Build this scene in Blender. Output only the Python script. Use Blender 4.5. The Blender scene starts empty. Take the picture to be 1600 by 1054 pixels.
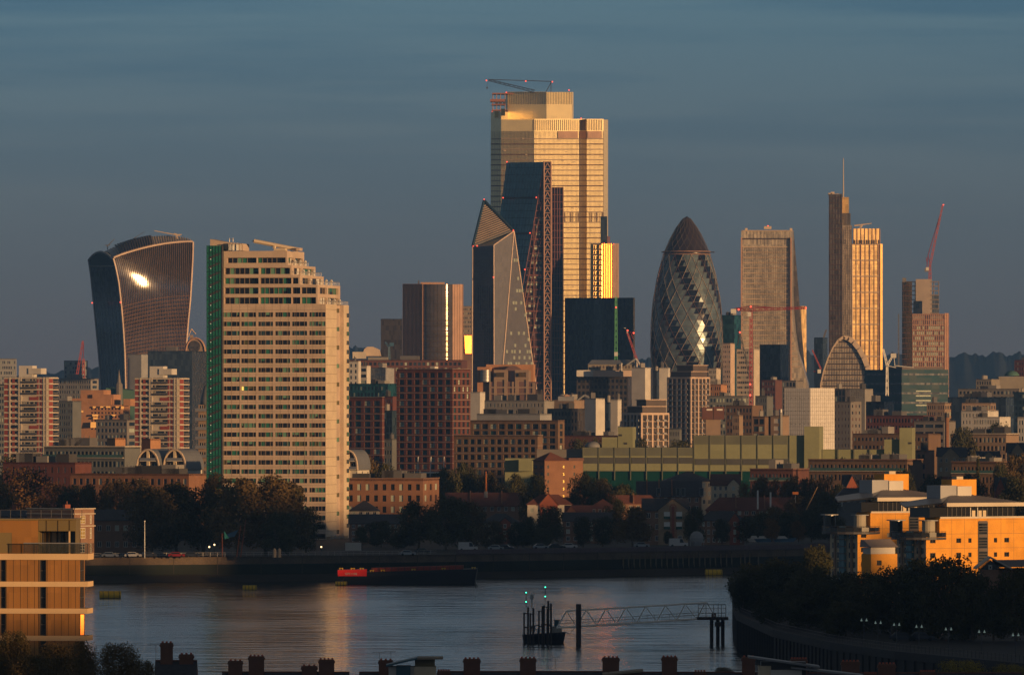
import bpy, math, random
from mathutils import Vector
random.seed(7)
S = bpy.context.scene
# ---------------------------------------------------------------- camera
F, CX, HY, EYE = 13100.0, 800.0, 638.0, 45.0     # focal length in photo pixels, principal column, horizon row, eye height
cam_d = bpy.data.cameras.new('camera'); cam = bpy.data.objects.new('camera', cam_d); S.collection.objects.link(cam)
cam_d.sensor_width = 36.0; cam_d.lens = 36.0 * F / 1600.0
cam_d.shift_y = 111.0 / 1600.0; cam_d.clip_start = 5.0; cam_d.clip_end = 60000.0
cam.location = (0, 0, EYE); cam.rotation_euler = (math.radians(90), 0, 0)
S.camera = cam
# ---------------------------------------------------------------- light
SUN_AZ, SUN_EL = 132.0, 3.2                      # clockwise from the viewing direction / above the horizon, degrees
sun_d = bpy.data.lights.new('sun', 'SUN'); sun = bpy.data.objects.new('sun', sun_d); S.collection.objects.link(sun)
sun_d.energy = 5.0; sun_d.angle = math.radians(0.5); sun_d.color = (1.0, 0.56, 0.23)
_az, _el = math.radians(SUN_AZ), math.radians(SUN_EL)
SUNV = Vector((math.sin(_az) * math.cos(_el), math.cos(_az) * math.cos(_el), math.sin(_el)))
sun.rotation_euler = SUNV.to_track_quat('Z', 'Y').to_euler()
sun.location = (400, -400, 400)
world = bpy.data.worlds.new('World'); S.world = world; world.use_nodes = True
nt = world.node_tree; N = nt.nodes; Lk = nt.links
N.clear()
out = N.new('ShaderNodeOutputWorld'); bg = N.new('ShaderNodeBackground')
sky = N.new('ShaderNodeTexSky'); sky.sky_type = 'NISHITA'; sky.sun_disc = False
sky.sun_elevation = _el; sky.sun_rotation = math.radians(SUN_AZ)
sky.altitude = 50; sky.air_density = 1.0; sky.dust_density = 0.0; sky.ozone_density = 6.0
# thin streaky cloud veil high over the sky, stretched along the horizon
tc = N.new('ShaderNodeTexCoord'); mp = N.new('ShaderNodeMapping'); mp.inputs['Scale'].default_value = (9, 9, 150)
nz = N.new('ShaderNodeTexNoise'); nz.inputs['Scale'].default_value = 1.6; nz.inputs['Detail'].default_value = 7; nz.inputs['Roughness'].default_value = 0.55
cr = N.new('ShaderNodeValToRGB'); cr.color_ramp.elements[0].position = 0.42; cr.color_ramp.elements[1].position = 0.62
cr.color_ramp.elements[0].color = (0, 0, 0, 1); cr.color_ramp.elements[1].color = (1, 1, 1, 1)
sx = N.new('ShaderNodeSeparateXYZ'); mr = N.new('ShaderNodeMapRange')
mr.inputs['From Min'].default_value = 0.018; mr.inputs['From Max'].default_value = 0.05; mr.inputs['To Min'].default_value = 0.05; mr.inputs['To Max'].default_value = 1.0
mu = N.new('ShaderNodeMath'); mu.operation = 'MULTIPLY'
mu2 = N.new('ShaderNodeMath'); mu2.operation = 'MULTIPLY'; mu2.inputs[1].default_value = 0.7
tint = N.new('ShaderNodeMix'); tint.data_type = 'RGBA'; tint.blend_type = 'MULTIPLY'; tint.inputs[0].default_value = 1.0
SKY_TINT = (1.1, 1.1, 1.3, 1); tint.inputs[7].default_value = SKY_TINT
mix = N.new('ShaderNodeMix'); mix.data_type = 'RGBA'; mix.blend_type = 'MULTIPLY'
mix.inputs[7].default_value = (0.52, 0.70, 0.84, 1)
Lk.new(tc.outputs['Generated'], mp.inputs['Vector']); Lk.new(mp.outputs[0], nz.inputs['Vector']); Lk.new(nz.outputs['Fac'], cr.inputs[0])
Lk.new(tc.outputs['Generated'], sx.inputs[0]); Lk.new(sx.outputs['Z'], mr.inputs['Value'])
Lk.new(cr.outputs[0], mu.inputs[0]); Lk.new(mr.outputs[0], mu.inputs[1]); Lk.new(mu.outputs[0], mu2.inputs[0])
# the air near the horizon is greyer and mauver than higher up
tg = N.new('ShaderNodeMix'); tg.data_type = 'RGBA'; tr_ = N.new('ShaderNodeMapRange'); tr_.inputs['From Max'].default_value = 0.05
tg.inputs[6].default_value = (1.0, 0.94, 1.66, 1); tg.inputs[7].default_value = (1.95, 1.36, 1.44, 1)
Lk.new(sx.outputs['Z'], tr_.inputs['Value']); Lk.new(tr_.outputs[0], tg.inputs[0]); Lk.new(tg.outputs[2], tint.inputs[7])
Lk.new(sky.outputs[0], tint.inputs[6]); Lk.new(tint.outputs[2], mix.inputs[6]); Lk.new(mu2.outputs[0], mix.inputs[0])
# the veil of high cloud thickens overhead and is greyed by the low sun
veil = N.new('ShaderNodeMix'); veil.data_type = 'RGBA'; vr = N.new('ShaderNodeMapRange'); vr.interpolation_type = 'SMOOTHSTEP'
vr.inputs['From Min'].default_value = 0.045; vr.inputs['From Max'].default_value = 0.12; vr.inputs['To Max'].default_value = 0.9
veil.inputs[7].default_value = (1.28, 1.30, 1.25, 1)
Lk.new(sx.outputs['Z'], vr.inputs['Value']); Lk.new(vr.outputs[0], veil.inputs[0]); Lk.new(mix.outputs[2], veil.inputs[6])
Lk.new(veil.outputs[2], bg.inputs['Color']); dk = N.new('ShaderNodeMapRange'); dk.interpolation_type = 'SMOOTHSTEP'; dk.inputs['From Min'].default_value = 0.16; dk.inputs['From Max'].default_value = 0.55; dk.inputs['To Min'].default_value = 0.15; dk.inputs['To Max'].default_value = 0.04
Lk.new(sx.outputs['Z'], dk.inputs['Value']); Lk.new(dk.outputs[0], bg.inputs['Strength'])
Lk.new(bg.outputs[0], out.inputs['Surface'])
S.view_settings.view_transform = 'Standard'; S.view_settings.look = 'None'; S.view_settings.gamma = 1.0
S.view_settings.exposure = 0.09
S.cycles.max_bounces = 5; S.cycles.diffuse_bounces = 2; S.cycles.glossy_bounces = 3; S.cycles.transmission_bounces = 4
S.cycles.volume_bounces = 0; S.cycles.transparent_max_bounces = 6
S.cycles.use_denoising = True
S.cycles.sample_clamp_indirect = 4.0
# ---------------------------------------------------------------- helpers
def PX(px, Y): return (px - CX) * Y / F
def PZ(py, Y): return EYE + (HY - py) * Y / F
MATS = {}
def mat(name, col, rough=0.8, spec=0.3, metal=0.0, var=0.12, vs=0.15, emit=None, cell=None, cellvar=0.0, bump=0.0, ior=None, fine=0.0):
    """procedural surface: base colour broken up by weathering noise and, for glazing, a tone per pane (cell = pane size)"""
    if name in MATS: return MATS[name]
    m = bpy.data.materials.new(name); m.use_nodes = True; MATS[name] = m
    t = m.node_tree; n = t.nodes; l = t.links; p = n['Principled BSDF']
    p.inputs['Roughness'].default_value = rough; p.inputs['Metallic'].default_value = metal
    p.inputs['Specular IOR Level'].default_value = spec
    if ior: p.inputs['IOR'].default_value = ior
    c = n.new('ShaderNodeTexCoord')
    no = n.new('ShaderNodeTexNoise'); no.inputs['Scale'].default_value = vs; no.inputs['Detail'].default_value = 6
    l.new(c.outputs['Object'], no.inputs['Vector'])
    rp = n.new('ShaderNodeMapRange'); rp.inputs['From Min'].default_value = 0.3; rp.inputs['From Max'].default_value = 0.7
    rp.inputs['To Min'].default_value = 1 - var; rp.inputs['To Max'].default_value = 1 + var
    l.new(no.outputs['Fac'], rp.inputs['Value'])
    val = rp.outputs[0]
    if cell:
        ad = n.new('ShaderNodeVectorMath'); ad.operation = 'ADD'; ad.inputs[1].default_value = (0.137, 0.137, 0.05)
        sn = n.new('ShaderNodeVectorMath'); sn.operation = 'SNAP'; sn.inputs[1].default_value = cell
        wn = n.new('ShaderNodeTexWhiteNoise'); wn.noise_dimensions = '3D'
        l.new(c.outputs['Object'], ad.inputs[0]); l.new(ad.outputs[0], sn.inputs[0]); l.new(sn.outputs[0], wn.inputs['Vector'])
        r2 = n.new('ShaderNodeMapRange'); r2.inputs['To Min'].default_value = 1 - cellvar; r2.inputs['To Max'].default_value = 1 + cellvar
        l.new(wn.outputs['Value'], r2.inputs['Value'])
        mm = n.new('ShaderNodeMath'); mm.operation = 'MULTIPLY'; l.new(val, mm.inputs[0]); l.new(r2.outputs[0], mm.inputs[1]); val = mm.outputs[0]
        r3 = n.new('ShaderNodeMapRange'); r3.inputs['To Min'].default_value = max(rough * (1 - cellvar*.8), 0.02); r3.inputs['To Max'].default_value = rough * (1 + cellvar)
        l.new(wn.outputs['Value'], r3.inputs['Value']); l.new(r3.outputs[0], p.inputs['Roughness'])
    if fine:
        nf = n.new('ShaderNodeTexNoise'); nf.inputs['Scale'].default_value = vs * 14; nf.inputs['Detail'].default_value = 3
        l.new(c.outputs['Object'], nf.inputs['Vector'])
        rf = n.new('ShaderNodeMapRange'); rf.inputs['From Min'].default_value = 0.3; rf.inputs['From Max'].default_value = 0.7
        rf.inputs['To Min'].default_value = 1 - fine; rf.inputs['To Max'].default_value = 1 + fine
        l.new(nf.outputs['Fac'], rf.inputs['Value'])
        mm = n.new('ShaderNodeMath'); mm.operation = 'MULTIPLY'; l.new(val, mm.inputs[0]); l.new(rf.outputs[0], mm.inputs[1]); val = mm.outputs[0]
    vm = n.new('ShaderNodeVectorMath'); vm.operation = 'SCALE'; vm.inputs[0].default_value = col[:3]
    l.new(val, vm.inputs['Scale']); l.new(vm.outputs[0], p.inputs['Base Color'])
    if emit:
        p.inputs['Emission Color'].default_value = (*emit[0], 1); p.inputs['Emission Strength'].default_value = emit[1]
    return m

class MB:
    def __init__(s): s.v = []; s.f = []; s.m = []; s.mats = []
    def mi(s, m):
        m = MATS[m] if isinstance(m, str) else m
        if m not in s.mats: s.mats.append(m)
        return s.mats.index(m)
    def poly(s, pts, m):
        b = len(s.v); s.v += [tuple(p) for p in pts]; s.f.append(tuple(range(b, b + len(pts)))); s.m.append(s.mi(m))
    def box(s, x0, x1, y0, y1, z0, z1, m, top=None):
        b = len(s.v); i = s.mi(m); j = s.mi(top) if top else i
        s.v += [(x0, y0, z0), (x1, y0, z0), (x1, y1, z0), (x0, y1, z0), (x0, y0, z1), (x1, y0, z1), (x1, y1, z1), (x0, y1, z1)]
        s.f += [(b, b+3, b+2, b+1), (b+4, b+5, b+6, b+7), (b, b+1, b+5, b+4), (b+1, b+2, b+6, b+5), (b+2, b+3, b+7, b+6), (b+3, b, b+4, b+7)]
        s.m += [i, j, i, i, i, i]
    def hexa(s, p, m):          # eight corners, bottom four then top four, counter-clockwise seen from above
        b = len(s.v); i = s.mi(m); s.v += [tuple(q) for q in p]
        s.f += [(b, b+3, b+2, b+1), (b+4, b+5, b+6, b+7), (b, b+1, b+5, b+4), (b+1, b+2, b+6, b+5), (b+2, b+3, b+7, b+6), (b+3, b, b+4, b+7)]; s.m += [i] * 6
    def prism(s, pts, z0, z1, m, top=None):
        n = len(pts); b = len(s.v); i = s.mi(m); j = s.mi(top) if top else i
        z0f = z0 if callable(z0) else (lambda x, y: z0); z1f = z1 if callable(z1) else (lambda x, y: z1)
        s.v += [(x, y, z0f(x, y)) for x, y in pts] + [(x, y, z1f(x, y)) for x, y in pts]
        s.f.append(tuple(b + k for k in reversed(range(n)))); s.m.append(i)
        s.f.append(tuple(b + n + k for k in range(n))); s.m.append(j)
        for k in range(n):
            q = (k + 1) % n; s.f.append((b + k, b + q, b + n + q, b + n + k)); s.m.append(i)
    def xprism(s, pts, x0, x1, m, axis='x'):   # outline in (y,z) swept along x, or in (x,z) swept along y
        n = len(pts); b = len(s.v); i = s.mi(m)
        if axis == 'x': s.v += [(x0, y, z) for y, z in pts] + [(x1, y, z) for y, z in pts]
        else: s.v += [(y, x0, z) for y, z in pts] + [(y, x1, z) for y, z in pts]
        s.f.append(tuple(b + k for k in reversed(range(n)))); s.m.append(i); s.f.append(tuple(b + n + k for k in range(n))); s.m.append(i)
        for k in range(n):
            q = (k + 1) % n; s.f.append((b + k, b + q, b + n + q, b + n + k)); s.m.append(i)
    def tube(s, p, q, r, m, n=4, r2=None):
        p = Vector(p); q = Vector(q); d = (q - p)
        if d.length < 1e-6: return
        d.normalize(); a = d.orthogonal().normalized(); c = d.cross(a); b = len(s.v); i = s.mi(m); r2 = r if r2 is None else r2
        for P, R in ((p, r), (q, r2)):
            for k in range(n):
                t = 2 * math.pi * (k + .5) / n; s.v.append(tuple(P + a * (R * math.cos(t)) + c * (R * math.sin(t))))
        for k in range(n):
            h = (k + 1) % n; s.f.append((b + k, b + h, b + n + h, b + n + k)); s.m.append(i)
        s.f.append(tuple(b + k for k in reversed(range(n)))); s.f.append(tuple(b + n + k for k in range(n))); s.m += [i, i]
    def lathe(s, prof, m, n=16, cx=0, cy=0):
        b = len(s.v); i = s.mi(m)
        for r, z in prof:
            for k in range(n):
                t = 2 * math.pi * k / n; s.v.append((cx + r * math.cos(t), cy + r * math.sin(t), z))
        for a in range(len(prof) - 1):
            for k in range(n):
                h = (k + 1) % n; s.f.append((b + a*n + k, b + a*n + h, b + (a+1)*n + h, b + (a+1)*n + k)); s.m.append(i)
        s.f.append(tuple(b + k for k in reversed(range(n)))); s.f.append(tuple(b + (len(prof)-1)*n + k for k in range(n))); s.m += [i, i]
    def fq(s, fc, u0, u1, z0, z1, d, m):       # a quad lying in a face frame
        s.poly([fc(u0, z0, d), fc(u1, z0, d), fc(u1, z1, d), fc(u0, z1, d)], m)
    def fb(s, fc, u0, u1, z0, z1, d0, d1, m):  # a box in a face frame
        s.hexa([fc(u0, z0, d1), fc(u1, z0, d1), fc(u1, z0, d0), fc(u0, z0, d0), fc(u0, z1, d1), fc(u1, z1, d1), fc(u1, z1, d0), fc(u0, z1, d0)], m)
    def build(s, name, parent=None, smooth=False, kind=None):
        me = bpy.data.meshes.new(name); me.from_pydata(s.v, [], s.f)
        for m in s.mats: me.materials.append(m)
        me.polygons.foreach_set('material_index', s.m)
        if smooth: me.polygons.foreach_set('use_smooth', [True] * len(s.f))
        me.update()
        o = bpy.data.objects.new(name, me); S.collection.objects.link(o)
        if parent: o.parent = parent
        if name in ('floor_edge', 'crown_fin', 'canted_window', 'mullion', 'frame', 'bright_panel'): kind = 'stuff'
        if kind: o['kind'] = kind
        return o

def thing(name, label, cat, loc=(0, 0, 0), rz=0.0, group=None):
    o = bpy.data.objects.new(name, None); S.collection.objects.link(o)
    o.location = loc; o.rotation_euler = (0, 0, rz); o.empty_display_size = 1
    return tag(o, label, cat, group)
def tag(o, label, cat, group=None, kind=None):
    o['label'] = label; o['category'] = cat
    if group: o['group'] = group
    if kind: o['kind'] = kind
    return o
def struct(o): o['kind'] = 'structure'; return o
def put(me, name, parent, loc=(0, 0, 0), rz=0.0, sc=(1, 1, 1)):
    o = bpy.data.objects.new(name, me); S.collection.objects.link(o); o.parent = parent
    o.location = loc; o.rotation_euler = (0, 0, rz); o.scale = sc
    return o

class Face:
    def __init__(s, O, U, Nn, W): s.O = O; s.U = U; s.N = Nn; s.W = W
    def __call__(s, u, z, d=0.0):
        return (s.O[0] + s.U[0]*u + s.N[0]*d, s.O[1] + s.U[1]*u + s.N[1]*d, s.O[2] + z)
def even(n, W, frac, m0=0.0, m1=0.0):
    c = (W - m0 - m1) / n
    return [(m0 + c*(k + .5 - frac/2), m0 + c*(k + .5 + frac/2)) for k in range(n)]
def wallgrid(mb, fc, z0, z1, us, zs, depth, m, rev=None, u0=0.0, u1=None):
    """a wall with real recessed openings"""
    u1 = fc.W if u1 is None else u1; rev = rev or m
    us = [(max(a, u0 + .02), min(b, u1 - .02)) for a, b in us if b > u0 + .05 and a < u1 - .05]
    zs = sorted((max(a, z0 + .01), min(b, z1 - .01)) for a, b in zs if b > z0 + .05 and a < z1 - .05)
    zc = z0
    for a, b in zs:
        mb.fq(fc, u0, u1, zc, a, 0, m); zc = b
        uc = u0
        for p, q in us:
            mb.fq(fc, uc, p, a, b, 0, m); uc = q
            mb.poly([fc(p, a), fc(q, a), fc(q, a, -depth), fc(p, a, -depth)], rev)
            mb.poly([fc(p, b, -depth), fc(q, b, -depth), fc(q, b), fc(p, b)], rev)
            mb.poly([fc(p, a), fc(p, a, -depth), fc(p, b, -depth), fc(p, b)], rev)
            mb.poly([fc(q, a, -depth), fc(q, a), fc(q, b), fc(q, b, -depth)], rev)
        mb.fq(fc, uc, u1, a, b, 0, m)
    mb.fq(fc, u0, u1, zc, z1, 0, m)
WCACHE = {}
def wpane(mb, fc, u0, u1, z0, z1, d, pane, frame, nx, nz, fw):
    mb.fq(fc, u0, u1, z0, z1, d, pane)
    if frame:
        for k in range(nx + 1):
            u = u0 + (u1-u0) * k / nx; a = min(max(u - fw/2, u0), u1 - fw); mb.fb(fc, a, a + fw, z0, z1, d, d + .06, frame)
        for k in range(nz + 1):
            z = z0 + (z1-z0) * k / nz; a = min(max(z - fw/2, z0), z1 - fw); mb.fb(fc, u0 + fw, u1 - fw, a, a + fw, d + .003, d + .055, frame)
class Bld:
    """a building whose nearest corner stands at (pxc, Y); its main face runs to pxl, its side face back to pxr"""
    def __init__(s, name, label, cat, pxl, pxc, pxr, Y, theta=0.0, depth=20.0, base=6.0, group=None):
        s.Y = Y; s.th = th = math.radians(theta); s.base = base; s.xc = PX(pxc, Y)
        c, sn = math.cos(th), math.sin(th); kL, kR = (pxl - CX)/F, (pxr - CX)/F
        s.L = (s.xc - kL*Y) / (c + kL*sn)
        s.R = (kR*Y - s.xc) / (sn - kR*c) if (pxr > pxc and theta > 0) else depth
        s.root = thing(name, label, cat, (s.xc, Y, base), -th, group)
        s.F = Face((-s.L, 0, 0), (1, 0, 0), (0, -1, 0), s.L)
        s.S = Face((0, 0, 0), (0, 1, 0), (1, 0, 0), s.R)
        s.nw = 0; s.rest = MB()
    def z(s, py): return PZ(py, s.Y) - s.base
    def m(s, px): return px * s.Y / F
    def u(s, px):
        k = (px - CX)/F; c, sn = math.cos(s.th), math.sin(s.th); return (k*s.Y - s.xc)/(c + k*sn) + s.L
    def v(s, px):
        k = (px - CX)/F; c, sn = math.cos(s.th), math.sin(s.th); return (k*s.Y - s.xc)/(sn - k*c)
    def wins(s, fc, us, zs, depth, panes, frame=None, nx=1, nz=1, fw=0.12, name='window', rng=None, skip=None):
        rng = rng or random
        for (a, b) in sorted(zs, reverse=True):
            for (p, q) in us:
                if skip and skip(p, q, a, b): continue
                pane = panes[int(rng.random() * len(panes))] if not callable(panes) else panes(p, a)
                if s.nw < 100:
                    w, h = round(q-p, 2), round(b-a, 2); key = (w, h, pane, frame, nx, nz, fw)
                    if key not in WCACHE:
                        mb = MB(); wpane(mb, Face((0, 0, 0), (1, 0, 0), (0, -1, 0), w), 0, w, 0, h, 0, pane, frame, nx, nz, fw)
                        me = bpy.data.meshes.new(name); me.from_pydata(mb.v, [], mb.f)
                        for mm in mb.mats: me.materials.append(mm)
                        me.polygons.foreach_set('material_index', mb.m); me.update(); WCACHE[key] = me
                    rz = math.atan2(fc.U[1], fc.U[0]); put(WCACHE[key], name, s.root, fc(p, a, -depth), rz); s.nw += 1
                else:
                    wpane(s.rest, fc, p, q, a, b, -depth, pane, frame, nx, nz, fw)
    def done(s):
        if s.rest.f: s.rest.build('window', s.root, kind='stuff')
        return s.root
    def shell(s, mb, z0, z1, wall, roof, x0=None, x1=0.0, y0=0.0, y1=None, front=True, side=True, parapet=0.0):
        """back, far side and roof (and plain front / side where asked)"""
        x0 = -s.L if x0 is None else x0; y1 = s.R if y1 is None else y1
        mb.poly([(x1, y1, z0), (x0, y1, z0), (x0, y1, z1), (x1, y1, z1)], wall)
        mb.poly([(x0, y1, z0), (x0, y0, z0), (x0, y0, z1), (x0, y1, z1)], wall)
        mb.poly([(x0, y0, z1-parapet), (x1, y0, z1-parapet), (x1, y1, z1-parapet), (x0, y1, z1-parapet)], roof)
        if front: mb.poly([(x0, y0, z0), (x1, y0, z0), (x1, y0, z1), (x0, y0, z1)], wall)
        if side: mb.poly([(x1, y0, z0), (x1, y1, z0), (x1, y1, z1), (x1, y0, z1)], wall)
        if parapet:
            t = 0.3
            mb.box(x0, x1, y0, y0+t, z1-parapet, z1+.02, wall); mb.box(x0, x1, y1-t, y1, z1-parapet, z1+.02, wall)
            mb.box(x0, x0+t, y0+t, y1-t, z1-parapet, z1+.02, wall); mb.box(x1-t, x1, y0+t, y1-t, z1-parapet, z1+.02, wall)

def simple(name, label, cat, pxl, pxc, pxr, ytop, Y, theta=0.0, wall='concrete', roof='roof_dark', depth=20.0, ybase=None, base=8.0,
           rows=None, cols=None, scols=None, wf=0.6, hf=0.55, panes=('glass_dark',), frame=None, rec=0.25, group=None, parapet=0.6,
           nx=1, nz=1, fw=.12, y0=None, y1=None, plant=0, win_name='window', seed=None, coping=None, pitch=None):
    """ordinary building: rows x cols of recessed windows on the front, scols on the side; y0..y1 are the photo rows the grid fills"""
    b = Bld(name, label, cat, pxl, pxc, pxr, Y, theta, depth, base, group)
    rng = random.Random(seed if seed is not None else int(pxl * 13 + ytop * 7))
    H = b.z(ytop); mb = MB()
    b.shell(mb, 0, H, wall, roof, front=not (rows and cols), side=not (rows and scols), parapet=parapet)
    if rows:
        zt = b.z(y0) if y0 else H - .8; zb = b.z(y1) if y1 else 1.0
        if not y1: pit = pitch or 3.5; rows = max(1, int((zt - zb) / pit)); zb = zt - rows * pit
        ch = (zt - zb) / rows; zs = [(zb + ch*(k + .5 - hf/2), zb + ch*(k + .5 + hf/2)) for k in range(rows)]
        for fc, nc in ((b.F, cols), (b.S, scols)):
            if not nc: continue
            us = even(nc, fc.W, wf, .3, .3)
            wallgrid(mb, fc, 0, H, us, zs, rec, wall)
            b.wins(fc, us, zs, rec - .02, panes, frame, nx, nz, fw, rng=rng, name=win_name)
    mb.build('wall', b.root)
    if coping:
        cp = MB(); cp.box(-b.L - .2, .2, -.25, .35, H + .02, H + .35, coping); cp.box(-.15, .25, .35, b.R, H + .02, H + .35, coping); cp.build('coping', b.root)
    for k in range(plant):
        w = min(rng.uniform(.08, .24) * b.L, 14); x = -b.L * rng.uniform(.15, .85); d = min(b.R*.5, 8); q = MB(); h = rng.uniform(1.5, 3.2)
        q.box(x - w/2, x + w/2, d*.4, d*1.4, H - parapet, H + h, rng.choice(['plant_grey', 'plant_light', 'roof_dark']))
        for j in range(3):
            a = x - w/2 + w*(j+.5)/3; q.tube((a, d*.7, H + h), (a, d*.7, H + h + rng.uniform(.2, .9)), .14, 'plant_grey')
        q.build('plant_room', b.root)
    b.done(); b.H = H
    return b
# ---------------------------------------------------------------- materials
mat('concrete', (.20, .185, .175)); mat('concrete_pale', (.27, .26, .25)); mat('stone', (.25, .225, .19)); mat('stone_warm', (.28, .205, .155))
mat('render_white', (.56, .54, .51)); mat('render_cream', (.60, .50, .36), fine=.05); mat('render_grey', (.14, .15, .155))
mat('brick_red', (.13, .05, .042), fine=.2, vs=.3); mat('brick_dark', (.13, .06, .05), fine=.2, vs=.3); mat('brick_brown', (.17, .11, .075), fine=.2, vs=.3)
mat('brick_orange', (.235, .12, .075), fine=.15, vs=.3); mat('brick_buff', (.34, .25, .16), fine=.15, vs=.3)
mat('roof_dark', (.06, .06, .065)); mat('slate', (.06, .06, .075), fine=.2, rough=.6); mat('tile_red', (.16, .065, .05), fine=.25, vs=.4)
mat('lead', (.20, .21, .23), rough=.5); mat('zinc', (.30, .31, .33), rough=.4, metal=.4)
mat('plant_grey', (.12, .12, .13)); mat('plant_light', (.26, .25, .24)); mat('steel', (.35, .35, .36), rough=.4, metal=.6); mat('steel_dark', (.06, .06, .07), rough=.5)
mat('glass_dark', (.015, .02, .028), rough=.12, spec=.6, cell=(1.4, 1.4, 3.0), cellvar=.4)
mat('glass_blue', (.03, .05, .07), rough=.12, spec=.8, cell=(1.5, 1.5, 3.6), cellvar=.4)
mat('glass_green', (.015, .07, .05), rough=.15, spec=.6); mat('glass_teal', (.012, .06, .075), rough=.15, spec=.7, cell=(2, 2, 3.8), cellvar=.5)
mat('blind_pale', (.40, .46, .40), rough=.5); mat('curtain', (.36, .33, .27), rough=.7)
mat('lit_window', (.5, .35, .1), emit=((1, .62, .12), 1.2)); mat('lit_white', (.5, .5, .4), emit=((.85, .9, .7), .35))
mat('beacon_red', (.6, .05, .04), emit=((1, .10, .05), 2.2)); mat('beacon_green', (.1, .6, .4), emit=((.05, 1, .55), 5.0))
mat('beacon_warm', (.8, .6, .3), emit=((1, .7, .35), 3.0))
mat('crane_red', (.25, .03, .035), rough=.5); mat('crane_white', (.6, .6, .58), rough=.5); mat('crane_green', (.03, .22, .10), rough=.5)
mat('crane_blue', (.05, .12, .2), rough=.5); mat('crane_yellow', (.6, .42, .05), rough=.5)
mat('frame_white', (.7, .7, .68), rough=.5); mat('frame_dark', (.05, .05, .055), rough=.5)
mat('grey_stone', (.30, .31, .33)); mat('mud', (.045, .038, .03), rough=.7, vs=.05, var=.35); mat('algae', (.010, .015, .009), rough=.8, vs=.1, var=.4)
mat('river_wall', (.10, .075, .055), fine=.2, vs=.2, var=.3)
mat('ground', (.028, .027, .026), vs=.01, var=.3); mat('paving', (.10, .09, .085))
mat('hill_wood', (.04, .055, .06), vs=.004, var=.35)
# ---------------------------------------------------------------- the setting
GZ = 6.0
BANK = [(-900, 2165), (-133, 2165), (-60, 2195), (0, 2235), (60, 2290), (110, 2350), (160, 2420), (1200, 3200)]   # far river wall
def terrain():
    mb = MB()
    pts = BANK
    far = [(1200, 4200), (4500, 4200), (4500, 13000), (-4500, 13000), (-4500, 4200), (-900, 4200)]
    mb.poly([(x, y, GZ) for x, y in pts] + [(x, y, GZ) for x, y in far], 'ground')
    struct(mb.build('ground'))
    w = MB()        # water
    w.poly([(-1500, 200, 0), (1500, 200, 0), (1500, 3300, 0), (-1500, 3300, 0)], 'water')
    struct(w.build('river_water'))
def watermat():
    m = bpy.data.materials.new('water'); m.use_nodes = True; MATS['water'] = m
    t = m.node_tree; n = t.nodes; l = t.links; p = n['Principled BSDF']
    p.inputs['Base Color'].default_value = (.018, .028, .026, 1); p.inputs['Roughness'].default_value = .09; p.inputs['IOR'].default_value = 1.9
    c = n.new('ShaderNodeTexCoord')
    def noise(scale, det, vec=(1, 1, 1)):
        mp = n.new('ShaderNodeMapping'); mp.inputs['Scale'].default_value = vec; l.new(c.outputs['Object'], mp.inputs['Vector'])
        a = n.new('ShaderNodeTexNoise'); a.inputs['Scale'].default_value = scale; a.inputs['Detail'].default_value = det; l.new(mp.outputs[0], a.inputs['Vector']); return a
    a = noise(.16, 5, (.35, .7, 1)); b = noise(.02, 3, (1, .35, 1)); d = noise(.9, 2, (1, .6, 1))
    bp = n.new('ShaderNodeBump'); bp.inputs['Strength'].default_value = 1.0; bp.inputs['Distance'].default_value = .95
    l.new(a.outputs['Fac'], bp.inputs['Height'])
    bp3 = n.new('ShaderNodeBump'); bp3.inputs['Strength'].default_value = 1.0; bp3.inputs['Distance'].default_value = .05
    l.new(d.outputs['Fac'], bp3.inputs['Height']); l.new(bp.outputs[0], bp3.inputs['Normal'])
    l.new(bp3.outputs[0], p.inputs['Normal'])
    mr = n.new('ShaderNodeMapRange'); mr.inputs['From Min'].default_value = .35; mr.inputs['From Max'].default_value = .65
    mr.inputs['To Min'].default_value = .05; mr.inputs['To Max'].default_value = .16
    l.new(b.outputs['Fac'], mr.inputs['Value']); l.new(mr.outputs[0], p.inputs['Roughness'])
watermat(); terrain()
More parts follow.
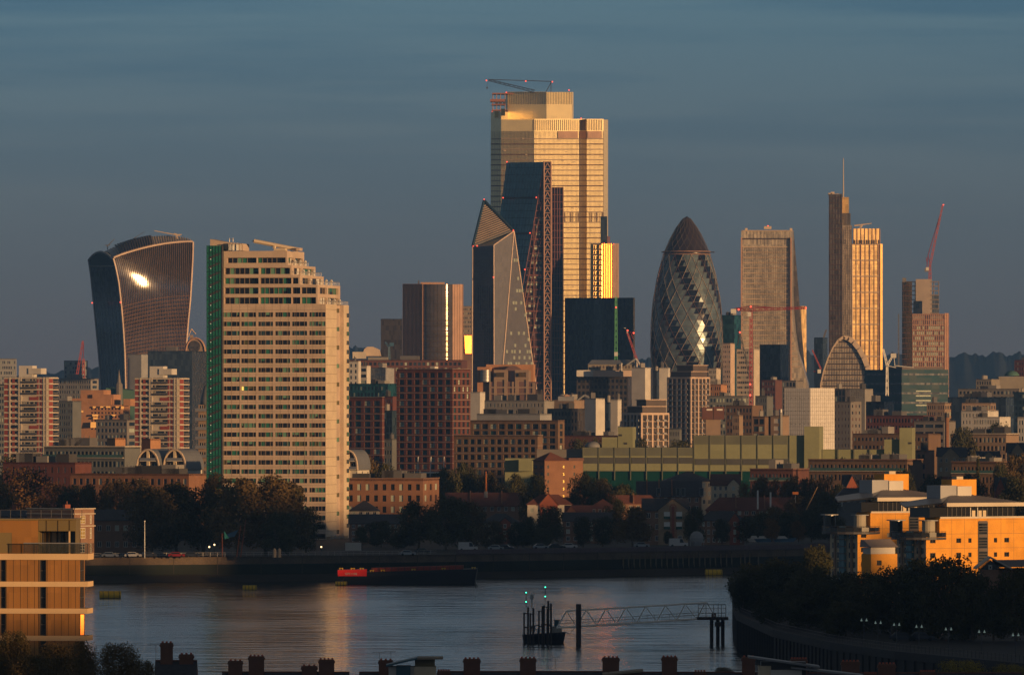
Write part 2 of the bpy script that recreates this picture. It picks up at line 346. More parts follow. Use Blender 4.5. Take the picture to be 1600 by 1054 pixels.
def hills():
    Y0 = 13600; rng = random.Random(3); mb = MB(); xs = []
    prof = [(-300, 585), (0, 588), (60, 584), (140, 575), (300, 565), (480, 552), (545, 541), (570, 543), (600, 549), (700, 552), (1000, 560), (1130, 560), (1240, 548), (1262, 552), (1300, 560),
            (1380, 558), (1400, 548), (1430, 560), (1483, 556), (1510, 553), (1540, 556), (1555, 549), (1562, 549), (1575, 553), (1600, 552), (1900, 556)]
    def top(px):
        for (a, ya), (b, yb) in zip(prof, prof[1:]):
            if a <= px <= b: return ya + (yb - ya) * (px - a) / (b - a)
        return 560
    n = 900; rows = []
    ph = [(rng.uniform(.02, .9), rng.uniform(0, 6), rng.uniform(.3, 1.0)) for _ in range(14)]
    for k in range(n + 1):
        px = -300 + 2200 * k / n; z = PZ(top(px), Y0) + sum(a * 1.6 * math.sin(f * px + p) / (1 + f*2) for f, p, a in ph) 
        rows.append((PX(px, Y0), z, PZ(top(px), Y0) - 3))
    b = 0
    lv = [(0, 1.0), (-300, .86), (-900, .6), (-1800, .25), (-2600, 0.0)]
    i = mb.mi('hill_wood')
    for x, z, zs in rows:
        for dy, fz in lv: mb.v.append((x * (Y0+dy)/Y0, Y0 + dy, GZ - 1 + ((z if fz == 1 else zs) - GZ + 1) * fz))
        mb.v.append((x * 1.1, Y0 + 1500, GZ - 1))
    w = 6
    for k in range(n):
        for j in range(4): mb.f.append((k*w + j+1, (k+1)*w + j+1, (k+1)*w + j, k*w + j)); mb.m.append(i)
        mb.f.append((k*w, (k+1)*w, (k+1)*w + 5, k*w + 5)); mb.m.append(i)
    struct(mb.build('hills', None, True))
hills()
def haze():
    m = bpy.data.materials.new('haze_air'); m.use_nodes = True; t = m.node_tree; t.nodes.clear()
    o = t.nodes.new('ShaderNodeOutputMaterial'); v = t.nodes.new('ShaderNodeVolumePrincipled')
    v.inputs['Color'].default_value = (.17, .43, 1.0, 1); v.inputs['Density'].default_value = 3.9e-5; v.inputs['Anisotropy'].default_value = .2
    t.links.new(v.outputs[0], o.inputs['Volume']); MATS['haze_air'] = m
    mb = MB(); mb.box(-4600, 4600, -700, 15500, -8, 345, 'haze_air'); h = mb.build('haze'); h['kind'] = 'stuff'
haze()
# ---------------------------------------------------------------- unseen blocks added outside the view to throw long shadows over the river
def ridge(a0, prof, thick, seed, name='ridge'):  # made-up blockers, not terrain; heights and gaps shaped for shade and sun
    rng = random.Random(seed); mb = MB(); W = lambda a, c: (.743*a + .669*c, -.669*a + .743*c)
    c = prof[0][0]
    while c < prof[-1][0]:
        w = rng.uniform(14, 38); w = min([w] + [q - c for q, _ in prof if q > c + .01]); cm = c + w/2; h = 0
        for (p, hp), (q, hq) in zip(prof, prof[1:]):
            if p <= cm < q: h = hp + (hq - hp) * (cm - p) / (q - p)
        h *= rng.uniform(.93, 1.05)
        if h > 5: mb.prism([W(a0, c), W(a0 - thick, c), W(a0 - thick, c + w), W(a0, c + w)][::-1], -3, h, 'brick_dark')
        c += w
    struct(mb.build(name))
ridge(-300, [(1425, 92), (1530, 98), (1531, 76), (1557, 76), (1558, 66), (1575, 66), (1576, 86), (1590, 92), (1660, 90), (1661, 101), (1700, 104), (1780, 94), (1880, 93), (1900, 92), (1990, 99), (2030, 100), (2031, 86), (2085, 86), (2086, 106), (2175, 108), (2190, 90), (2290, 90), (2320, 80)], 60, 5)
ridge(-1500, [(2345, 40), (2380, 56), (2500, 62), (2700, 66), (2860, 40)], 60, 8)
ridge(-60, [(540, 50), (660, 52), (690, 57), (860, 56), (880, 66), (1000, 66), (1245, 76), (1256, 66), (1360, 70), (1380, 84), (1460, 84)], 40, 9)
# ---------------------------------------------------------------- far river wall, foreshore, near quay
def strip(mb, pts, off0, z0, off1, z1, m):
    for (a, b) in zip(pts, pts[1:]):
        mb.poly([(a[0], a[1]-off0, z0), (b[0], b[1]-off0, z0), (b[0], b[1]-off1, z1), (a[0], a[1]-off1, z1)], m)
def riverwall():
    pts = []
    for (a, b) in zip(BANK[:-1], BANK[1:]):
        n = max(1, int(math.hypot(b[0]-a[0], b[1]-a[1]) / 6))
        if a[0] < -300: pts.append((-300 if a[0] < -300 else a[0], 2165)) if not pts else 0; n = 28; a = (-300, 2165)
        if a[0] >= 160: n = 20; b = (500, 2712)
        for k in range(n): pts.append((a[0] + (b[0]-a[0])*k/n, a[1] + (b[1]-a[1])*k/n))
    pts = sorted(set(pts)); rng = random.Random(12)
    w = MB(); strip(w, pts, .5, 4.4, 0, 6.4, 'river_wall'); strip(w, pts, 1.2, 1.6, .5, 4.4, 'algae'); strip(w, pts, .6, 6.35, -.6, 6.4, 'paving'); [w.tube((p[0], p[1]-1.25, 1.7), (p[0], p[1]-.08, 6.2), .09, 'mud', 3) for p in pts[::2]]; struct(w.build('river_wall'))
    f = MB()
    for (a, b) in zip(pts, pts[1:]):
        j = lambda: rng.uniform(-.2, .2)
        f.poly([(a[0], a[1]-9, -.3), (b[0], b[1]-9, -.3), (b[0], b[1]-4.5, .9), (a[0], a[1]-4.5, .9)], 'mud'); f.poly([(a[0], a[1]-4.5, .9), (b[0], b[1]-4.5, .9), (b[0], b[1]-1.1, 1.75), (a[0], a[1]-1.1, 1.75)], 'mud')
    struct(f.build('foreshore'))
    pr = MB(); low = [p for p in pts if p[0] > -20]; strip(pr, low, .1, 6.3, .1, 7.6, 'parapet'); strip(pr, low, .1, 7.6, -.35, 7.65, 'parapet'); o = pr.build('parapet_wall'); tag(o, 'long low purple grey parapet wall along the top of the far embankment', 'wall')
    rl = MB(); lf = [p for p in pts if p[0] <= -20]
    for (a, b) in zip(lf, lf[1:]):
        for h in (.5, 1.05): rl.tube((a[0], a[1]+.3, 6.4+h), (b[0], b[1]+.3, 6.4+h), .035, 'steel', 3)
        for k in range(3): x = a[0] + (b[0]-a[0])*k/3; y = a[1] + (b[1]-a[1])*k/3 + .3; rl.tube((x, y, 6.4), (x, y, 7.5), .035, 'steel', 3)
    o = rl.build('railing'); tag(o, 'thin metal railing along the far embankment left of the parapet wall', 'railing')
    # timber fenders standing against the wall
    src = None; i = 0
    for k in range(44):
        px = 962 + k*5.6; 
        if px > 1186: break
        x = None
        for (a, b) in zip(BANK, BANK[1:]):
            for t in [q/40 for q in range(41)]:
                X = a[0]+(b[0]-a[0])*t; Yy = a[1]+(b[1]-a[1])*t
                if X > -20 and abs(CX + F*X/Yy - px) < 2.2: x = (X, Yy)
        if not x: continue
        if src is None:
            q = MB(); q.box(-.18, .18, -.3, 0, 0, 4.6, 'timber'); src = q.build('timber_fender'); o = src
        else: o = src.copy(); S.collection.objects.link(o)
        o.location = (x[0], x[1]-.75, .8 + rng.uniform(0, .15)); o.rotation_euler = (0, rng.uniform(-.02, .02), 0); tag(o, 'upright timber fender on the far embankment wall, one of the row right of centre', 'fender', 'timber fenders on the far embankment')
mat('parapet', (.11, .085, .10), fine=.15); mat('timber', (.16, .13, .09), fine=.2); mat('brick_dark2', (.06, .045, .04))
riverwall()
QUAY = [(46, 1740), (43.5, 1640), (42.5, 1576), (45.6, 1462), (52.7, 1382), (61, 1331), (77.4, 1267), (110, 1190), (160, 1110)]
def quay():
    m = MB(); zt = 6.5
    m.poly([(x, y, zt) for x, y in QUAY] + [(260, 1110, zt), (260, 1760, zt), (60, 1790, zt)], 'quay_deck'); struct(m.build('promenade_pavement'))
    w = MB(); rng = random.Random(3)
    for (a, b) in zip(QUAY, QUAY[1:]):
        n = max(2, int(math.hypot(b[0]-a[0], b[1]-a[1])/5))
        for k in range(n):
            p = (a[0]+(b[0]-a[0])*k/n, a[1]+(b[1]-a[1])*k/n); q = (a[0]+(b[0]-a[0])*(k+1)/n, a[1]+(b[1]-a[1])*(k+1)/n)
            w.poly([(p[0], p[1], -.5), (q[0], q[1], -.5), (q[0], q[1], zt-1.2), (p[0], p[1], zt-1.2)], 'quay_pile'); w.tube((p[0]-.1, p[1], -.5), (p[0]-.1, p[1], zt-1.3), .22, 'quay_pile', 5)
            w.poly([(p[0]-.3, p[1]-.1, zt-1.2), (q[0]-.3, q[1]-.1, zt-1.2), (q[0]-.3, q[1]-.1, zt+.05), (p[0]-.3, p[1]-.1, zt+.05)], 'quay_cap')
            w.poly([(p[0]-.3, p[1]-.1, zt+.05), (q[0]-.3, q[1]-.1, zt+.05), (q[0]+.9, q[1]+.4, zt+.05), (p[0]+.9, p[1]+.4, zt+.05)], 'quay_cap')
    w.poly([(46, 1740, -.5), (60, 1790, -.5), (60, 1790, zt), (46, 1740, zt)], 'quay_pile')
    struct(w.build('quay_wall'))
    r = MB()
    for (a, b) in zip(QUAY[1:-1], QUAY[2:]):
        n = max(3, int(math.hypot(b[0]-a[0], b[1]-a[1])/2.0))
        for k in range(n):
            p = Vector((a[0]+(b[0]-a[0])*k/n + .5, a[1]+(b[1]-a[1])*k/n, zt+.05)); q = Vector((a[0]+(b[0]-a[0])*(k+1)/n + .5, a[1]+(b[1]-a[1])*(k+1)/n, zt+.05)); u = Vector((0, 0, 1))
            r.tube(p, p+u*1.15, .04, 'steel_dark', 3); r.tube(p+u*1.1, q+u*1.1, .04, 'steel_dark', 3); r.tube(p+u*.6, q+u*.6, .025, 'steel_dark', 3)
    o = r.build('railing'); tag(o, 'dark metal railing along the near quay edge under the trees at right', 'railing')
mat('quay_pile', (.022, .021, .022), rough=.8); mat('quay_cap', (.028, .028, .032)); mat('quay_deck', (.014, .014, .014), vs=.1); quay()
# near ground below the viewpoint: the foot of the hill with its streets
g = MB(); g.poly([(-700, 300, 4), (700, 300, 4), (700, 1075, 4), (400, 1085, 4), (60, 1090, 4), (-60, 1095, 4), (-400, 1100, 4), (-700, 1100, 4)], 'ground'); g.poly([(-700, 1100, 4), (-400, 1100, 4), (-60, 1095, 4), (60, 1090, 4), (400, 1085, 4), (400, 1085, -.5), (60, 1090, -.5), (-60, 1095, -.5), (-400, 1100, -.5), (-700, 1100, -.5)][::-1], 'river_wall'); struct(g.build('near_ground'))
# ---------------------------------------------------------------- the far skyline
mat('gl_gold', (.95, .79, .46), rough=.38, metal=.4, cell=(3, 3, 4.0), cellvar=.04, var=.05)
mat('gl_bronze', (.11, .095, .085), rough=.30, metal=.5, cell=(1.5, 1.5, 3.9), cellvar=.25)
mat('gl_walkie', (.115, .115, .12), rough=.08, metal=.75, cell=(2.4, 2.4, 4.0), cellvar=.08)
mat('gl_navy', (.03, .045, .07), rough=.25, spec=.5, cell=(1.5, 1.5, 3.9), cellvar=.35)
mat('gl_black', (.007, .012, .026), rough=.25, spec=.35, cell=(1.5, 1.5, 3.9), cellvar=.5)
mat('gl_scalpel', (.125, .125, .145), rough=.4, metal=.1, cell=(1.5, 1.5, 3.9), cellvar=.06, var=.06)
mat('gl_teal', (.06, .19, .25), rough=.3, spec=.5, cell=(1.5, 1.5, 3.9), cellvar=.2)
mat('gl_sky', (.05, .09, .12), rough=.15, metal=.6)
mat('fin_pale', (.52, .42, .33), rough=.6); mat('fin_copper', (.42, .26, .19), rough=.5); mat('fin_brown', (.20, .12, .09), rough=.6)
mat('fin_dark', (.10, .08, .075), rough=.6); mat('steel_bright', (.62, .52, .38), rough=.22, metal=1.0, var=.03); mat('steel_red', (.26, .12, .10), rough=.5)
mat('trim_rose', (.55, .42, .34), rough=.5); mat('stone_city', (.30, .25, .22)); mat('gl_rose', (.25, .15, .12), rough=.25, metal=.4)
mat('gl_mirror', (.34, .22, .09), rough=.22, metal=1.0, var=.03)

def curtain(b, fc, z0, z1, glass, ncol=0, fin=None, nrow=0, band=None, fw=.3, fd=.35, bh=.8, bd=.2, plane=True, u0=0, u1=None, shell=None, names=('glazing', 'mullion')):
    u1 = fc.W if u1 is None else u1
    if plane:
        g = shell or MB(); g.fq(fc, u0, u1, z0, z1, 0, glass)
        if not shell: g.build(names[0], b.root)
    q = MB()
    for k in range(nrow + 1 if nrow else 0):
        z = z0 + (z1 - z0) * k / nrow; q.fb(fc, u0, u1, z - bh/2, z + bh/2, .0 + .01, bd, band)
    for k in range(ncol + 1 if ncol else 0):
        u = u0 + (u1 - u0) * k / ncol; q.fb(fc, u - fw/2, u + fw/2, z0, z1, .015, fd, fin)
    if q.f: q.build(names[1], b.root)
def beacon(b, p, m='beacon_red', r=.55):
    q = MB(); q.lathe([(r*.4, -r), (r, -r*.3), (r, r*.4), (r*.3, r)], m, 6, 0, 0); o = q.build('beacon_light', b if not isinstance(b, Bld) else b.root); o.location = p; return o

class Pix:
    """free-form tower: corner points given by photo column, row and depth, stored in metres about the tower's own base"""
    def __init__(s, name, label, cat, px, Y, base=12.0, group=None):
        s.Y = Y; s.x = PX(px, Y); s.base = base; s.root = thing(name, label, cat, (s.x, Y, base), 0, group)
    def p(s, px, py, dy=0.0): Y = s.Y + dy; return (PX(px, Y) - s.x, dy, PZ(py, Y) - s.base)

def walkie():
    w = Pix('flared_tower', 'flared glass tower widening to a curved roof, with vertical fins and a sun glint', 'skyscraper', 200, 6300)
    le = [(176, 398), (181, 416), (186, 440), (190, 475), (193, 510), (195.5, 550), (197, 610), (197.5, 660)]
    re = [(301, 378), (300.5, 400), (299, 430), (296.5, 470), (293.5, 500), (290, 545), (287, 610), (285, 660)]
    ll = [(138.5, 406), (142, 430), (146, 470), (150, 510), (154, 550), (158, 600), (161, 660)]
    def at(tab, y):
        if y <= tab[0][1]: return tab[0][0]
        for (a, ya), (c, yc) in zip(tab, tab[1:]):
            if y <= yc: return a + (c - a) * (y - ya) / (yc - ya)
        return tab[-1][0]
    def ytop(t): return 403 - 25.5 * math.sin(min(t, 1) * math.pi / 2) ** .9 + 0
    def depth(t, py):
        h = (448 - py) * .48; g_ = min(abs(h), 30); d = .0100 * (g_*g_/2 + g_*(abs(h) - g_)*.35) - .028 * h     # flares towards the top
        a = math.radians(40); W = 60.0
        # plan: concave sheet, its normal turning from 40 deg to the right to 4 deg
        x = t * W; return -d + (math.tan(math.radians(27)) * x - (math.tan(math.radians(27)) - math.tan(math.radians(12))) * x*x/(2*W))
    nt_, nz_ = 40, 46; mb = MB(); g = MATS['gl_walkie']; P = {}
    for i in range(nt_ + 1):
        t = i / nt_; yt = ytop(t)
        for j in range(nz_ + 1):
            py = yt + (655 - yt) * j / nz_; px = at(le, py) * (1-t) + at(re, py) * t; P[i, j] = w.p(px, py, depth(t, py)); mb.v.append(P[i, j])
    k = mb.mi(g)
    for i in range(nt_):
        for j in range(nz_):
            a = i*(nz_+1) + j; mb.f.append((a+1, a+nz_+2, a+nz_+1, a)); mb.m.append(k)
    mb.build('glazing', w.root, smooth=True)
    # fins and floor lines standing off the glass
    fb = MB()
    for i in range(0, nt_ + 1):
        for j in range(nz_): 
            p, q = Vector(P[i, j]), Vector(P[i, j+1]); o = Vector((0, -.45, 0)); fb.tube(p + o, q + o, .17, 'fin_copper', 3)
    fb.build('fin', w.root, kind='stuff')
    sp = MB()
    for j in range(14, nz_ + 1):
        for i in range(0, nt_, 2):
            p, q = Vector(P[i, j]), Vector(P[i+2, j]); o = Vector((0, -.3, 0)); sp.tube(p + o, q + o, .24, 'fin_brown', 4)
    sp.build('floor_edge', w.root)
    # dark end wall
    e = MB(); Q = {}
    ys = [398 + k * 12 for k in range(23)]
    def ey(s_, k):    # arched head
        return (406 - 12.5 * math.sin(math.pi * min(max(s_, 0), 1)) ** .8) if k == 0 else ys[k] + (6 if k == 1 else 0)
    for i in range(9):
        s_ = i / 8
        for k in range(len(ys)):
            py = ey(s_, k); px = at(ll, py) * (1-s_) + at(le, py) * s_; Q[i, k] = w.p(px, py, depth(0, py) + 34 * (1 - s_)); 
    for i in range(8):
        for k in range(len(ys)-1):
            e.poly([Q[i, k+1], Q[i+1, k+1], Q[i+1, k], Q[i, k]], 'gl_sky' if k < 1 else 'gl_navy')
    e.build('end_wall', w.root)
    en = MB()
    for i in range(9):
        for k in range(2, len(ys)-1): en.tube(Vector(Q[i, k]) + Vector((-.3, -.3, 0)), Vector(Q[i, k+1]) + Vector((-.3, -.3, 0)), .14, 'gl_sky', 3)
    for i in range(8): en.tube(Vector(Q[i, 1]) + Vector((-.3, -.3, 0)), Vector(Q[i+1, 1]) + Vector((-.3, -.3, 0)), .5, 'zinc', 4)
    en.build('mullion', w.root)
    # roof shell: from the head of the glass back to the ridge
    r = MB(); R = {}
    ridge = [(165, 392), (185, 383), (205, 376.5), (230, 371.5), (262, 370), (285, 372.5), (301, 378)]
    def ry(px):
        for (a, ya), (c, yc) in zip(ridge, ridge[1:]):
            if px <= c: return ya + (yc - ya) * (px - a) / (c - a)
        return 378
    n = 34
    for i in range(n + 1):
        t = i / n; yt = ytop(t); px = at(le, yt) * (1-t) + at(re, yt) * t; px2 = 164 + (300.5 - 164) * t
        a = Vector(w.p(px, yt, depth(t, yt) - .6)); c = Vector(w.p(px2, ry(px2), depth(t, yt) + 32)); d = Vector(w.p(140 + (299-140)*t, 406 - 26*t, depth(t, yt) + 46))
        mid = (a + c) / 2 + Vector((0, 0, 2.2 * math.sin(math.pi * t) + 1.2)); R[i] = (a, mid, c, d)
    for i in range(n):
        for k in range(3): r.poly([R[i][k], R[i+1][k], R[i+1][k+1], R[i][k+1]], 'zinc')
    r.build('roof', w.root)
    rb = MB()
    for i in range(2, n):
        dark = 4 <= i <= 17; up = Vector((0, -.4, 1.0 if dark else .5))
        for k in range(2): rb.tube(R[i][k] + up, R[i][k+1] + up, .75 if dark else .3, 'fin_dark' if dark else 'fin_pale', 4)
    rb.build('roof_louvre', w.root)
    tr = MB()
    for i in range(n): tr.tube(R[i][0] + Vector((0, -.6, .2)), R[i+1][0] + Vector((0, -.6, .2)), .85, 'trim_rose', 5)
    for j in range(nz_):
        tr.tube(Vector(P[0, j]) + Vector((-.3, -.6, 0)), Vector(P[0, j+1]) + Vector((-.3, -.6, 0)), .85, 'trim_rose', 5)
        tr.tube(Vector(P[nt_, j]) + Vector((.3, -.6, 0)), Vector(P[nt_, j+1]) + Vector((.3, -.6, 0)), .85, 'trim_rose', 5)
    for i in range(8): tr.tube(Vector(Q[i, 0]), Vector(Q[i+1, 0]), .95, 'zinc', 5)
    for k in range(len(ys)-1): tr.tube(Vector(Q[0, k]), Vector(Q[0, k+1]), .7, 'zinc', 5)
    tr.build('edge_trim', w.root)
    for px, py, d in ((144, 473, 20), (188, 472, -3)): beacon(w.root, w.p(px, py, depth(0, py) + d))
    return w, depth
WK, wkd = walkie()
def roof_crane(label, pts, Y, m='fin_pale', cat='crane', r=.5, name='maintenance_crane', group=None):
    """a boom drawn through photo points: first two are the jib, the next pairs mast and tail"""
    x0, y0 = pts[0][0]; x, z = PX(x0, Y), PZ(y0, Y); t = thing(name, label, cat, (x, Y, z), 0, group)
    for i, (a, c) in enumerate(pts):
        mb = MB(); pa = Vector((PX(a[0], Y)-x if len(a) < 3 else 0, 0, PZ(a[1], Y)-z)); pc = Vector((PX(c[0], Y)-x, 0, PZ(c[1], Y)-z))
        mb.tube(pa, pc, r * (1.0 if i == 0 else .8), m, 5, r * (.5 if i == 0 else .8)); mb.build(['jib', 'mast', 'tail', 'strut', 'strut'][min(i, 4)], t)
    return t
roof_crane('small crane with a long level jib on the flared tower roof, right-hand of three', [((281, 368), (241, 360.5)), ((277, 373), (275, 365)), ((284, 366.5), (275, 366.5)), ((278, 367), (272, 364.5))], 6320, r=.55)
roof_crane('small slender crane on the flared tower roof, middle of three', [((207, 374), (226, 361.5)), ((209, 377), (211, 371)), ((203, 374), (212, 374))], 6325, 'plant_grey', r=.3)
roof_crane('small crane on the flared tower roof, above its arched end', [((167, 385), (179, 373)), ((168, 390), (168, 383)), ((164, 383), (172, 383))], 6325, 'plant_grey', r=.4)

def scalpel():
    w = Pix('pointed_tower', 'angular pointed glass tower with a louvred triangular top and slanting pale edges', 'skyscraper', 772, 6350)
    a = w.p(756.5, 313, 26); b = w.p(738.5, 385, 14); c = w.p(771.5, 383, 0); d = w.p(803, 361, 12)
    b0 = w.p(737, 690, 14); c0 = w.p(772, 690, 0); r0 = w.p(776, 690, 3); e0 = w.p(850, 690, 42); k0 = w.p(775, 690, 70); k1 = w.p(770, 345, 55)
    mb = MB()
    mb.poly([b0, c0, c, b], 'gl_scalpel'); mb.poly([c0, r0, d, c], 'gl_scalpel'); mb.poly([r0, e0, d], 'gl_scalpel')
    mb.poly([b, c, d], 'gl_sky'); mb.poly([e0, k0, k1, a, d], 'gl_scalpel'); mb.poly([k0, b0, b, a, k1], 'gl_scalpel')
    mb.build('glazing', w.root)
    lv = MB(); A, B_, D = [Vector(q) for q in (w.p(757, 318, 25), w.p(741, 383, 13.5), w.p(799, 360.5, 11.5))]
    lv.poly([B_, D, A], 'fin_dark'); n = 17; o = Vector((0, -.5, 0))
    for k in range(n):
        f = k / n; lv.tube(A.lerp(B_, f) * 1 + o, A.lerp(D, f) + o, .42, 'fin_pale', 4)
    lv.build('louvre', w.root)
    tr = MB(); o = Vector((0, -.35, 0))
    V = lambda q: Vector(q) + o
    for p, q, r, m in ((c, c0, .5, 'trim_rose'), (b, b0, .5, 'trim_rose'), (d, r0, .55, 'trim_rose'), (d, e0, .6, 'trim_rose'), (c, d, .5, 'trim_rose'), (b, c, .4, 'trim_rose')): tr.tube(V(p), V(q), r, m, 5)
    tr.tube(V(a), V(d), 1.1, 'gl_sky', 5); tr.tube(V(a), V(b), 1.1, 'gl_sky', 5); tr.tube(V(B_), V(D), .7, 'plant_light', 4)
    tr.build('edge_trim', w.root)
    fl = MB()
    for k in range(60):
        py = 392 + k * 4.6
        fl.tube(V(w.p(738.8, py, 14)), V(w.p(771, py, 0)), .16, 'fin_dark', 3)
    for k in range(12): fl.tube(V(w.p(741 + k*2.6, 388, 13 - k*1.1)), V(w.p(741 + k*2.6, 640, 13 - k*1.1)), .12, 'fin_dark', 3)
    fl.build('mullion', w.root)
    dk = MB(); 
    for k in range(7): x = 746.5 + k*3.4; dk.poly([w.p(x, 640, 10.4 - k*1.48), w.p(x+2.1, 640, 9.5 - k*1.48), w.p(x+2.1, 446, 9.5 - k*1.48), w.p(x, 446, 10.4 - k*1.48)], 'gl_navy')
    dk.build('dark_glazing', w.root)
    wd = MB(); rng = random.Random(2)
    for k in range(22):
        py = 385 + k * 9.5; f = (py - 361) / 329; xl, xr = 803 - 27*f, 803 + 47*f
        for j in range(int((xr - xl) / 4)):
            if rng.random() < .28: x = xl + 3 + j*4; t_ = (x - xl)/(xr - xl); dd = 12 + (3 - 12 + (42-3)*t_) * f - .25; wd.poly([w.p(x, py+5, dd), w.p(x+3, py+5, dd), w.p(x+3, py, dd), w.p(x, py, dd)], 'blind_pale')
    wd.build('window_blind', w.root, kind='stuff')
    for q in (w.p(756.5, 311.5, 25), w.p(802, 360, 10), w.p(739.5, 384.5, 13), w.p(745.5, 384, 10), w.p(771, 433, -1)): beacon(w.root, q, r=.5)
scalpel()

mat('gl_brown', (.07, .04, .04), rough=.35, spec=.4, cell=(2, 2, 4), cellvar=.5)
def grater():
    w = Pix('wedge_tower', 'wedge-shaped tower with sloping teal glass and a braced steel ladder frame', 'skyscraper', 849, 6450)
    mb = MB()
    a, b, c = w.p(791.5, 254, 40), w.p(849, 253, 12), w.p(849, 700, 12); d, e = w.p(782, 700, 14), w.p(735, 700, 42)
    mb.poly([e, d, b, a], 'gl_teal'); k1, k2 = w.p(862, 253, 50), w.p(862, 700, 50)
    mb.poly([c, k2, k1, b], 'gl_navy'); mb.poly([a, b, k1], 'roof_dark'); mb.poly([k2, e, a, k1], 'gl_navy'); mb.build('glazing', w.root)
    s = MB(); s.poly([d, c, b], 'gl_brown'); s.build('side_glazing', w.root)
    def edge(py): f = (py - 253) / 447; return 849 - 67*f, 12 + 2*f
    fl = MB()
    for k in range(38):
        py = 262 + k * 11.2; x, dy = edge(py); fl.tube(w.p(x, py, dy - .5), w.p(849, py, 11.5), .38 if k % 5 else .75, 'steel_red', 4)
    for x0, y0, x1, y1 in ((849, 262, 817, 445), (849, 300, 803, 560), (849, 420, 812, 640), (834, 345, 834, 640), (849, 360, 806, 540), (849, 520, 830, 640)):
        f = (y1 - 253) / 447; fl.tube(w.p(x0, y0, 11), w.p(x1, y1, 12), .32, 'steel_red', 4)
    fl.build('floor_edge', w.root)
    bd = MB(); rng = random.Random(5)
    for k in range(70):
        py = 335 + rng.randrange(26) * 11.2 * 1.0 + 4; x, dy = edge(py); 
        if 849 - x < 8: continue
        px = rng.uniform(x + 2, 844); t_ = (px - x) / (849 - x); D = dy + (12 - dy) * t_ - .3; bd.poly([w.p(px, py+6, D), w.p(px+3.5, py+6, D + .2), w.p(px+3.5, py, D + .2), w.p(px, py, D)], 'blind_pale')
    bd.build('window_blind', w.root, kind='stuff')
    ln = MB()
    for py in (309, 364.5, 421, 480): 
        f = (py - 254)/446; ln.tube(w.p(791.5 - 56*f, py + .5, 40 + 2*f - .6), w.p(849 - 67*f, py, 12 + 2*f - .6), .6, 'fin_dark', 4)
    for k in range(1, 12):
        t_ = k/12; ln.tube(w.p(791.5 + 57.5*t_, 255, 39 - 28*t_), w.p(735 + 47*t_, 695, 41 - 28*t_), .16, 'gl_sky', 3)
    for k in range(36):
        f = (262 + k*11.2 - 254)/446; ln.tube(w.p(791.5 - 56*f, 262 + k*11.2, 40 + 2*f - .3), w.p(849 - 67*f, 262 + k*11.2, 12 + 2*f - .3), .14, 'gl_sky', 3)
    ln.build('glazing_bar', w.root)
    # ladder frame
    ld = MB(); L_, R_ = 849.8, 860.6
    ld.poly([w.p(L_, 640, 9), w.p(R_, 640, 9), w.p(R_, 253, 9), w.p(L_, 253, 9)], 'gl_navy')
    for x in (L_, R_): ld.tube(w.p(x, 252.5, 8), w.p(x, 700, 8), .65, 'fin_copper', 4)
    k = 0; py = 253
    while py < 640:
        ld.tube(w.p(L_, py, 8), w.p(R_, py, 8), .4, 'fin_copper', 4); m = (L_ + R_)/2
        ld.tube(w.p(L_ + .5, py + 10.5, 8), w.p(m, py + 2, 8), .38, 'fin_copper', 4); ld.tube(w.p(m, py + 2, 8), w.p(R_ - .5, py + 10.5, 8), .38, 'fin_copper', 4); py += 11.4
    ld.build('ladder_frame', w.root)
    co = MB(); L_, R_ = 862, 880
    q0, q1, q2, q3 = (lambda y: (w.p(L_, y, 16), w.p(R_, y, 16), w.p(R_ - 1, y, 40), w.p(L_, y, 40)))(700), None, None, None
    t0 = [w.p(x, 292.5, d_) for x, d_ in ((L_, 16), (R_, 16), (R_-1, 40), (L_, 40))]; b0 = [w.p(x, 700, d_) for x, d_ in ((L_, 16), (R_, 16), (R_-1, 40), (L_, 40))]
    co.hexa(b0 + t0, 'gl_black'); co.build('core', w.root)
    cf = MB()
    for i, x in enumerate((862.5, 866.5, 870.5, 874.5, 879.5)):
        cf.tube(w.p(x, 293, 15.5), w.p(x, 640, 15.5), .3, 'steel_red', 4)
    for k in range(31): cf.tube(w.p(862.5, 293 + k*11.2, 15.4), w.p(879.5, 293 + k*11.2, 15.4), .22, 'steel_red', 4)
    cf.build('core_frame', w.root)
    for q in (w.p(792, 253, 39), w.p(786, 309, 32), w.p(838, 308.5, 6), w.p(828, 364, 2), w.p(820, 421, -4)): beacon(w.root, q, r=.5)
grater()

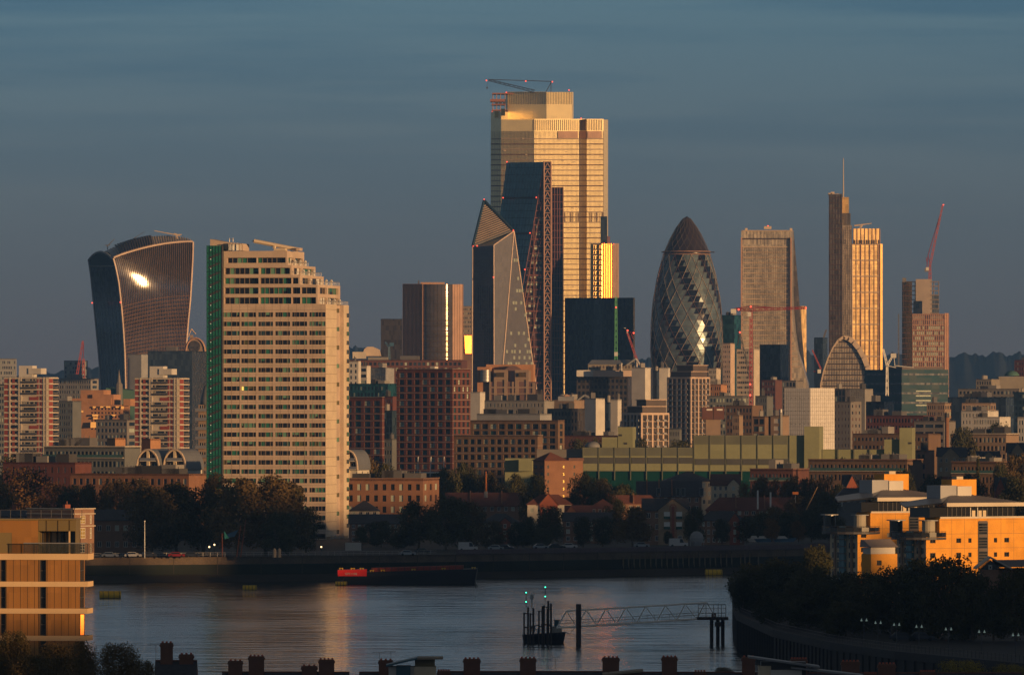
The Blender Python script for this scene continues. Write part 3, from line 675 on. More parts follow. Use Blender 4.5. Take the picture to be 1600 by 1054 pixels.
def bishopsgate():
    w = Pix('tallest_tower', 'tallest broad glass tower shining gold, with a set-back crown and a dark vertical groove', 'skyscraper', 835, 6600)
    def wall(mb, a, da, c, dc, y0, y1, m): mb.poly([w.p(a, y1, da), w.p(c, y1, dc), w.p(c, y0, dc), w.p(a, y0, da)], m)
    segs = [(767, 28, 783, 9, 175), (783, 9, 835, 0, 187), (835, 0, 905, 8, 186), (905, 8, 905, 15, 186), (905, 15, 917, 16.5, 186), (917, 16.5, 917, 9.3, 186), (917, 9.3, 943, 12.2, 186)]
    mb = MB()
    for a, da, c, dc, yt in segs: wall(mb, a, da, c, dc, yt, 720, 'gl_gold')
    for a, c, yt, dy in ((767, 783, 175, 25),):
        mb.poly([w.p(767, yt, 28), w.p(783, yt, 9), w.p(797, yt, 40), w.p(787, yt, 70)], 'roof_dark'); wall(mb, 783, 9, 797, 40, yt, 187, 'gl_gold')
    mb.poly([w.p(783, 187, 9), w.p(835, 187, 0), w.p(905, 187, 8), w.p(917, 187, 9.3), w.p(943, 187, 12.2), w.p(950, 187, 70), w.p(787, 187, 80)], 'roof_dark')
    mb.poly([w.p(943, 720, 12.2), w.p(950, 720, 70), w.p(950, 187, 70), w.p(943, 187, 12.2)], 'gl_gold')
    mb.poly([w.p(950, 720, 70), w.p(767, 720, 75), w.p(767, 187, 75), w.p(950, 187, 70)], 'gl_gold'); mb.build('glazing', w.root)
    cr_ = MB()      # set-back crown
    wall(cr_, 793, 34, 854, 16, 143.5, 188, 'gl_gold'); wall(cr_, 854, 16, 893.5, 18, 144, 188, 'gl_gold'); wall(cr_, 893.5, 18, 896, 60, 144, 188, 'gl_gold'); wall(cr_, 896, 60, 790, 62, 144, 188, 'gl_gold'); wall(cr_, 790, 62, 793, 34, 144, 188, 'gl_gold')
    cr_.poly([w.p(793, 145, 34), w.p(854, 145, 16), w.p(893.5, 145, 18), w.p(896, 145, 60), w.p(790, 145, 62)], 'roof_dark'); cr_.build('crown', w.root)
    rb = MB()
    def ribs(a, da, c, dc, y0, y1, n, m, r):
        for k in range(n + 1):
            t_ = k / n; x = a + (c - a)*t_; d = da + (dc - da)*t_ - .45; p, q = w.p(x, y1, d), w.p(x, y0, d)
            rb.box(p[0]-r, p[0]+r, p[1]+.28, p[1]+.5, p[2], q[2], m)
    ribs(797, 33, 853, 16.3, 144, 163, 21, 'fin_dark', .22); ribs(855, 16.2, 892.5, 18, 144, 163, 15, 'fin_dark', .22)
    ribs(836.5, 0, 903, 7.8, 187, 204, 22, 'fin_dark', .3); ribs(919, 9.5, 940, 11.9, 187, 204, 8, 'fin_dark', .3); ribs(905.5, 15, 916.5, 16.5, 187, 204, 4, 'fin_dark', .6); ribs(829, 2, 834, .3, 187, 204, 3, 'fin_dark', .6)
    ribs(877, 4.8, 904, 7.9, 332, 347, 11, 'fin_brown', .22); ribs(919, 9.5, 942, 12, 332, 347, 9, 'fin_brown', .22)
    rb.build('crown_fin', w.root)
    pn = MB()
    for a, da, c, dc in ((872, 4.0, 903, 7.6), (918, 9.3, 940, 11.8), (905.5, 14.9, 916.5, 16.3)): wall(pn, a, da - .5, c, dc - .5, 205, 216, 'fin_copper')
    pn.build('copper_panel', w.root)
    fl = MB()
    for k in range(58):
        py = 217 + k * 8.15
        for a, da, c, dc, yt in segs:
            if abs(a - c) < 1: continue
            fl.tube(w.p(a, py, da - .1), w.p(c, py, dc - .1), .42, 'fin_brown' if k % 2 else 'fin_pale', 4)
    fl.build('floor_edge', w.root)
    vm = MB()
    for a, da, c, dc, n in ((835, 0, 905, 8, 35), (917, 9.3, 943, 12.2, 13), (783, 9, 835, 0, 24), (767, 28, 783, 9, 6), (905, 15, 917, 16.5, 5)):
        for k in range(n + 1):
            t_ = k/n; x = a + (c-a)*t_; d = da + (dc-da)*t_ - .2; p, q = w.p(x, 700, d), w.p(x, 205, d); vm.box(p[0]-.07, p[0]+.07, p[1]-.15, p[1]+.15, p[2], q[2], 'fin_dark')
    vm.build('mullion', w.root)
    # unfinished steel deck on the left corner
    pf = MB()
    for y_, a, c in ((147, 769, 801), (156.5, 766, 789), (164, 768, 790), (173, 768, 792)):
        p, q = w.p(a, y_, 40), w.p(c, y_, 40); pf.box(p[0], q[0], 30, 48, p[2] - (1.6 if y_ == 156.5 else .5), p[2] + .5, 'steel_red')
    for x in (770, 776, 782, 789): pf.tube(w.p(x, 176, 32), w.p(x, 147, 32), .3, 'fin_copper', 4)
    for x in (776, 782, 788): p = w.p(x, 160, 31); pf.box(p[0]-1.2, p[0]+1.2, 30.5, 34, p[2]-1, p[2]+2.5, 'steel_dark')
    pf.build('steel_deck', w.root)
    lt = MB()
    for x, y_ in ((776, 183), (786, 180)): p = w.p(x, y_, 8 if x > 780 else 16); lt.box(p[0]-1.6, p[0]+1.6, p[1]-1, p[1], p[2]-.5, p[2]+5, 'gl_mirror')
    lt.build('bright_panel', w.root)
    for x, y_, d in ((889, 141, 24), (791, 144.5, 34), (769, 175, 40), (908, 185, 10), (825, 189, 3)): beacon(w.root, w.p(x, y_, d), r=.5)
    sp = MB(); rng = random.Random(9)
    for k in range(60):
        x = rng.uniform(786, 940); y_ = rng.uniform(215, 460)
        if x < 835: d = 9 - 9*(x-783)/52
        elif x < 905: d = 8*(x-835)/70
        elif x > 918: d = 9.3 + 2.9*(x-917)/26
        else: continue
        p = w.p(x, y_, d - .5); sp.box(p[0]-.9, p[0]+.9, p[1]-.1, p[1], p[2], p[2]+.5, 'fin_pale')
    sp.build('window_blind', w.root, kind='stuff')
bishopsgate()

def lattice(mb, a, b, half, m, n, r=.16, up=Vector((0, 0, 1))):
    """open truss boom from a to b"""
    a, b = Vector(a), Vector(b); d = (b - a).normalized(); s = d.cross(Vector((0, 1, 0)))
    if s.length < .1: s = Vector((1, 0, 0))
    s.normalize(); t = d.cross(s); cs = [s*half + t*half, s*half - t*half, -s*half - t*half, -s*half + t*half]
    for c in cs: mb.tube(a + c, b + c*.6, r, m, 3)
    for k in range(n):
        p, q = a.lerp(b, k/n), a.lerp(b, (k+1)/n); f, g = 1 - .4*k/n, 1 - .4*(k+1)/n
        for i in range(4): mb.tube(p + cs[i]*f, q + cs[(i+1) % 4]*g, r*.7, m, 3)
def crane(label, Y, mast=None, jib=None, counter=None, aframe=None, m='crane_red', r=.3, half=1.0, base_px=None, cab=None, lights=(), hook=None, name='tower_crane', cw='concrete', group=None):
    px, py = mast[0] if mast else jib[0]; x, z = PX(px, Y), PZ(py, Y); t = thing(name, label, 'crane', (x, Y, z), 0, group)
    def P(q): return Vector((PX(q[0], Y) - x, 0, PZ(q[1], Y) - z))
    if mast: mb = MB(); a, c = P(mast[0]), P(mast[1]); lattice(mb, a, c, half, m, max(4, int((c-a).length / 3.5)), r); mb.build('mast', t)
    if jib: mb = MB(); a, c = P(jib[0]), P(jib[1]); lattice(mb, a, c, half*.75, m, max(4, int((c-a).length / 3.5)), r*.8); mb.build('jib', t)
    if counter: mb = MB(); a, c = P(counter[0]), P(counter[1]); lattice(mb, a, c, half*.7, m, 4, r*.8); c2 = c; mb.box(c2.x-1.6, c2.x+1.6, -1.2, 1.2, c2.z-2.2, c2.z+.4, cw); mb.build('counterjib', t)
    if aframe:
        mb = MB()
        for p, q in aframe: mb.tube(P(p), P(q), r*.9, m, 4)
        mb.build('stay', t)
    if cab: c = P(cab); mb = MB(); mb.box(c.x-1.1, c.x+1.1, -1.4, 1.4, c.z-1.2, c.z+1.3, 'crane_white' if m != 'crane_white' else 'plant_grey'); mb.build('cab', t)
    if hook: mb = MB(); mb.tube(P(hook[0]), P(hook[1]), .1, 'steel_dark', 3); q = P(hook[1]); mb.box(q.x-.5, q.x+.5, -.4, .4, q.z-1.4, q.z, m); mb.build('hook_line', t)
    for q in lights: beacon(t, P(q) + Vector((0, -1.2, 0)), r=.55)
    return t
crane('dark crane with a long lattice jib above the tallest tower', 6620, None, ((836, 143), (763, 125)), None, [((763, 124.5), (821, 126)), ((821, 126), (862, 127.5)), ((862, 127.5), (853, 144)), ((861, 128), (861, 144))], 'steel_dark', .3, 1.3, lights=((760, 126), (821.5, 127), (863, 128)), hook=((763, 126), (761, 136)), name='luffing_crane')

def t42():
    w = Pix('ribbed_tower', 'narrow tower of vertical metal ribs blazing gold in the sun, beside the tallest tower', 'skyscraper', 945, 6500)
    pl = [(923, 6), (939, 0), (944, 1.1), (957, 4.0), (963, 8), (967, 14)]
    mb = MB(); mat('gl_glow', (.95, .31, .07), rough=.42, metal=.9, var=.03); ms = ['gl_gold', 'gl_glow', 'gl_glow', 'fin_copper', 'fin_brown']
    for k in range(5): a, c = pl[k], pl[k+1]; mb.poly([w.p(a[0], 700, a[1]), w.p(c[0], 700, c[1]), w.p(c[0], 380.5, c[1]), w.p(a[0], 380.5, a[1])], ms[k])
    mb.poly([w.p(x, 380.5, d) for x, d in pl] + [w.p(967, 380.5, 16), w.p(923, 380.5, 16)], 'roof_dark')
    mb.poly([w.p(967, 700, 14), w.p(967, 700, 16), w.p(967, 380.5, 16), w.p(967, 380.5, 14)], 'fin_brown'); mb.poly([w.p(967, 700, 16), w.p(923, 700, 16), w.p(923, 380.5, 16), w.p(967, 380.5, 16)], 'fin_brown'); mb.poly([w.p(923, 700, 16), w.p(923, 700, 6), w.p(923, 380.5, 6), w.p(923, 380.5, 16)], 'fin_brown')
    mb.build('wall', w.root)
    rb = MB()
    for k in range(6):
        t_ = k/5; x = 940 + 17.3*t_; d = (x-939)*.225 - .5; p, q = w.p(x, 700, d), w.p(x, 380, d); rb.box(p[0]-.34, p[0]+.34, p[1]-.1, p[1]+.4, p[2], q[2], 'fin_brown')
    for x, d in ((958.5, 4.5), (960.5, 6), (962.5, 7.4), (964.5, 10), (966.5, 13)): p, q = w.p(x, 700, d), w.p(x, 380, d); rb.box(p[0]-.25, p[0]+.25, p[1]-.5, p[1]+.2, p[2], q[2], 'trim_rose')
    rb.build('rib', w.root)
    gw = MB()
    for r_ in range(11):
        for x in (927.5, 930.5, 936.5, 939.2):
            # panes canted towards the low sun
            y_ = 383 + r_*8.1; p, q = w.p(x, y_+5.6, 5.2 - (x-923)*.375), w.p(x+2.1, y_, 5.2 - (x-923)*.375); s_ = (q[0]-p[0]) * math.tan(math.radians(24))
            gw.poly([(p[0], p[1]-1.0, p[2]), (q[0], p[1]-1.0+s_, p[2]), (q[0], p[1]-1.0+s_+.28, q[2]), (p[0], p[1]-1.0+.28, q[2])], 'gl_mirror')
    gw.build('canted_window', w.root)
    cp = MB()
    a = [w.p(x, 700, d) for x, d in ((938, 7), (948.8, 7), (948.8, 15), (938, 15))]; t_ = [w.p(x, 338, d) for x, d in ((938, 7), (948.8, 7), (948.8, 15), (938, 15))]
    cp.hexa(a + t_, 'gl_navy')
    for x, y_ in ((949.5, 369), (952, 369.5)): p = w.p(x, 381, 8); q = w.p(x, y_, 8); cp.box(p[0]-.5, p[0]+.5, 7, 10, p[2], q[2], 'steel_red')
    cp.build('core', w.root)
    for x, y_ in ((944, 380), (959, 381)): beacon(w.root, w.p(x, y_, 0), r=.35)
t42()

b = Bld('dark_tower', 'black glass box tower with flat top standing below the gold ribbed tower', 'office tower', 883, 989.5, 992, 6450, 12, 40, 12); H = b.z(465)
mb = MB(); b.shell(mb, 0, H, 'gl_black', 'roof_dark', parapet=.5); mb.build('wall', b.root)
curtain(b, b.F, 0, H - .5, None, 36, 'gl_navy', 34, 'gl_black', .12, .12, .5, .1, plane=False)
q = MB(); q.fb(b.F, b.u(928), b.u(941), b.z(700), b.z(467), .05, .2, 'gl_navy'); q.fb(b.F, b.u(966), b.u(988), b.z(700), b.z(478), .05, .2, 'gl_black'); q.build('brown_panel', b.root); b.done()

def gherkin():
    w = Pix('bullet_tower', 'bullet-shaped glass tower with diamond lattice and dark spiral bands', 'skyscraper', 1073, 6400)
    sc = 6400 / F; cx = 1073.0
    prof = [(0, 338), (3, 339), (6, 341.5), (10.6, 348), (16, 355), (19.5, 361), (25, 371), (30.5, 383), (35.5, 394.5), (38.4, 405), (42.5, 420), (46, 435), (51, 462), (54.5, 491), (56, 519), (56, 548), (54.5, 567), (51.5, 592), (49.5, 612), (47, 640), (46, 690)]
    def rad(py):
        for (a, ya), (c, yc) in zip(prof, prof[1:]):
            if py <= yc: return (a + (c - a) * (py - ya) / (yc - ya)) * sc
        return 46 * sc
    n = 36; y0, y1, st = 398, 640, 9.3; rows = int((y1 - y0) / st)
    mat('gk_light', (.12, .16, .18), rough=.24, metal=.25, cell=(3, 3, 4), cellvar=.2); mat('gk_dark', (.008, .009, .014), rough=.12, spec=.5, cell=(3, 3, 4), cellvar=.3)
    mb = MB()
    def V(j, i, rr=0): py = y0 + i*st; r = rad(py) + rr; a = 2*math.pi*(j + .5*i)/n; return Vector((r*math.cos(a), r*math.sin(a), PZ(py, 6400) - 12))
    li = MB(); fr = MB()
    for i in range(rows):
        for j in range(n):
            a, b_, c, d = V(j, i), V(j+1, i), V(j, i+1), V(j-1, i+1)
            # bands of dark glass wind round the tower, four of six columns are pale
            k = (j + 0) % 6; dark = k in (0, 1)
            mb.poly([a, c, b_], 'gk_dark' if dark else 'gk_light'); mb.poly([a, d, c], 'gk_dark' if (j % 6) in (0, 1) else 'gk_light')
            if i % 2 == 0 and j % 2 == 0 and i + 2 <= rows:
                p, q1, q2 = V(j, i, .35), V(j, i+2, .35), V(j-2, i+2, .35)
                m_ = 'steel_red' if dark else 'fin_pale'
                rr = .13 if dark else .27; fr.tube(p, V(j, i+1, .35), rr, m_, 3); fr.tube(V(j, i+1, .35), q1, rr, m_, 3); fr.tube(p, V(j-1, i+1, .35), rr, m_, 3); fr.tube(V(j-1, i+1, .35), q2, rr, m_, 3)
        for j in range(n): li.tube(V(j, i, .2), V(j+1, i, .2), .16, 'fin_dark', 3)
    mb.build('glazing', w.root); fr.build('diagrid', w.root); li.build('floor_edge', w.root)
    dm = MB(); pr = [(rad(py), PZ(py, 6400) - 12) for py in range(398, 338, -4)] + [(.3, PZ(338, 6400) - 12)]; dm.lathe(pr, 'gk_dome', 36) if mat('gk_dome', (.028, .02, .022), rough=.3, spec=.5) else 0
    dm.build('dome', w.root, smooth=True)
    dl = MB()
    for j in range(18):
        for s_ in (1, -1):
            last = None
            for i in range(15):
                py = 398 - i*4.1; r = rad(py) + .3; a = 2*math.pi*(j + s_*i*.22)/18; p = Vector((r*math.cos(a), r*math.sin(a), PZ(py, 6400) - 12))
                if last: dl.tube(last, p, .12, 'fin_dark', 3)
                last = p
    dl.build('dome_frame', w.root)
    rg = MB()
    for py, e in ((393, 1.2), (397.5, .5)):
        r = rad(py) + e; z = PZ(py, 6400) - 12
        for k in range(36): a, c = 2*math.pi*k/36, 2*math.pi*(k+1)/36; rg.tube((r*math.cos(a), r*math.sin(a), z), (r*math.cos(c), r*math.sin(c), z), .3, 'fin_copper', 4)
    z = PZ(394, 6400) - 12; rg.tube((rad(394), 0, z), (rad(394) + 4, -2, z), .4, 'fin_dark', 4); rg.tube((-rad(394), 0, z), (-rad(394) - 2, -2, z), .4, 'fin_dark', 4)
    rg.build('maintenance_rail', w.root)
gherkin()

def willis():
    w = Pix('slab_tower', 'pale rectangular office tower with plain crown and a base curving out sideways', 'office tower', 1197, 6700)
    mat('gl_dun', (.42, .37, .30), rough=.35, metal=.35, cell=(1.6, 1.6, 4.1), cellvar=.22)
    mb = MB(); L_, R_ = 1158, 1236.5
    re = [(1236.5, 360), (1236.5, 455), (1238, 490), (1241, 520), (1246, 548), (1254, 572), (1262, 600), (1264, 690)]
    rs = [(1240, 360), (1240, 455), (1241.5, 490), (1244.5, 520), (1249, 548), (1257, 572), (1265, 600), (1267, 690)]
    for (a, ya), (c, yc), (s, _), (t_, _) in zip(re, re[1:], rs, rs[1:]):
        mb.poly([w.p(L_, yc, 0), w.p(c, yc, 2), w.p(a, ya, 2), w.p(L_, ya, 0)], 'gl_dun'); mb.poly([w.p(c, yc, 2), w.p(t_, yc, 30), w.p(s, ya, 30), w.p(a, ya, 2)], 'gl_dun')
    mb.poly([w.p(L_, 362, 0), w.p(1236.5, 362, 2), w.p(1240, 362, 30), w.p(L_, 362, 32)], 'roof_dark'); mb.poly([w.p(1267, 690, 30), w.p(L_, 690, 32), w.p(L_, 360, 32), w.p(1240, 360, 30)], 'gl_dun'); mb.poly([w.p(L_, 690, 32), w.p(L_, 690, 0), w.p(L_, 360, 0), w.p(L_, 360, 32)], 'gl_dun')
    mb.build('wall', w.root)
    fl = MB()
    for k in range(24):
        py = 386 + k*8.1; x = 1235.5 + max(0, py - 480)**2 * .0018
        fl.tube(w.p(1160.5, py, -.2), w.p(x, py, 1.6), .45, 'fin_pale', 4)
    for py, r in ((373, .6), (360.5, .5)): fl.tube(w.p(1160, py, -.2), w.p(1234, py, 1.6), r, 'fin_dark' if py > 365 else 'fin_pale', 4)
    for k in range(27): x = 1160.5 + k*2.85; fl.tube(w.p(x, 386, -.1), w.p(x, 640, -.1 + .8), .13, 'fin_dark', 3)
    for k in range(14): x = 1161 + k*5.6; fl.tube(w.p(x, 361, -.1), w.p(x, 384, -.1 + .8), .13, 'fin_dark', 3)
    fl.build('floor_edge', w.root)
    cm = MB()
    for x in (1158.6, 1236): p, q = w.p(x, 690, -.6), w.p(x, 371, -.6); cm.box(p[0]-.55, p[0]+.55, -.9, 1, p[2], q[2], 'fin_copper')
    cm.build('corner_column', w.root)
    pr = MB()
    for x, y_ in ((1199.5, 355), (1166, 358), (1236, 358)): p = w.p(x, y_, 6); pr.box(p[0]-(3 if x == 1199.5 else 1), p[0]+(3 if x == 1199.5 else 1), 5, 8, p[2]-1.5, p[2]+.8, 'fin_pale')
    pr.build('roof_plant', w.root); beacon(w.root, w.p(1200, 353, 6))
willis()
mat('gl_edge', (.95, .60, .20), rough=.6, metal=.3)
def heron():
    w = Pix('mast_tower', 'slender stepped tower topped by a mast, joined to a gold glass block', 'skyscraper', 1316, 6700)
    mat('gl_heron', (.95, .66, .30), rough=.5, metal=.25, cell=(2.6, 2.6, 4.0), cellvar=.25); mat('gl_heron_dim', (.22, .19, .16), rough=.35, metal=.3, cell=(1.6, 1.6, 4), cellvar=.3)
    def blk(mb, a, da, c, dc, yt, m, dep=25, yb=690):
        bt = [w.p(a, yb, da), w.p(c, yb, dc), w.p(c, yb, dc + dep), w.p(a, yb, da + dep)]; tp = [w.p(a, yt, da), w.p(c, yt, dc), w.p(c, yt, dc + dep), w.p(a, yt, da + dep)]; mb.hexa(bt + tp, m)
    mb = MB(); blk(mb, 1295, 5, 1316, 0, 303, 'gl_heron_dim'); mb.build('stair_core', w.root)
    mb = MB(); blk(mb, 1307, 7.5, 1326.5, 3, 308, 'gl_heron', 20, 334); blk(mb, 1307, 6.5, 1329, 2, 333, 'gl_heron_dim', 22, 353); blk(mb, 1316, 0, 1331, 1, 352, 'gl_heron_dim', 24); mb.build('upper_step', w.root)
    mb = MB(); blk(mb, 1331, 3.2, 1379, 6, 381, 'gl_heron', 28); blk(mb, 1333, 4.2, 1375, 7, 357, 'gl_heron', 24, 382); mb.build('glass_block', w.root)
    fr = MB()
    for k in range(9): fr.tube(w.p(1331, 381.5 + k*25, 2.6), w.p(1378, 381.5 + k*25, 5.4), .5, 'fin_pale', 4)
    for k in range(36): fr.tube(w.p(1331, 381.5 + k*6.25, 2.9), w.p(1378, 381.5 + k*6.25, 5.7), .14, 'fin_brown', 3)
    for i, x in enumerate((1331.5, 1338, 1345, 1352, 1359, 1366, 1372.5)): fr.tube(w.p(x, 382, 2.7 + i*.42), w.p(x, 690, 2.7 + i*.42), .26 if i % 2 else .5, 'fin_pale' if i < 2 else 'fin_copper', 4)
    for k in range(8): x = 1333.5 + k*5.9; fr.tube(w.p(x, 357, 3.8 + k*.4), w.p(x, 381, 3.8 + k*.4), .3, 'fin_copper', 4)
    for k in range(60): fr.tube(w.p(1317 + .2*(k % 2), 356 + k*4, -.2), w.p(1330, 356 + k*4, .7), .13, 'fin_dark', 3)
    for k in range(6): x = 1316.5 + k*2.8; fr.tube(w.p(x, 353, -.2 + k*.18), w.p(x, 690, -.2 + k*.18), .2, 'fin_pale', 3)
    for k in range(42): fr.tube(w.p(1295, 309 + k*8, 4.6), w.p(1316, 309 + k*8, -.4), .3, 'fin_brown', 4)
    for k in range(5): x = 1297 + k*4.4; fr.tube(w.p(x, 305, 4.3 - k*1.05), w.p(x, 690, 4.3 - k*1.05), .22, 'fin_dark', 3)
    fr.build('frame', w.root)
    ec = MB(); p, q = w.p(1377.2, 690, 5), w.p(1377.2, 381, 5)
    s_ = 2.2; ec.poly([(p[0]-.9, p[1]-.6, p[2]), (p[0]+.9, p[1]+.25, p[2]), (p[0]+.9, p[1]+.25, q[2]), (p[0]-.9, p[1]-.6, q[2])], 'gl_edge')
    ec.build('corner_glazing', w.root)
    ms = MB(); ms.tube(w.p(1317.8, 308, 10), w.p(1317.8, 247, 10), .55, 'fin_pale', 6, .25); ms.build('mast', w.root)
    pl_ = MB()
    for x, y_, h_ in ((1301, 304, 3), (1308, 306, 2.5), (1313, 306, 1.8), (1297, 303, 1)): p = w.p(x, y_, 10); pl_.box(p[0]-1.5, p[0]+1.5, 8, 12, p[2]-1, p[2]+h_*.7, 'fin_pale')
    for k in range(11): p = w.p(1334.5 + k*3.8, 381, 1.5 + k*.25); pl_.box(p[0]-.5, p[0]+.5, p[1]-1, p[1]-.5, p[2], p[2]+3.2, 'fin_dark')
    pl_.build('roof_plant', w.root)
heron()
roof_crane('short pale crane boom on the roof of the gold glass block', [((1335, 352.5), (1362, 349)), ((1346, 356), (1346, 350)), ((1343, 356), (1349, 350))], 6710, r=.7)

def archb():
    w = Pix('arched_office', 'office block with a broad pale pointed arch framing its banded glass front', 'office building', 1320, 6000)
    arc = [(1281, 640), (1281.5, 600), (1286, 580), (1293, 559), (1301, 542), (1309, 530), (1318, 524), (1327, 525), (1336, 531), (1345, 542), (1353, 556), (1359, 571), (1363, 590), (1364, 640)]
    mb = MB()
    for (a, ya), (c, yc) in zip(arc, arc[1:]):
        mb.poly([w.p(a, 660, 3), w.p(c, 660, 3), w.p(c, yc, 3), w.p(a, ya, 3)], 'gl_dun'); mb.poly([w.p(a, ya, 3), w.p(c, yc, 3), w.p(c, yc, 30), w.p(a, ya, 30)], 'stone_city'); mb.poly([w.p(c, 660, 30), w.p(a, 660, 30), w.p(a, ya, 30), w.p(c, yc, 30)], 'stone_city')
    mb.build('glazing', w.root)
    ar = MB()
    for (a, ya), (c, yc) in zip(arc, arc[1:]):
        tk = lambda x: .9 + 2.6 * min(1, max(0, (x - 1303) / 26))
        A, C_ = Vector(w.p(a, ya, 0)), Vector(w.p(c, yc, 0)); d = (C_ - A).normalized(); nn = Vector((d.z, 0, -d.x))
        A2, C2 = A + nn*tk(a), C_ + nn*tk(c)
        ar.hexa([A2, C2, C2 + Vector((0, 4, 0)), A2 + Vector((0, 4, 0)), A, C_, C_ + Vector((0, 4, 0)), A + Vector((0, 4, 0))], 'fin_pale')
    ar.build('arch', w.root)
    fl = MB()
    def xr(y_):
        l = r = None
        for (a, ya), (c, yc) in zip(arc, arc[1:]):
            if ya >= y_ >= yc and l is None: l = a + (c-a)*(ya-y_)/max(ya-yc, .01)
            if ya <= y_ <= yc: r = a + (c-a)*(y_-ya)/max(yc-ya, .01)
        return l, r
    for k in range(12):
        y_ = 534 + k*8.6; l, r = xr(y_); fl.tube(w.p(l + 1.5, y_, 2.5), w.p(r - 3, y_, 2.5), .4, 'fin_dark', 4); fl.tube(w.p(l + 1.5, y_ + 2.6, 2.6), w.p(r - 3, y_ + 2.6, 2.6), .2, 'fin_pale', 4)
    for k in range(18): x = 1288 + k*4; yt = next(ya + (yc-ya)*(x-a)/(c-a) for (a, ya), (c, yc) in zip(arc[1:], arc[2:]) if a <= x <= c); fl.tube(w.p(x, yt + 3, 2.4), w.p(x, 640, 2.4), .18, 'fin_dark', 3)
    fl.build('floor_edge', w.root)
archb()

def stage():
    w = Pix('unfinished_tower', 'tower under construction with bare concrete core above a brown clad lower half', 'tower', 1440, 6700)
    def blk(mb, a, da, c, dc, yt, m, dep=25, yb=690):
        bt = [w.p(a, yb, da), w.p(c, yb, dc), w.p(c, yb, dc + dep), w.p(a, yb, da + dep)]; tp = [w.p(a, yt, da), w.p(c, yt, dc), w.p(c, yt, dc + dep), w.p(a, yt, da + dep)]; mb.hexa(bt + tp, m)
    mb = MB(); blk(mb, 1425, 0, 1476, 4, 490, 'gl_rose', 26); blk(mb, 1476, 4, 1482.5, 10, 489, 'fin_copper', 20); blk(mb, 1409.5, 14, 1425, .3, 440, 'gl_navy', 20); mb.build('wall', w.root)
    up = MB(); blk(up, 1431, 3, 1456, 5, 436, 'stone_city', 14, 492); blk(up, 1410, 10, 1416, 9, 434, 'concrete_pale', 5, 445); blk(up, 1455.5, 5.2, 1467, 6.5, 460, 'gl_navy', 12, 492); blk(up, 1427, 2, 1441, 3, 470, 'gl_black', 3, 492); up.build('core', w.root)
    fl = MB()
    for k in range(8):
        y_ = 440 + k*7; p, q = w.p(1411, y_, 12), w.p(1467.5, y_, 5); fl.poly([w.p(1411, y_, 11), w.p(1467.5, y_, 4.5), w.p(1467.5, y_, 22), w.p(1413, y_, 24)], 'concrete')
        fl.tube(w.p(1411, y_, 11), w.p(1431, y_, 4), .35, 'stone_city', 4); fl.tube(w.p(1455, y_, 4.5), w.p(1467.5, y_, 4.5), .35, 'stone_city', 4)
    for x in (1412, 1418, 1424, 1430, 1459, 1466.5): fl.tube(w.p(x, 440, 8), w.p(x, 490, 8), .35, 'stone_city', 4)
    fl.build('floor_slab', w.root)
    gr = MB()
    for k in range(17): x = 1426 + k*3.05; gr.tube(w.p(x, 491, -.3 + k*.24), w.p(x, 690, -.3 + k*.24), .3, 'fin_copper', 4)
    for k in range(22): gr.tube(w.p(1425.5, 491 + k*8.2, -.3), w.p(1475.5, 491 + k*8.2, 3.7), .4, 'fin_copper', 4)
    for k in range(22): gr.tube(w.p(1410, 446 + k*8.2, 13), w.p(1424.5, 446 + k*8.2, .3), .22, 'fin_copper', 4)
    for x in (1476.5, 1479.5, 1482): gr.tube(w.p(x, 490, 3.5 + (x-1476)*.9), w.p(x, 690, 3.5 + (x-1476)*.9), .35, 'fin_copper', 4)
    gr.build('frame', w.root)
    bl = MB(); rng = random.Random(4)
    for r_ in range(10):
        for c_ in range(16):
            if rng.random() < .6: x = 1426.8 + c_*3.05; y_ = 493 + r_*8.2; d = c_*.24 - .1; bl.poly([w.p(x, y_+5, d), w.p(x+1.6, y_+5, d), w.p(x+1.6, y_, d), w.p(x, y_, d)], 'blind_pale' if r_ > 1 else 'stone_city')
    bl.build('window_blind', w.root, kind='stuff')
stage()
crane('red luffing crane raised steeply above the unfinished tower', 6712, ((1453, 437), (1453, 413)), ((1453, 414), (1473, 320)), ((1452, 418), (1448, 420)), [((1450, 399), (1448, 418)), ((1450, 399), (1453, 412)), ((1450, 399), (1468, 338)), ((1447, 402), (1449, 412))], 'crane_red', .32, 1.0, cab=(1449, 420), name='luffing_crane', lights=((1474, 320),))
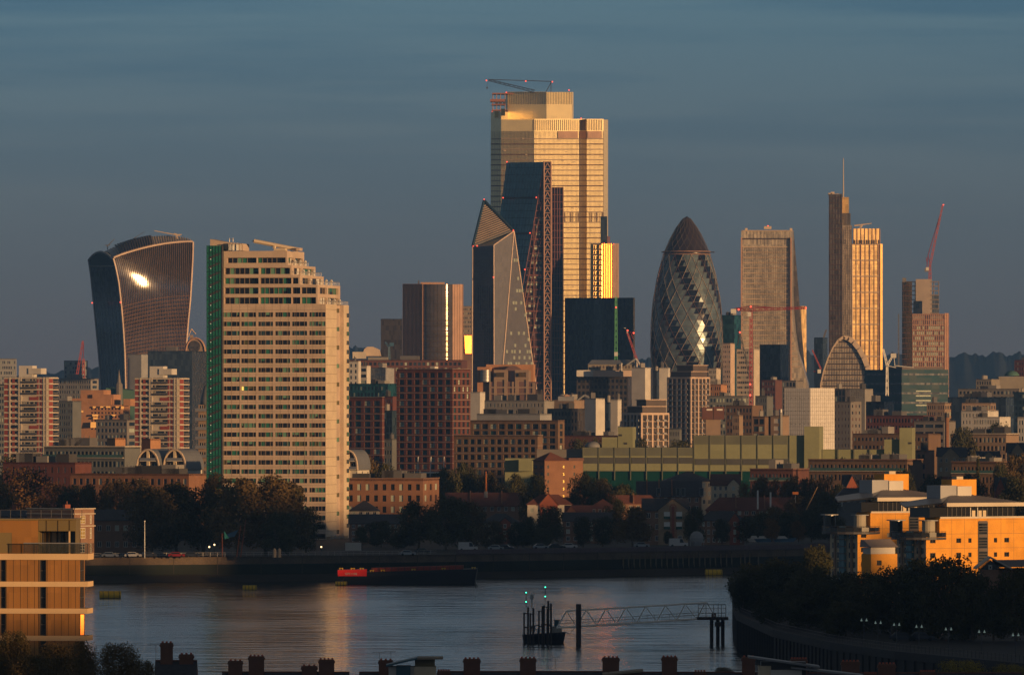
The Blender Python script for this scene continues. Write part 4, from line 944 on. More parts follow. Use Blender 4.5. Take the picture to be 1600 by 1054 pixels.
# ---------------------------------------------------------------- the stepped tower block on the far bank
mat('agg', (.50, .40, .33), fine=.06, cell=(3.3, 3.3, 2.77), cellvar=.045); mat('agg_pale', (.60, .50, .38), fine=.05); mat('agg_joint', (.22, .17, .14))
mat('win_green', (.03, .16, .105), rough=.2, spec=.6); mat('win_blue', (.02, .06, .08), rough=.15, spec=.7); mat('win_olive', (.10, .10, .05), rough=.3)
mat('win_black', (.012, .014, .018), rough=.2, spec=.5); mat('blind_green', (.13, .29, .21), rough=.4); mat('stair_glass', (.02, .15, .115), rough=.3, spec=.5, fine=.1)
def aragon():
    b = Bld('stepped_tower_block', 'big pale tower block with stepped top and green glazed stair', 'tower block', 349, 509, 545, 2500, 12, 30, 6)
    rng = random.Random(21); th = b.th; z = b.z; x0 = -b.L; ub = b.z(475)
    def lx(px): return b.u(px) - b.L
    pan = ['win_black'] * 7 + ['win_green'] * 2 + ['win_blue'] * 2 + ['blind_green'] * 2 + ['win_olive']
    mb = MB()
    us = []; grp = [(205, 340), (350, 475), (490, 615), (630, 755), (768, 895), (910, 1078)]
    for a, c in grp:
        A, C_ = b.u(310 + a/5.27), b.u(310 + c/5.27); us.append((A, min(C_, b.F.W - .1)))
    zs = [(z(491.2 + 14.42*k + 3.6), z(491.2 + 14.42*k - 3.6)) for k in range(25)]
    wallgrid(mb, b.F, 0, ub, us, zs, .3, 'agg'); b.shell(mb, 0, ub, 'agg', 'roof_dark', front=False, side=False)
    sa, sc_ = b.v(526), b.v(537)
    zt = [(z(484 + 29*k + 3.3), z(484 + 29*k - 3.3)) for k in range(13)]
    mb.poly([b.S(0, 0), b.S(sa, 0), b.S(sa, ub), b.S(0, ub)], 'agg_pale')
    rec = Face((-1.2, sa, 0), (0, 1, 0), (1, 0, 0), sc_ - sa); wallgrid(mb, rec, 0, ub, [(.6, sc_ - sa - .4)], zt, .25, 'agg')
    mb.poly([(0, sa, 0), (-1.2, sa, 0), (-1.2, sa, ub), (0, sa, ub)], 'agg'); mb.poly([(-1.2, sc_, 0), (0, sc_, 0), (0, sc_, ub), (-1.2, sc_, ub)], 'agg')
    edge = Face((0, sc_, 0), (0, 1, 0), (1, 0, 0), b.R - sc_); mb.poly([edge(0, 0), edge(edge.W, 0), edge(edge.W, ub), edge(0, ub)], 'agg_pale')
    mb.build('wall', b.root)
    # each band window is a set of four or five panes of its own glass
    def ribbon(fc, p, q, a, c, d, n, fw, into=None, pal=None, name='window'):
        w = MB(); ws = []
        if n == 4: ws = [.19, .31, .31, .19]
        elif n == 5: ws = [.15, .21, .21, .21, .22]
        else: ws = [1/n]*n
        u = p; same = rng.random() < .3; pick = rng.choice(pal or pan)
        for f in ws:
            m_ = pick if same and rng.random() < .8 else rng.choice(pal or pan); u2 = u + (q-p)*f
            if rng.random() < .18 and m_ != 'win_black': w.fq(fc, u, u2, a + (c-a)*.45, c, -d, m_); w.fq(fc, u, u2, a, a + (c-a)*.45, -d, 'win_black')
            else: w.fq(fc, u, u2, a, c, -d, m_)
            w.fb(fc, u2 - fw/2, u2 + fw/2, a, c, -d, -d + .16, 'agg_joint'); u = u2
        w.fb(fc, p, p + fw, a, c, -d, -d + .16, 'agg_joint')
        if into is None: w.build(name, b.root)
        else: off = len(into.v); into.v += w.v; into.f += [tuple(i + off for i in f_) for f_ in w.f]; into.m += [into.mi(w.mats[i]) for i in w.m]
    rest = MB(); cnt = 0
    for k, (a, c) in enumerate(zs):
        if k > 22: continue
        for g, (p, q) in enumerate(us):
            ribbon(b.F, p + .05, q - .05, a, c, .28, 5 if g == 5 else 4, .16, None if cnt < 88 else rest); cnt += 1
    lit = MB(); lit.fq(b.F, us[1][0] + .1, us[1][0] + .8, zs[8][0] + .1, zs[8][1] - .1, -.26, 'lit_window'); lit.build('lit_window', b.root)
    for a, c in zt: ribbon(rec, .65, sc_ - sa - .45, a, c, .22, 2, .12, rest, ['win_green', 'win_blue', 'win_olive', 'blind_green'])
    for k in range(24): w = MB(); ribbon(edge, edge.W*.55, edge.W*.98, z(491 + 14.42*k + 3.3), z(491 + 14.42*k - 3.3), -.05, 1, .1, rest, ['win_green', 'win_blue'])
    rest.build('window', b.root, kind='stuff')
    # joints between the cladding panels
    jn = MB()
    for k in range(13): u = b.F.W * (k + .0) / 12.6; jn.fb(b.F, u, u + .07, z(745), ub, .004, .02, 'agg_joint') if k else None
    for k in range(25): jn.fb(b.F, 0, b.F.W, z(484 + 14.42*k) - .04, z(484 + 14.42*k) + .04, .005, .022, 'agg_joint')
    for k in range(26): jn.fb(b.S, 0.02, sa - .02, z(476 + 14.42*k + 7) - .05, z(476 + 14.42*k + 7) + .05, .006, .024, 'agg_joint')
    jn.build('panel_joint', b.root, kind='stuff')
    # five stepped upper floors
    steps = [(418, 475, 1052, 496, 532, 444.5), (0, 444.5, 980, 468.4, 505.8, 429.5), (0, 429.5, 835, 455, 492.7, 414), (0, 414, 765, 447.6, 474.7, 391.5)]
    prev = ub
    tiers = [(475, 444.5, 496, 532), (444.5, 429.5, 468.4, 505.8), (429.5, 414, 455, 492.7), (414, 391.5, 447.6, 474.7)]
    rows = {0: [(464.2, 474.2), (448.8, 458.6)], 1: [(433.6, 443)], 2: [(418, 427.8)], 3: [(402, 410.2)]}
    for i, (yb, yt, pc, pr) in enumerate(tiers):
        x1 = lx(pc); y1 = min(b.R - 1, b.v(pr) - b.v(pc) + 0); y1 = b.R * (pr - pc) / 36.0 * .98; z0, z1 = z(yb) + .0, z(yt)
        st = MB(); fc = Face((x0, .12*(i+1), 0), (1, 0, 0), (0, -1, 0), x1 - x0); sf = Face((x1, .12*(i+1), 0), (0, 1, 0), (1, 0, 0), y1)
        zz = [(z(c), z(a)) for a, c in rows[i]]
        cols = [(310 + a/5.27, 310 + c/5.27) for a, c in ((212, 493), (503, 764), (768, 838), (842, 978))]
        us2 = [(b.u(p) , min(b.u(q), fc.W - .5)) for p, q in cols if b.u(q) < fc.W + 3 and b.u(p) < fc.W - 1.5]
        if i == 3: us2 = [(b.u(354), b.u(400)), (b.u(401), fc.W - .4)]
        wallgrid(st, fc, z0, z1, us2, zz, 1.2, 'agg'); su = [(y1*.10, y1*.42), (y1*.47, y1*.92)]; wallgrid(st, sf, z0, z1, su, zz, .9, 'agg')
        ty = .12*(i+1)
        st.poly([(x1, y1, z0), (x0, y1, z0), (x0, y1, z1), (x1, y1, z1)], 'agg'); st.poly([(x0, y1, z0), (x0, ty, z0), (x0, ty, z1), (x0, y1, z1)], 'agg')
        st.poly([(x0, ty, z1), (x1, ty, z1), (x1, ty + y1, z1), (x0, y1, z1)], 'roof_dark'); st.build('upper_storey', b.root)
        for a, c in zz:
            for p, q in us2: ribbon(fc, p, q, a, c, 1.1, max(2, int((q-p)/1.35)), .2, None, ['win_black', 'win_black', 'win_green', 'blind_green', 'win_black'])
            for p, q in su: ribbon(sf, p, q, a, c, .8, 3, .15, None, ['win_black', 'win_green', 'win_blue', 'frame_white'])
    # terrace railings and tubs
    for i, (pa, pb, py) in enumerate(((474.7, 492, 408.5), (492.7, 504, 425), (505.8, 530, 439), (532, 543, 471.5))):
        rl = MB(); yb = (414, 429.5, 444.5, 475)[i]; y_ = b.R * .8
        for k in range(7): x = lx(pa if i else pa); 
        A, C_ = Vector((lx((447.6, 455, 468.4, 496)[i]) + .5, 1, z(yb))), Vector((lx((455, 468.4, 496, 509)[i]) - .2, 1, z(yb)))
        for q0, q1 in ((A, C_), (C_, Vector((C_.x, b.R*(.75, .95, .98, .98)[i], C_.z)))):
            h = Vector((0, 0, 1.1)); rl.tube(q0 + h, q1 + h, .06, 'steel', 4)
            n = max(2, int((q1-q0).length / 1.6))
            for k in range(n + 1): p = q0.lerp(q1, k/n); rl.tube(p, p + h, .05, 'steel', 4)
        rl.build('terrace_railing', b.root)
        for k in range(3):
            tb = MB(); x, yy = C_.x - .8, b.R*(.3 + .22*k); tb.lathe([(.25, 0), (.4, .7), (.1, .75), (.5, 1.1), (.35, 1.6), (.02, 1.9)], 'render_white', 6); o = tb.build('planter', b.root); o.location = (x, yy, z(yb))
    # glazed stair
    fx0, fx1 = lx(325), lx(348.5); zt_ = z(383); gs = MB(); gs.box(fx0, fx1, -1.5, 12, 0, zt_, 'stair_glass'); gs.build('stair_glazing', b.root)
    sf = MB()
    for k in range(27):
        zz_ = z(395 + 14.42*k); sf.box(fx0 - .05, fx1 + .05, -1.62, -1.53, zz_ - .14, zz_ + .14, 'glass_green')
        sf.hexa([(fx0 + .6, -1.58, zz_ - 1.9), (fx1 - .6, -1.58, zz_ - .5), (fx1 - .6, -1.54, zz_ - .5), (fx0 + .6, -1.54, zz_ - 1.9), (fx0 + .6, -1.58, zz_ - 1.2), (fx1 - .6, -1.58, zz_ + .3), (fx1 - .6, -1.54, zz_ + .3), (fx0 + .6, -1.54, zz_ - 1.2)], 'steel_dark')
    for k in range(6): x = fx0 + (fx1-fx0)*k/5; sf.box(x - .05, x + .05, -1.66, -1.51, 0, zt_, 'glass_green')
    sf.box(fx1 - .0, fx1 + .15, -1.7, 0, 0, zt_, 'steel_dark'); sf.build('stair_frame', b.root)
    sl = MB()
    for k in range(26): x, zz_ = fx0 + (fx1-fx0)*.27, z(390 + 14.42*k); sl.box(x-.12, x+.12, -1.75, -1.68, zz_-.1, zz_+.1, 'lit_white')
    sl.build('stair_light', b.root, kind='stuff')
    # roof structures
    rf = MB(); zt2 = z(391.5)
    rf.xprism([(lx(327), z(383.5)), (lx(352), z(390)), (lx(378), z(391)), (lx(378), z(380)), (lx(360), z(378)), (lx(345), z(376.5)), (lx(327), z(372.5))], 1, 9, 'agg', axis='y'); rf.build('plant_screen', b.root)
    for x in (361, 365.5, 370): tk = MB(); tk.lathe([(.7, 0), (.75, 1.9), (.3, 2.2)], 'crane_white', 8); o = tk.build('water_tank', b.root); o.location = (lx(x), -.1, z(390.5))
    aw = MB(); aw.box(lx(358), lx(379.5), -1.3, 2, z(381), z(380), 'agg')
    for x in (359, 365, 371, 377.5): aw.tube((lx(x), -1, z(391)), (lx(x), -1, z(381)), .09, 'steel')
    for x in (356, 361.5): aw.tube((lx(x), 2, z(377)), (lx(x), 2, z(371)), .12, 'steel')
    aw.box(lx(356), lx(362), 1.9, 2.1, z(373), z(372), 'steel'); aw.build('roof_canopy', b.root)
    gn = MB(); gn.tube((lx(392), 4, z(375.5)), (lx(459), 6, z(389.2)), .62, 'agg_pale', 6); gn.tube((lx(390), 4, z(375.5)), (lx(398), 4, z(376.5)), .3, 'steel', 5)
    gn.box(lx(424), lx(442), 3, 6, z(391), z(387.5), 'agg_pale'); gn.box(lx(458), lx(463), 4, 8, z(391), z(386.5), 'agg'); gn.tube((lx(423), 4.5, z(388)), (lx(423), 4.5, z(383)), .5, 'agg_pale', 5)
    gn.build('cleaning_cradle_boom', b.root)
    ft = MB(); ft.box(.3, 1.5, -.5, b.R*.75, 0, z(838), 'brick_buff')
    for k in range(4): ft.tube((1.6, 1 + k*5, 0), (1.6, 1 + k*5, z(836)), .08, 'steel')
    for k in range(4): ft.tube((1.6, 1, z(836 + 4*k)), (1.6, 16, z(836 + 4*k)), .06, 'steel')
    ft.build('base_scaffold', b.root)
aragon()

# ---------------------------------------------------------------- tower blocks and buildings between the river and the skyline
mat('band_white', (.54, .48, .40), rough=.6); mat('panel_red', (.26, .06, .045)); mat('olive', (.25, .265, .16), fine=.05, var=.12, vs=.06, cell=(5.7, 5.7, 4), cellvar=.06); mat('olive_dark', (.14, .15, .115), rough=.5)
mat('teal_strip', (.007, .05, .045), rough=.3); mat('copper_green', (.07, .15, .12)); mat('orange_stone', (.42, .22, .12), fine=.1, vs=.08, var=.2)
mat('band_dim', (.26, .21, .19))
mat('balcony_glass', (.06, .13, .13), rough=.3)
mat('roof_green', (.03, .045, .025), fine=.3, vs=.4)
def council(pl, pr, ysh, label, Y=4100):
    """fourteen-storey block: white bands, red panels, balconies"""
    b = Bld('council_tower', label, 'tower block', pl, pl + 69.5, pl + 84, Y, 18, 20, 6, 'twin red and white tower blocks')
    z = lambda y: b.z(y + ysh); H = z(589); mb = MB(); b.shell(mb, 0, H, 'band_white', 'roof_dark', parapet=.5); mb.build('wall', b.root)
    rd = MB(); wn = MB(); bd = MB(); W = b.F.W; rng = random.Random(int(pl))
    n = 20; pitch = (43/4.79)
    f = lambda a: (a - 32) / 333 * W
    for k in range(n):
        za, zb = z(591.5 + pitch*k + 6.6), z(591.5 + pitch*k)
        rd.fb(b.F, f(32), f(60), za, zb, .02, .12, 'panel_red'); rd.fb(b.F, f(92), f(112), za, zb, .02, .12, 'panel_red'); rd.fb(b.F, f(278), f(290), za, zb, .02, .12, 'panel_red'); rd.fb(b.F, f(298), f(312), za, zb, .02, .12, 'panel_red')
        bd.fb(b.F, 0, W, zb + .02, zb + .55, .02, .4, 'band_white'); bd.fb(b.S, 0, b.R, zb + .02, zb + .55, .02, .4, 'band_white')
        if k % 5 == 3: rd.fb(b.F, f(220), f(282), za, zb - .4, .03, .2, 'panel_red')
        elif rng: pass
        for p, q in ((78, 92), (112, 128)) if k % 5 != 3 else ((78, 128),): wn.fq(b.F, f(p), f(q), za + .4, zb - .2, .14, 'glass_dark')
        if k % 5 != 3:
            wn.fq(b.F, f(165), f(276), za + 1.0, zb, .13, 'glass_dark'); bd.fb(b.F, f(165), f(276), za - .1, za + .9, .16, .9, 'steel_dark')
            for j in range(9):
                if rng.random() < .5: u = f(168 + j*12); wn.fq(b.F, u, u + .7, za + 1.1, zb - .1, .18, 'curtain')
        wn.fq(b.F, f(300), f(306), za + .3, zb - .5, .14, 'glass_dark')
        rd.fb(b.S, .2, b.R*.42, za, zb, .02, .12, 'panel_red'); wn.fq(b.S, b.R*.45, b.R*.96, za + .9, zb, .13, 'glass_dark'); bd.fb(b.S, b.R*.45, b.R*.96, za - .1, za + .8, .15, .8, 'steel_dark')
    for p in (70, 140, 155, 325, 345): bd.fb(b.F, f(p), f(p + 9), 0, H, .03, .5, 'band_white')
    rd.build('red_panel', b.root, kind='stuff'); wn.build('window', b.root, kind='stuff'); bd.build('balcony', b.root, kind='stuff')
    pm = MB(); pm.box(-b.L*.72, -b.L*.42, 3, 9, H - .5, z(571), 'render_white'); pm.box(-b.L*.5, -b.L*.22, 2.5, 10, z(584), z(575), 'render_white'); pm.box(-b.L*.46, -b.L*.4, 3.5, 8, H - .5, z(584), 'render_white'); pm.build('lift_house', b.root); b.done()
council(6.7, 91, 0, 'red and white tower block nearest the left edge of the view')
council(211, 295, 1, 'red and white tower block between the flared tower and the stepped tower block')

def banded_brick(name, label, pl, pc, pr, yt, Y, th, wall, band, rows, pitch, cols, scols, y1st, wh, wf=.55, group=None, panes=None, swf=.5, ratio=.72):
    b = Bld(name, label, 'block of flats', pl, pc, pr, Y, th, 20, 6, group); z = b.z; H = z(yt); mb = MB()
    zs = [(z(y1st + pitch*k + wh), z(y1st + pitch*k)) for k in range(rows)]
    us = even(cols, b.F.W, wf, b.F.W*.02, b.F.W*.02); ss = even(scols, b.S.W, swf, .3, .3) if scols else []
    b.shell(mb, 0, H, wall, 'roof_dark', front=False, side=not scols, parapet=.6)
    wallgrid(mb, b.F, 0, H, us, zs, .5, wall)
    if scols: wallgrid(mb, b.S, 0, H, ss, zs, .4, wall)
    mb.build('wall', b.root)
    bm = MB()
    for k in range(rows + 1):
        zz = z(y1st + pitch*(k - 1) + (pitch + wh)/2) if k else H
        bm.fb(b.F, -.1, b.F.W + .12, zz - .1, zz + .12, .02, .16, band); bm.fb(b.S, .0, b.S.W, zz - .1, zz + .12, .02, .14, band)
    bm.build('string_course', b.root)
    rng = random.Random(int(pl)); panes = panes or ['glass_dark', 'glass_teal', 'blind_pale', 'glass_blue', 'glass_dark']
    b.wins(b.F, us, zs, .45, panes, 'frame_dark', 2, 2, .12, rng=rng)
    if scols: b.wins(b.S, ss, zs, .35, panes, 'frame_dark', 1, 2, .12, rng=rng)
    b.done(); return b
b = banded_brick('brick_tower_block', 'tall red brick tower block with white storey lines and regular windows, above the trees', 619.7, 707, 735, 576, 3640, 30, 'brick_red', 'band_dim', 15, 11, 7, 4, 582, 7.8, .66)
q = MB(); q.box(-b.L*.46, -b.L*.38, 3, 6, b.z(577), b.z(572), 'render_white'); q.build('vent_box', b.root)
banded_brick('brick_flats', 'shorter dark red brick flats with white storey lines, right beside the stepped tower block', 536, 597, 600.5, 620, 3600, 30, 'brick_red', 'band_dim', 9, 10.75, 4.0 and 4, 0, 626, 8, .66)
banded_brick('brown_flats', 'upper range of brown brick flats with deep square windows, beside the red brick tower', 735, 872, 882, 656.5, 3400, 26, 'brick_brown', 'brick_brown', 5, 11, 10, 1, 662, 8.2, .72)
banded_brick('brown_flats', 'lower front range of brown brick flats, standing below the tall red brick tower', 709, 840, 848, 679.5, 3250, 26, 'brick_brown', 'band_dim', 6, 12.1, 12, 0, 686, 7.8, .68)
# thin white masts with a canopy before the brick tower
for i, (x, y0, y1) in enumerate(((652, 713, 742), (672, 713, 744), (692.5, 713, 748))):
    t = MB(); Y = 3150; t.tube((0, 0, 0), (PX(x, Y) - PX(x - 1.5, Y), 0, PZ(y0, Y) - PZ(y1, Y)), .18, 'crane_white', 5); o = t.build('canopy_mast')
    o.location = (PX(x, Y), Y, PZ(y1, Y)); tag(o, ['leftmost', 'middle', 'rightmost'][i] + ' of three thin white leaning masts before the red brick tower', 'mast', 'white canopy masts')
t = MB(); Y = 3152
t.box(PX(640, Y), PX(700, Y), Y, Y + 8, PZ(739, Y), PZ(737, Y), 'crane_white'); t.box(PX(642, Y), PX(698, Y), Y+1, Y + 7, 6, PZ(739, Y), 'steel_dark'); o = t.build('canopy'); tag(o, 'low white edged canopy roof beneath the three leaning masts', 'canopy')

def hillterr():
    """terraced orange office with sun flashing from its windows"""
    b = Bld('terraced_office', 'stepped orange stone office catching the sun between the two red and white tower blocks', 'office building', 113, 190, 203, 5000, 14, 26, 8); z = b.z; mb = MB(); H = z(632)
    us = even(9, b.F.W*.62, .62); us = [(p + b.F.W*.36, q + b.F.W*.36) for p, q in us]; zs = [(z(637 + 6.2*k + 3), z(637 + 6.2*k)) for k in range(6)]
    b.shell(mb, 0, H, 'orange_stone', 'roof_dark', front=False); wallgrid(mb, b.F, 0, H, us, zs, .8, 'orange_stone'); mb.build('wall', b.root)
    b.wins(b.F, us, zs, .6, ['glass_dark', 'gl_rose', 'curtain'], None)
    for (a, c, yt, d0, d1, yb) in ((108, 172, 622, 2, 20, 634), (122, 158, 609, 5, 20, 624), (142, 175, 616, 3, 18, 633), (192, 203, 623, 1, 12, 634)):
        u = MB(); u.box(b.u(a) - b.L, b.u(c) - b.L, d0, d1, z(yb), z(yt), 'orange_stone'); u.build('upper_storey', b.root)
    for (x, y_, w_, h_) in ((127.5, 641, 3, 3), (146, 634.5, 4, 2.5), (144, 659, 12, 9), (147, 651.5, 6, 3), (175, 660, 6, 3), (190, 634.5, 4, 4), (146, 647, 8, 3), (175, 647.5, 6, 2), (158, 634.5, 6, 2), (167, 634.5, 6, 2), (182, 634.5, 5, 2), (194, 647.5, 6, 2)):
        g = MB(); u0 = b.u(x); w = w_*5000/F; s_ = math.tan(math.radians(24 + 14)) * w; A = b.F(u0, z(y_ + h_), .5); 
        g.poly([b.F(u0, z(y_+h_), .4 + s_*.9), b.F(u0 + w, z(y_+h_), .4 + 0), b.F(u0 + w, z(y_), .4 - .06*h_), b.F(u0, z(y_), .4 - .06*h_ + s_*.9)], 'gl_mirror'); g.build('glint_pane', b.root)  # mirror panes added and turned so the low sun flashes in them
    b.done()
hillterr()
def flats(*a, **k): return simple(*a, **k)
GP = ('glass_dark', 'glass_dark', 'blind_pale', 'glass_blue')
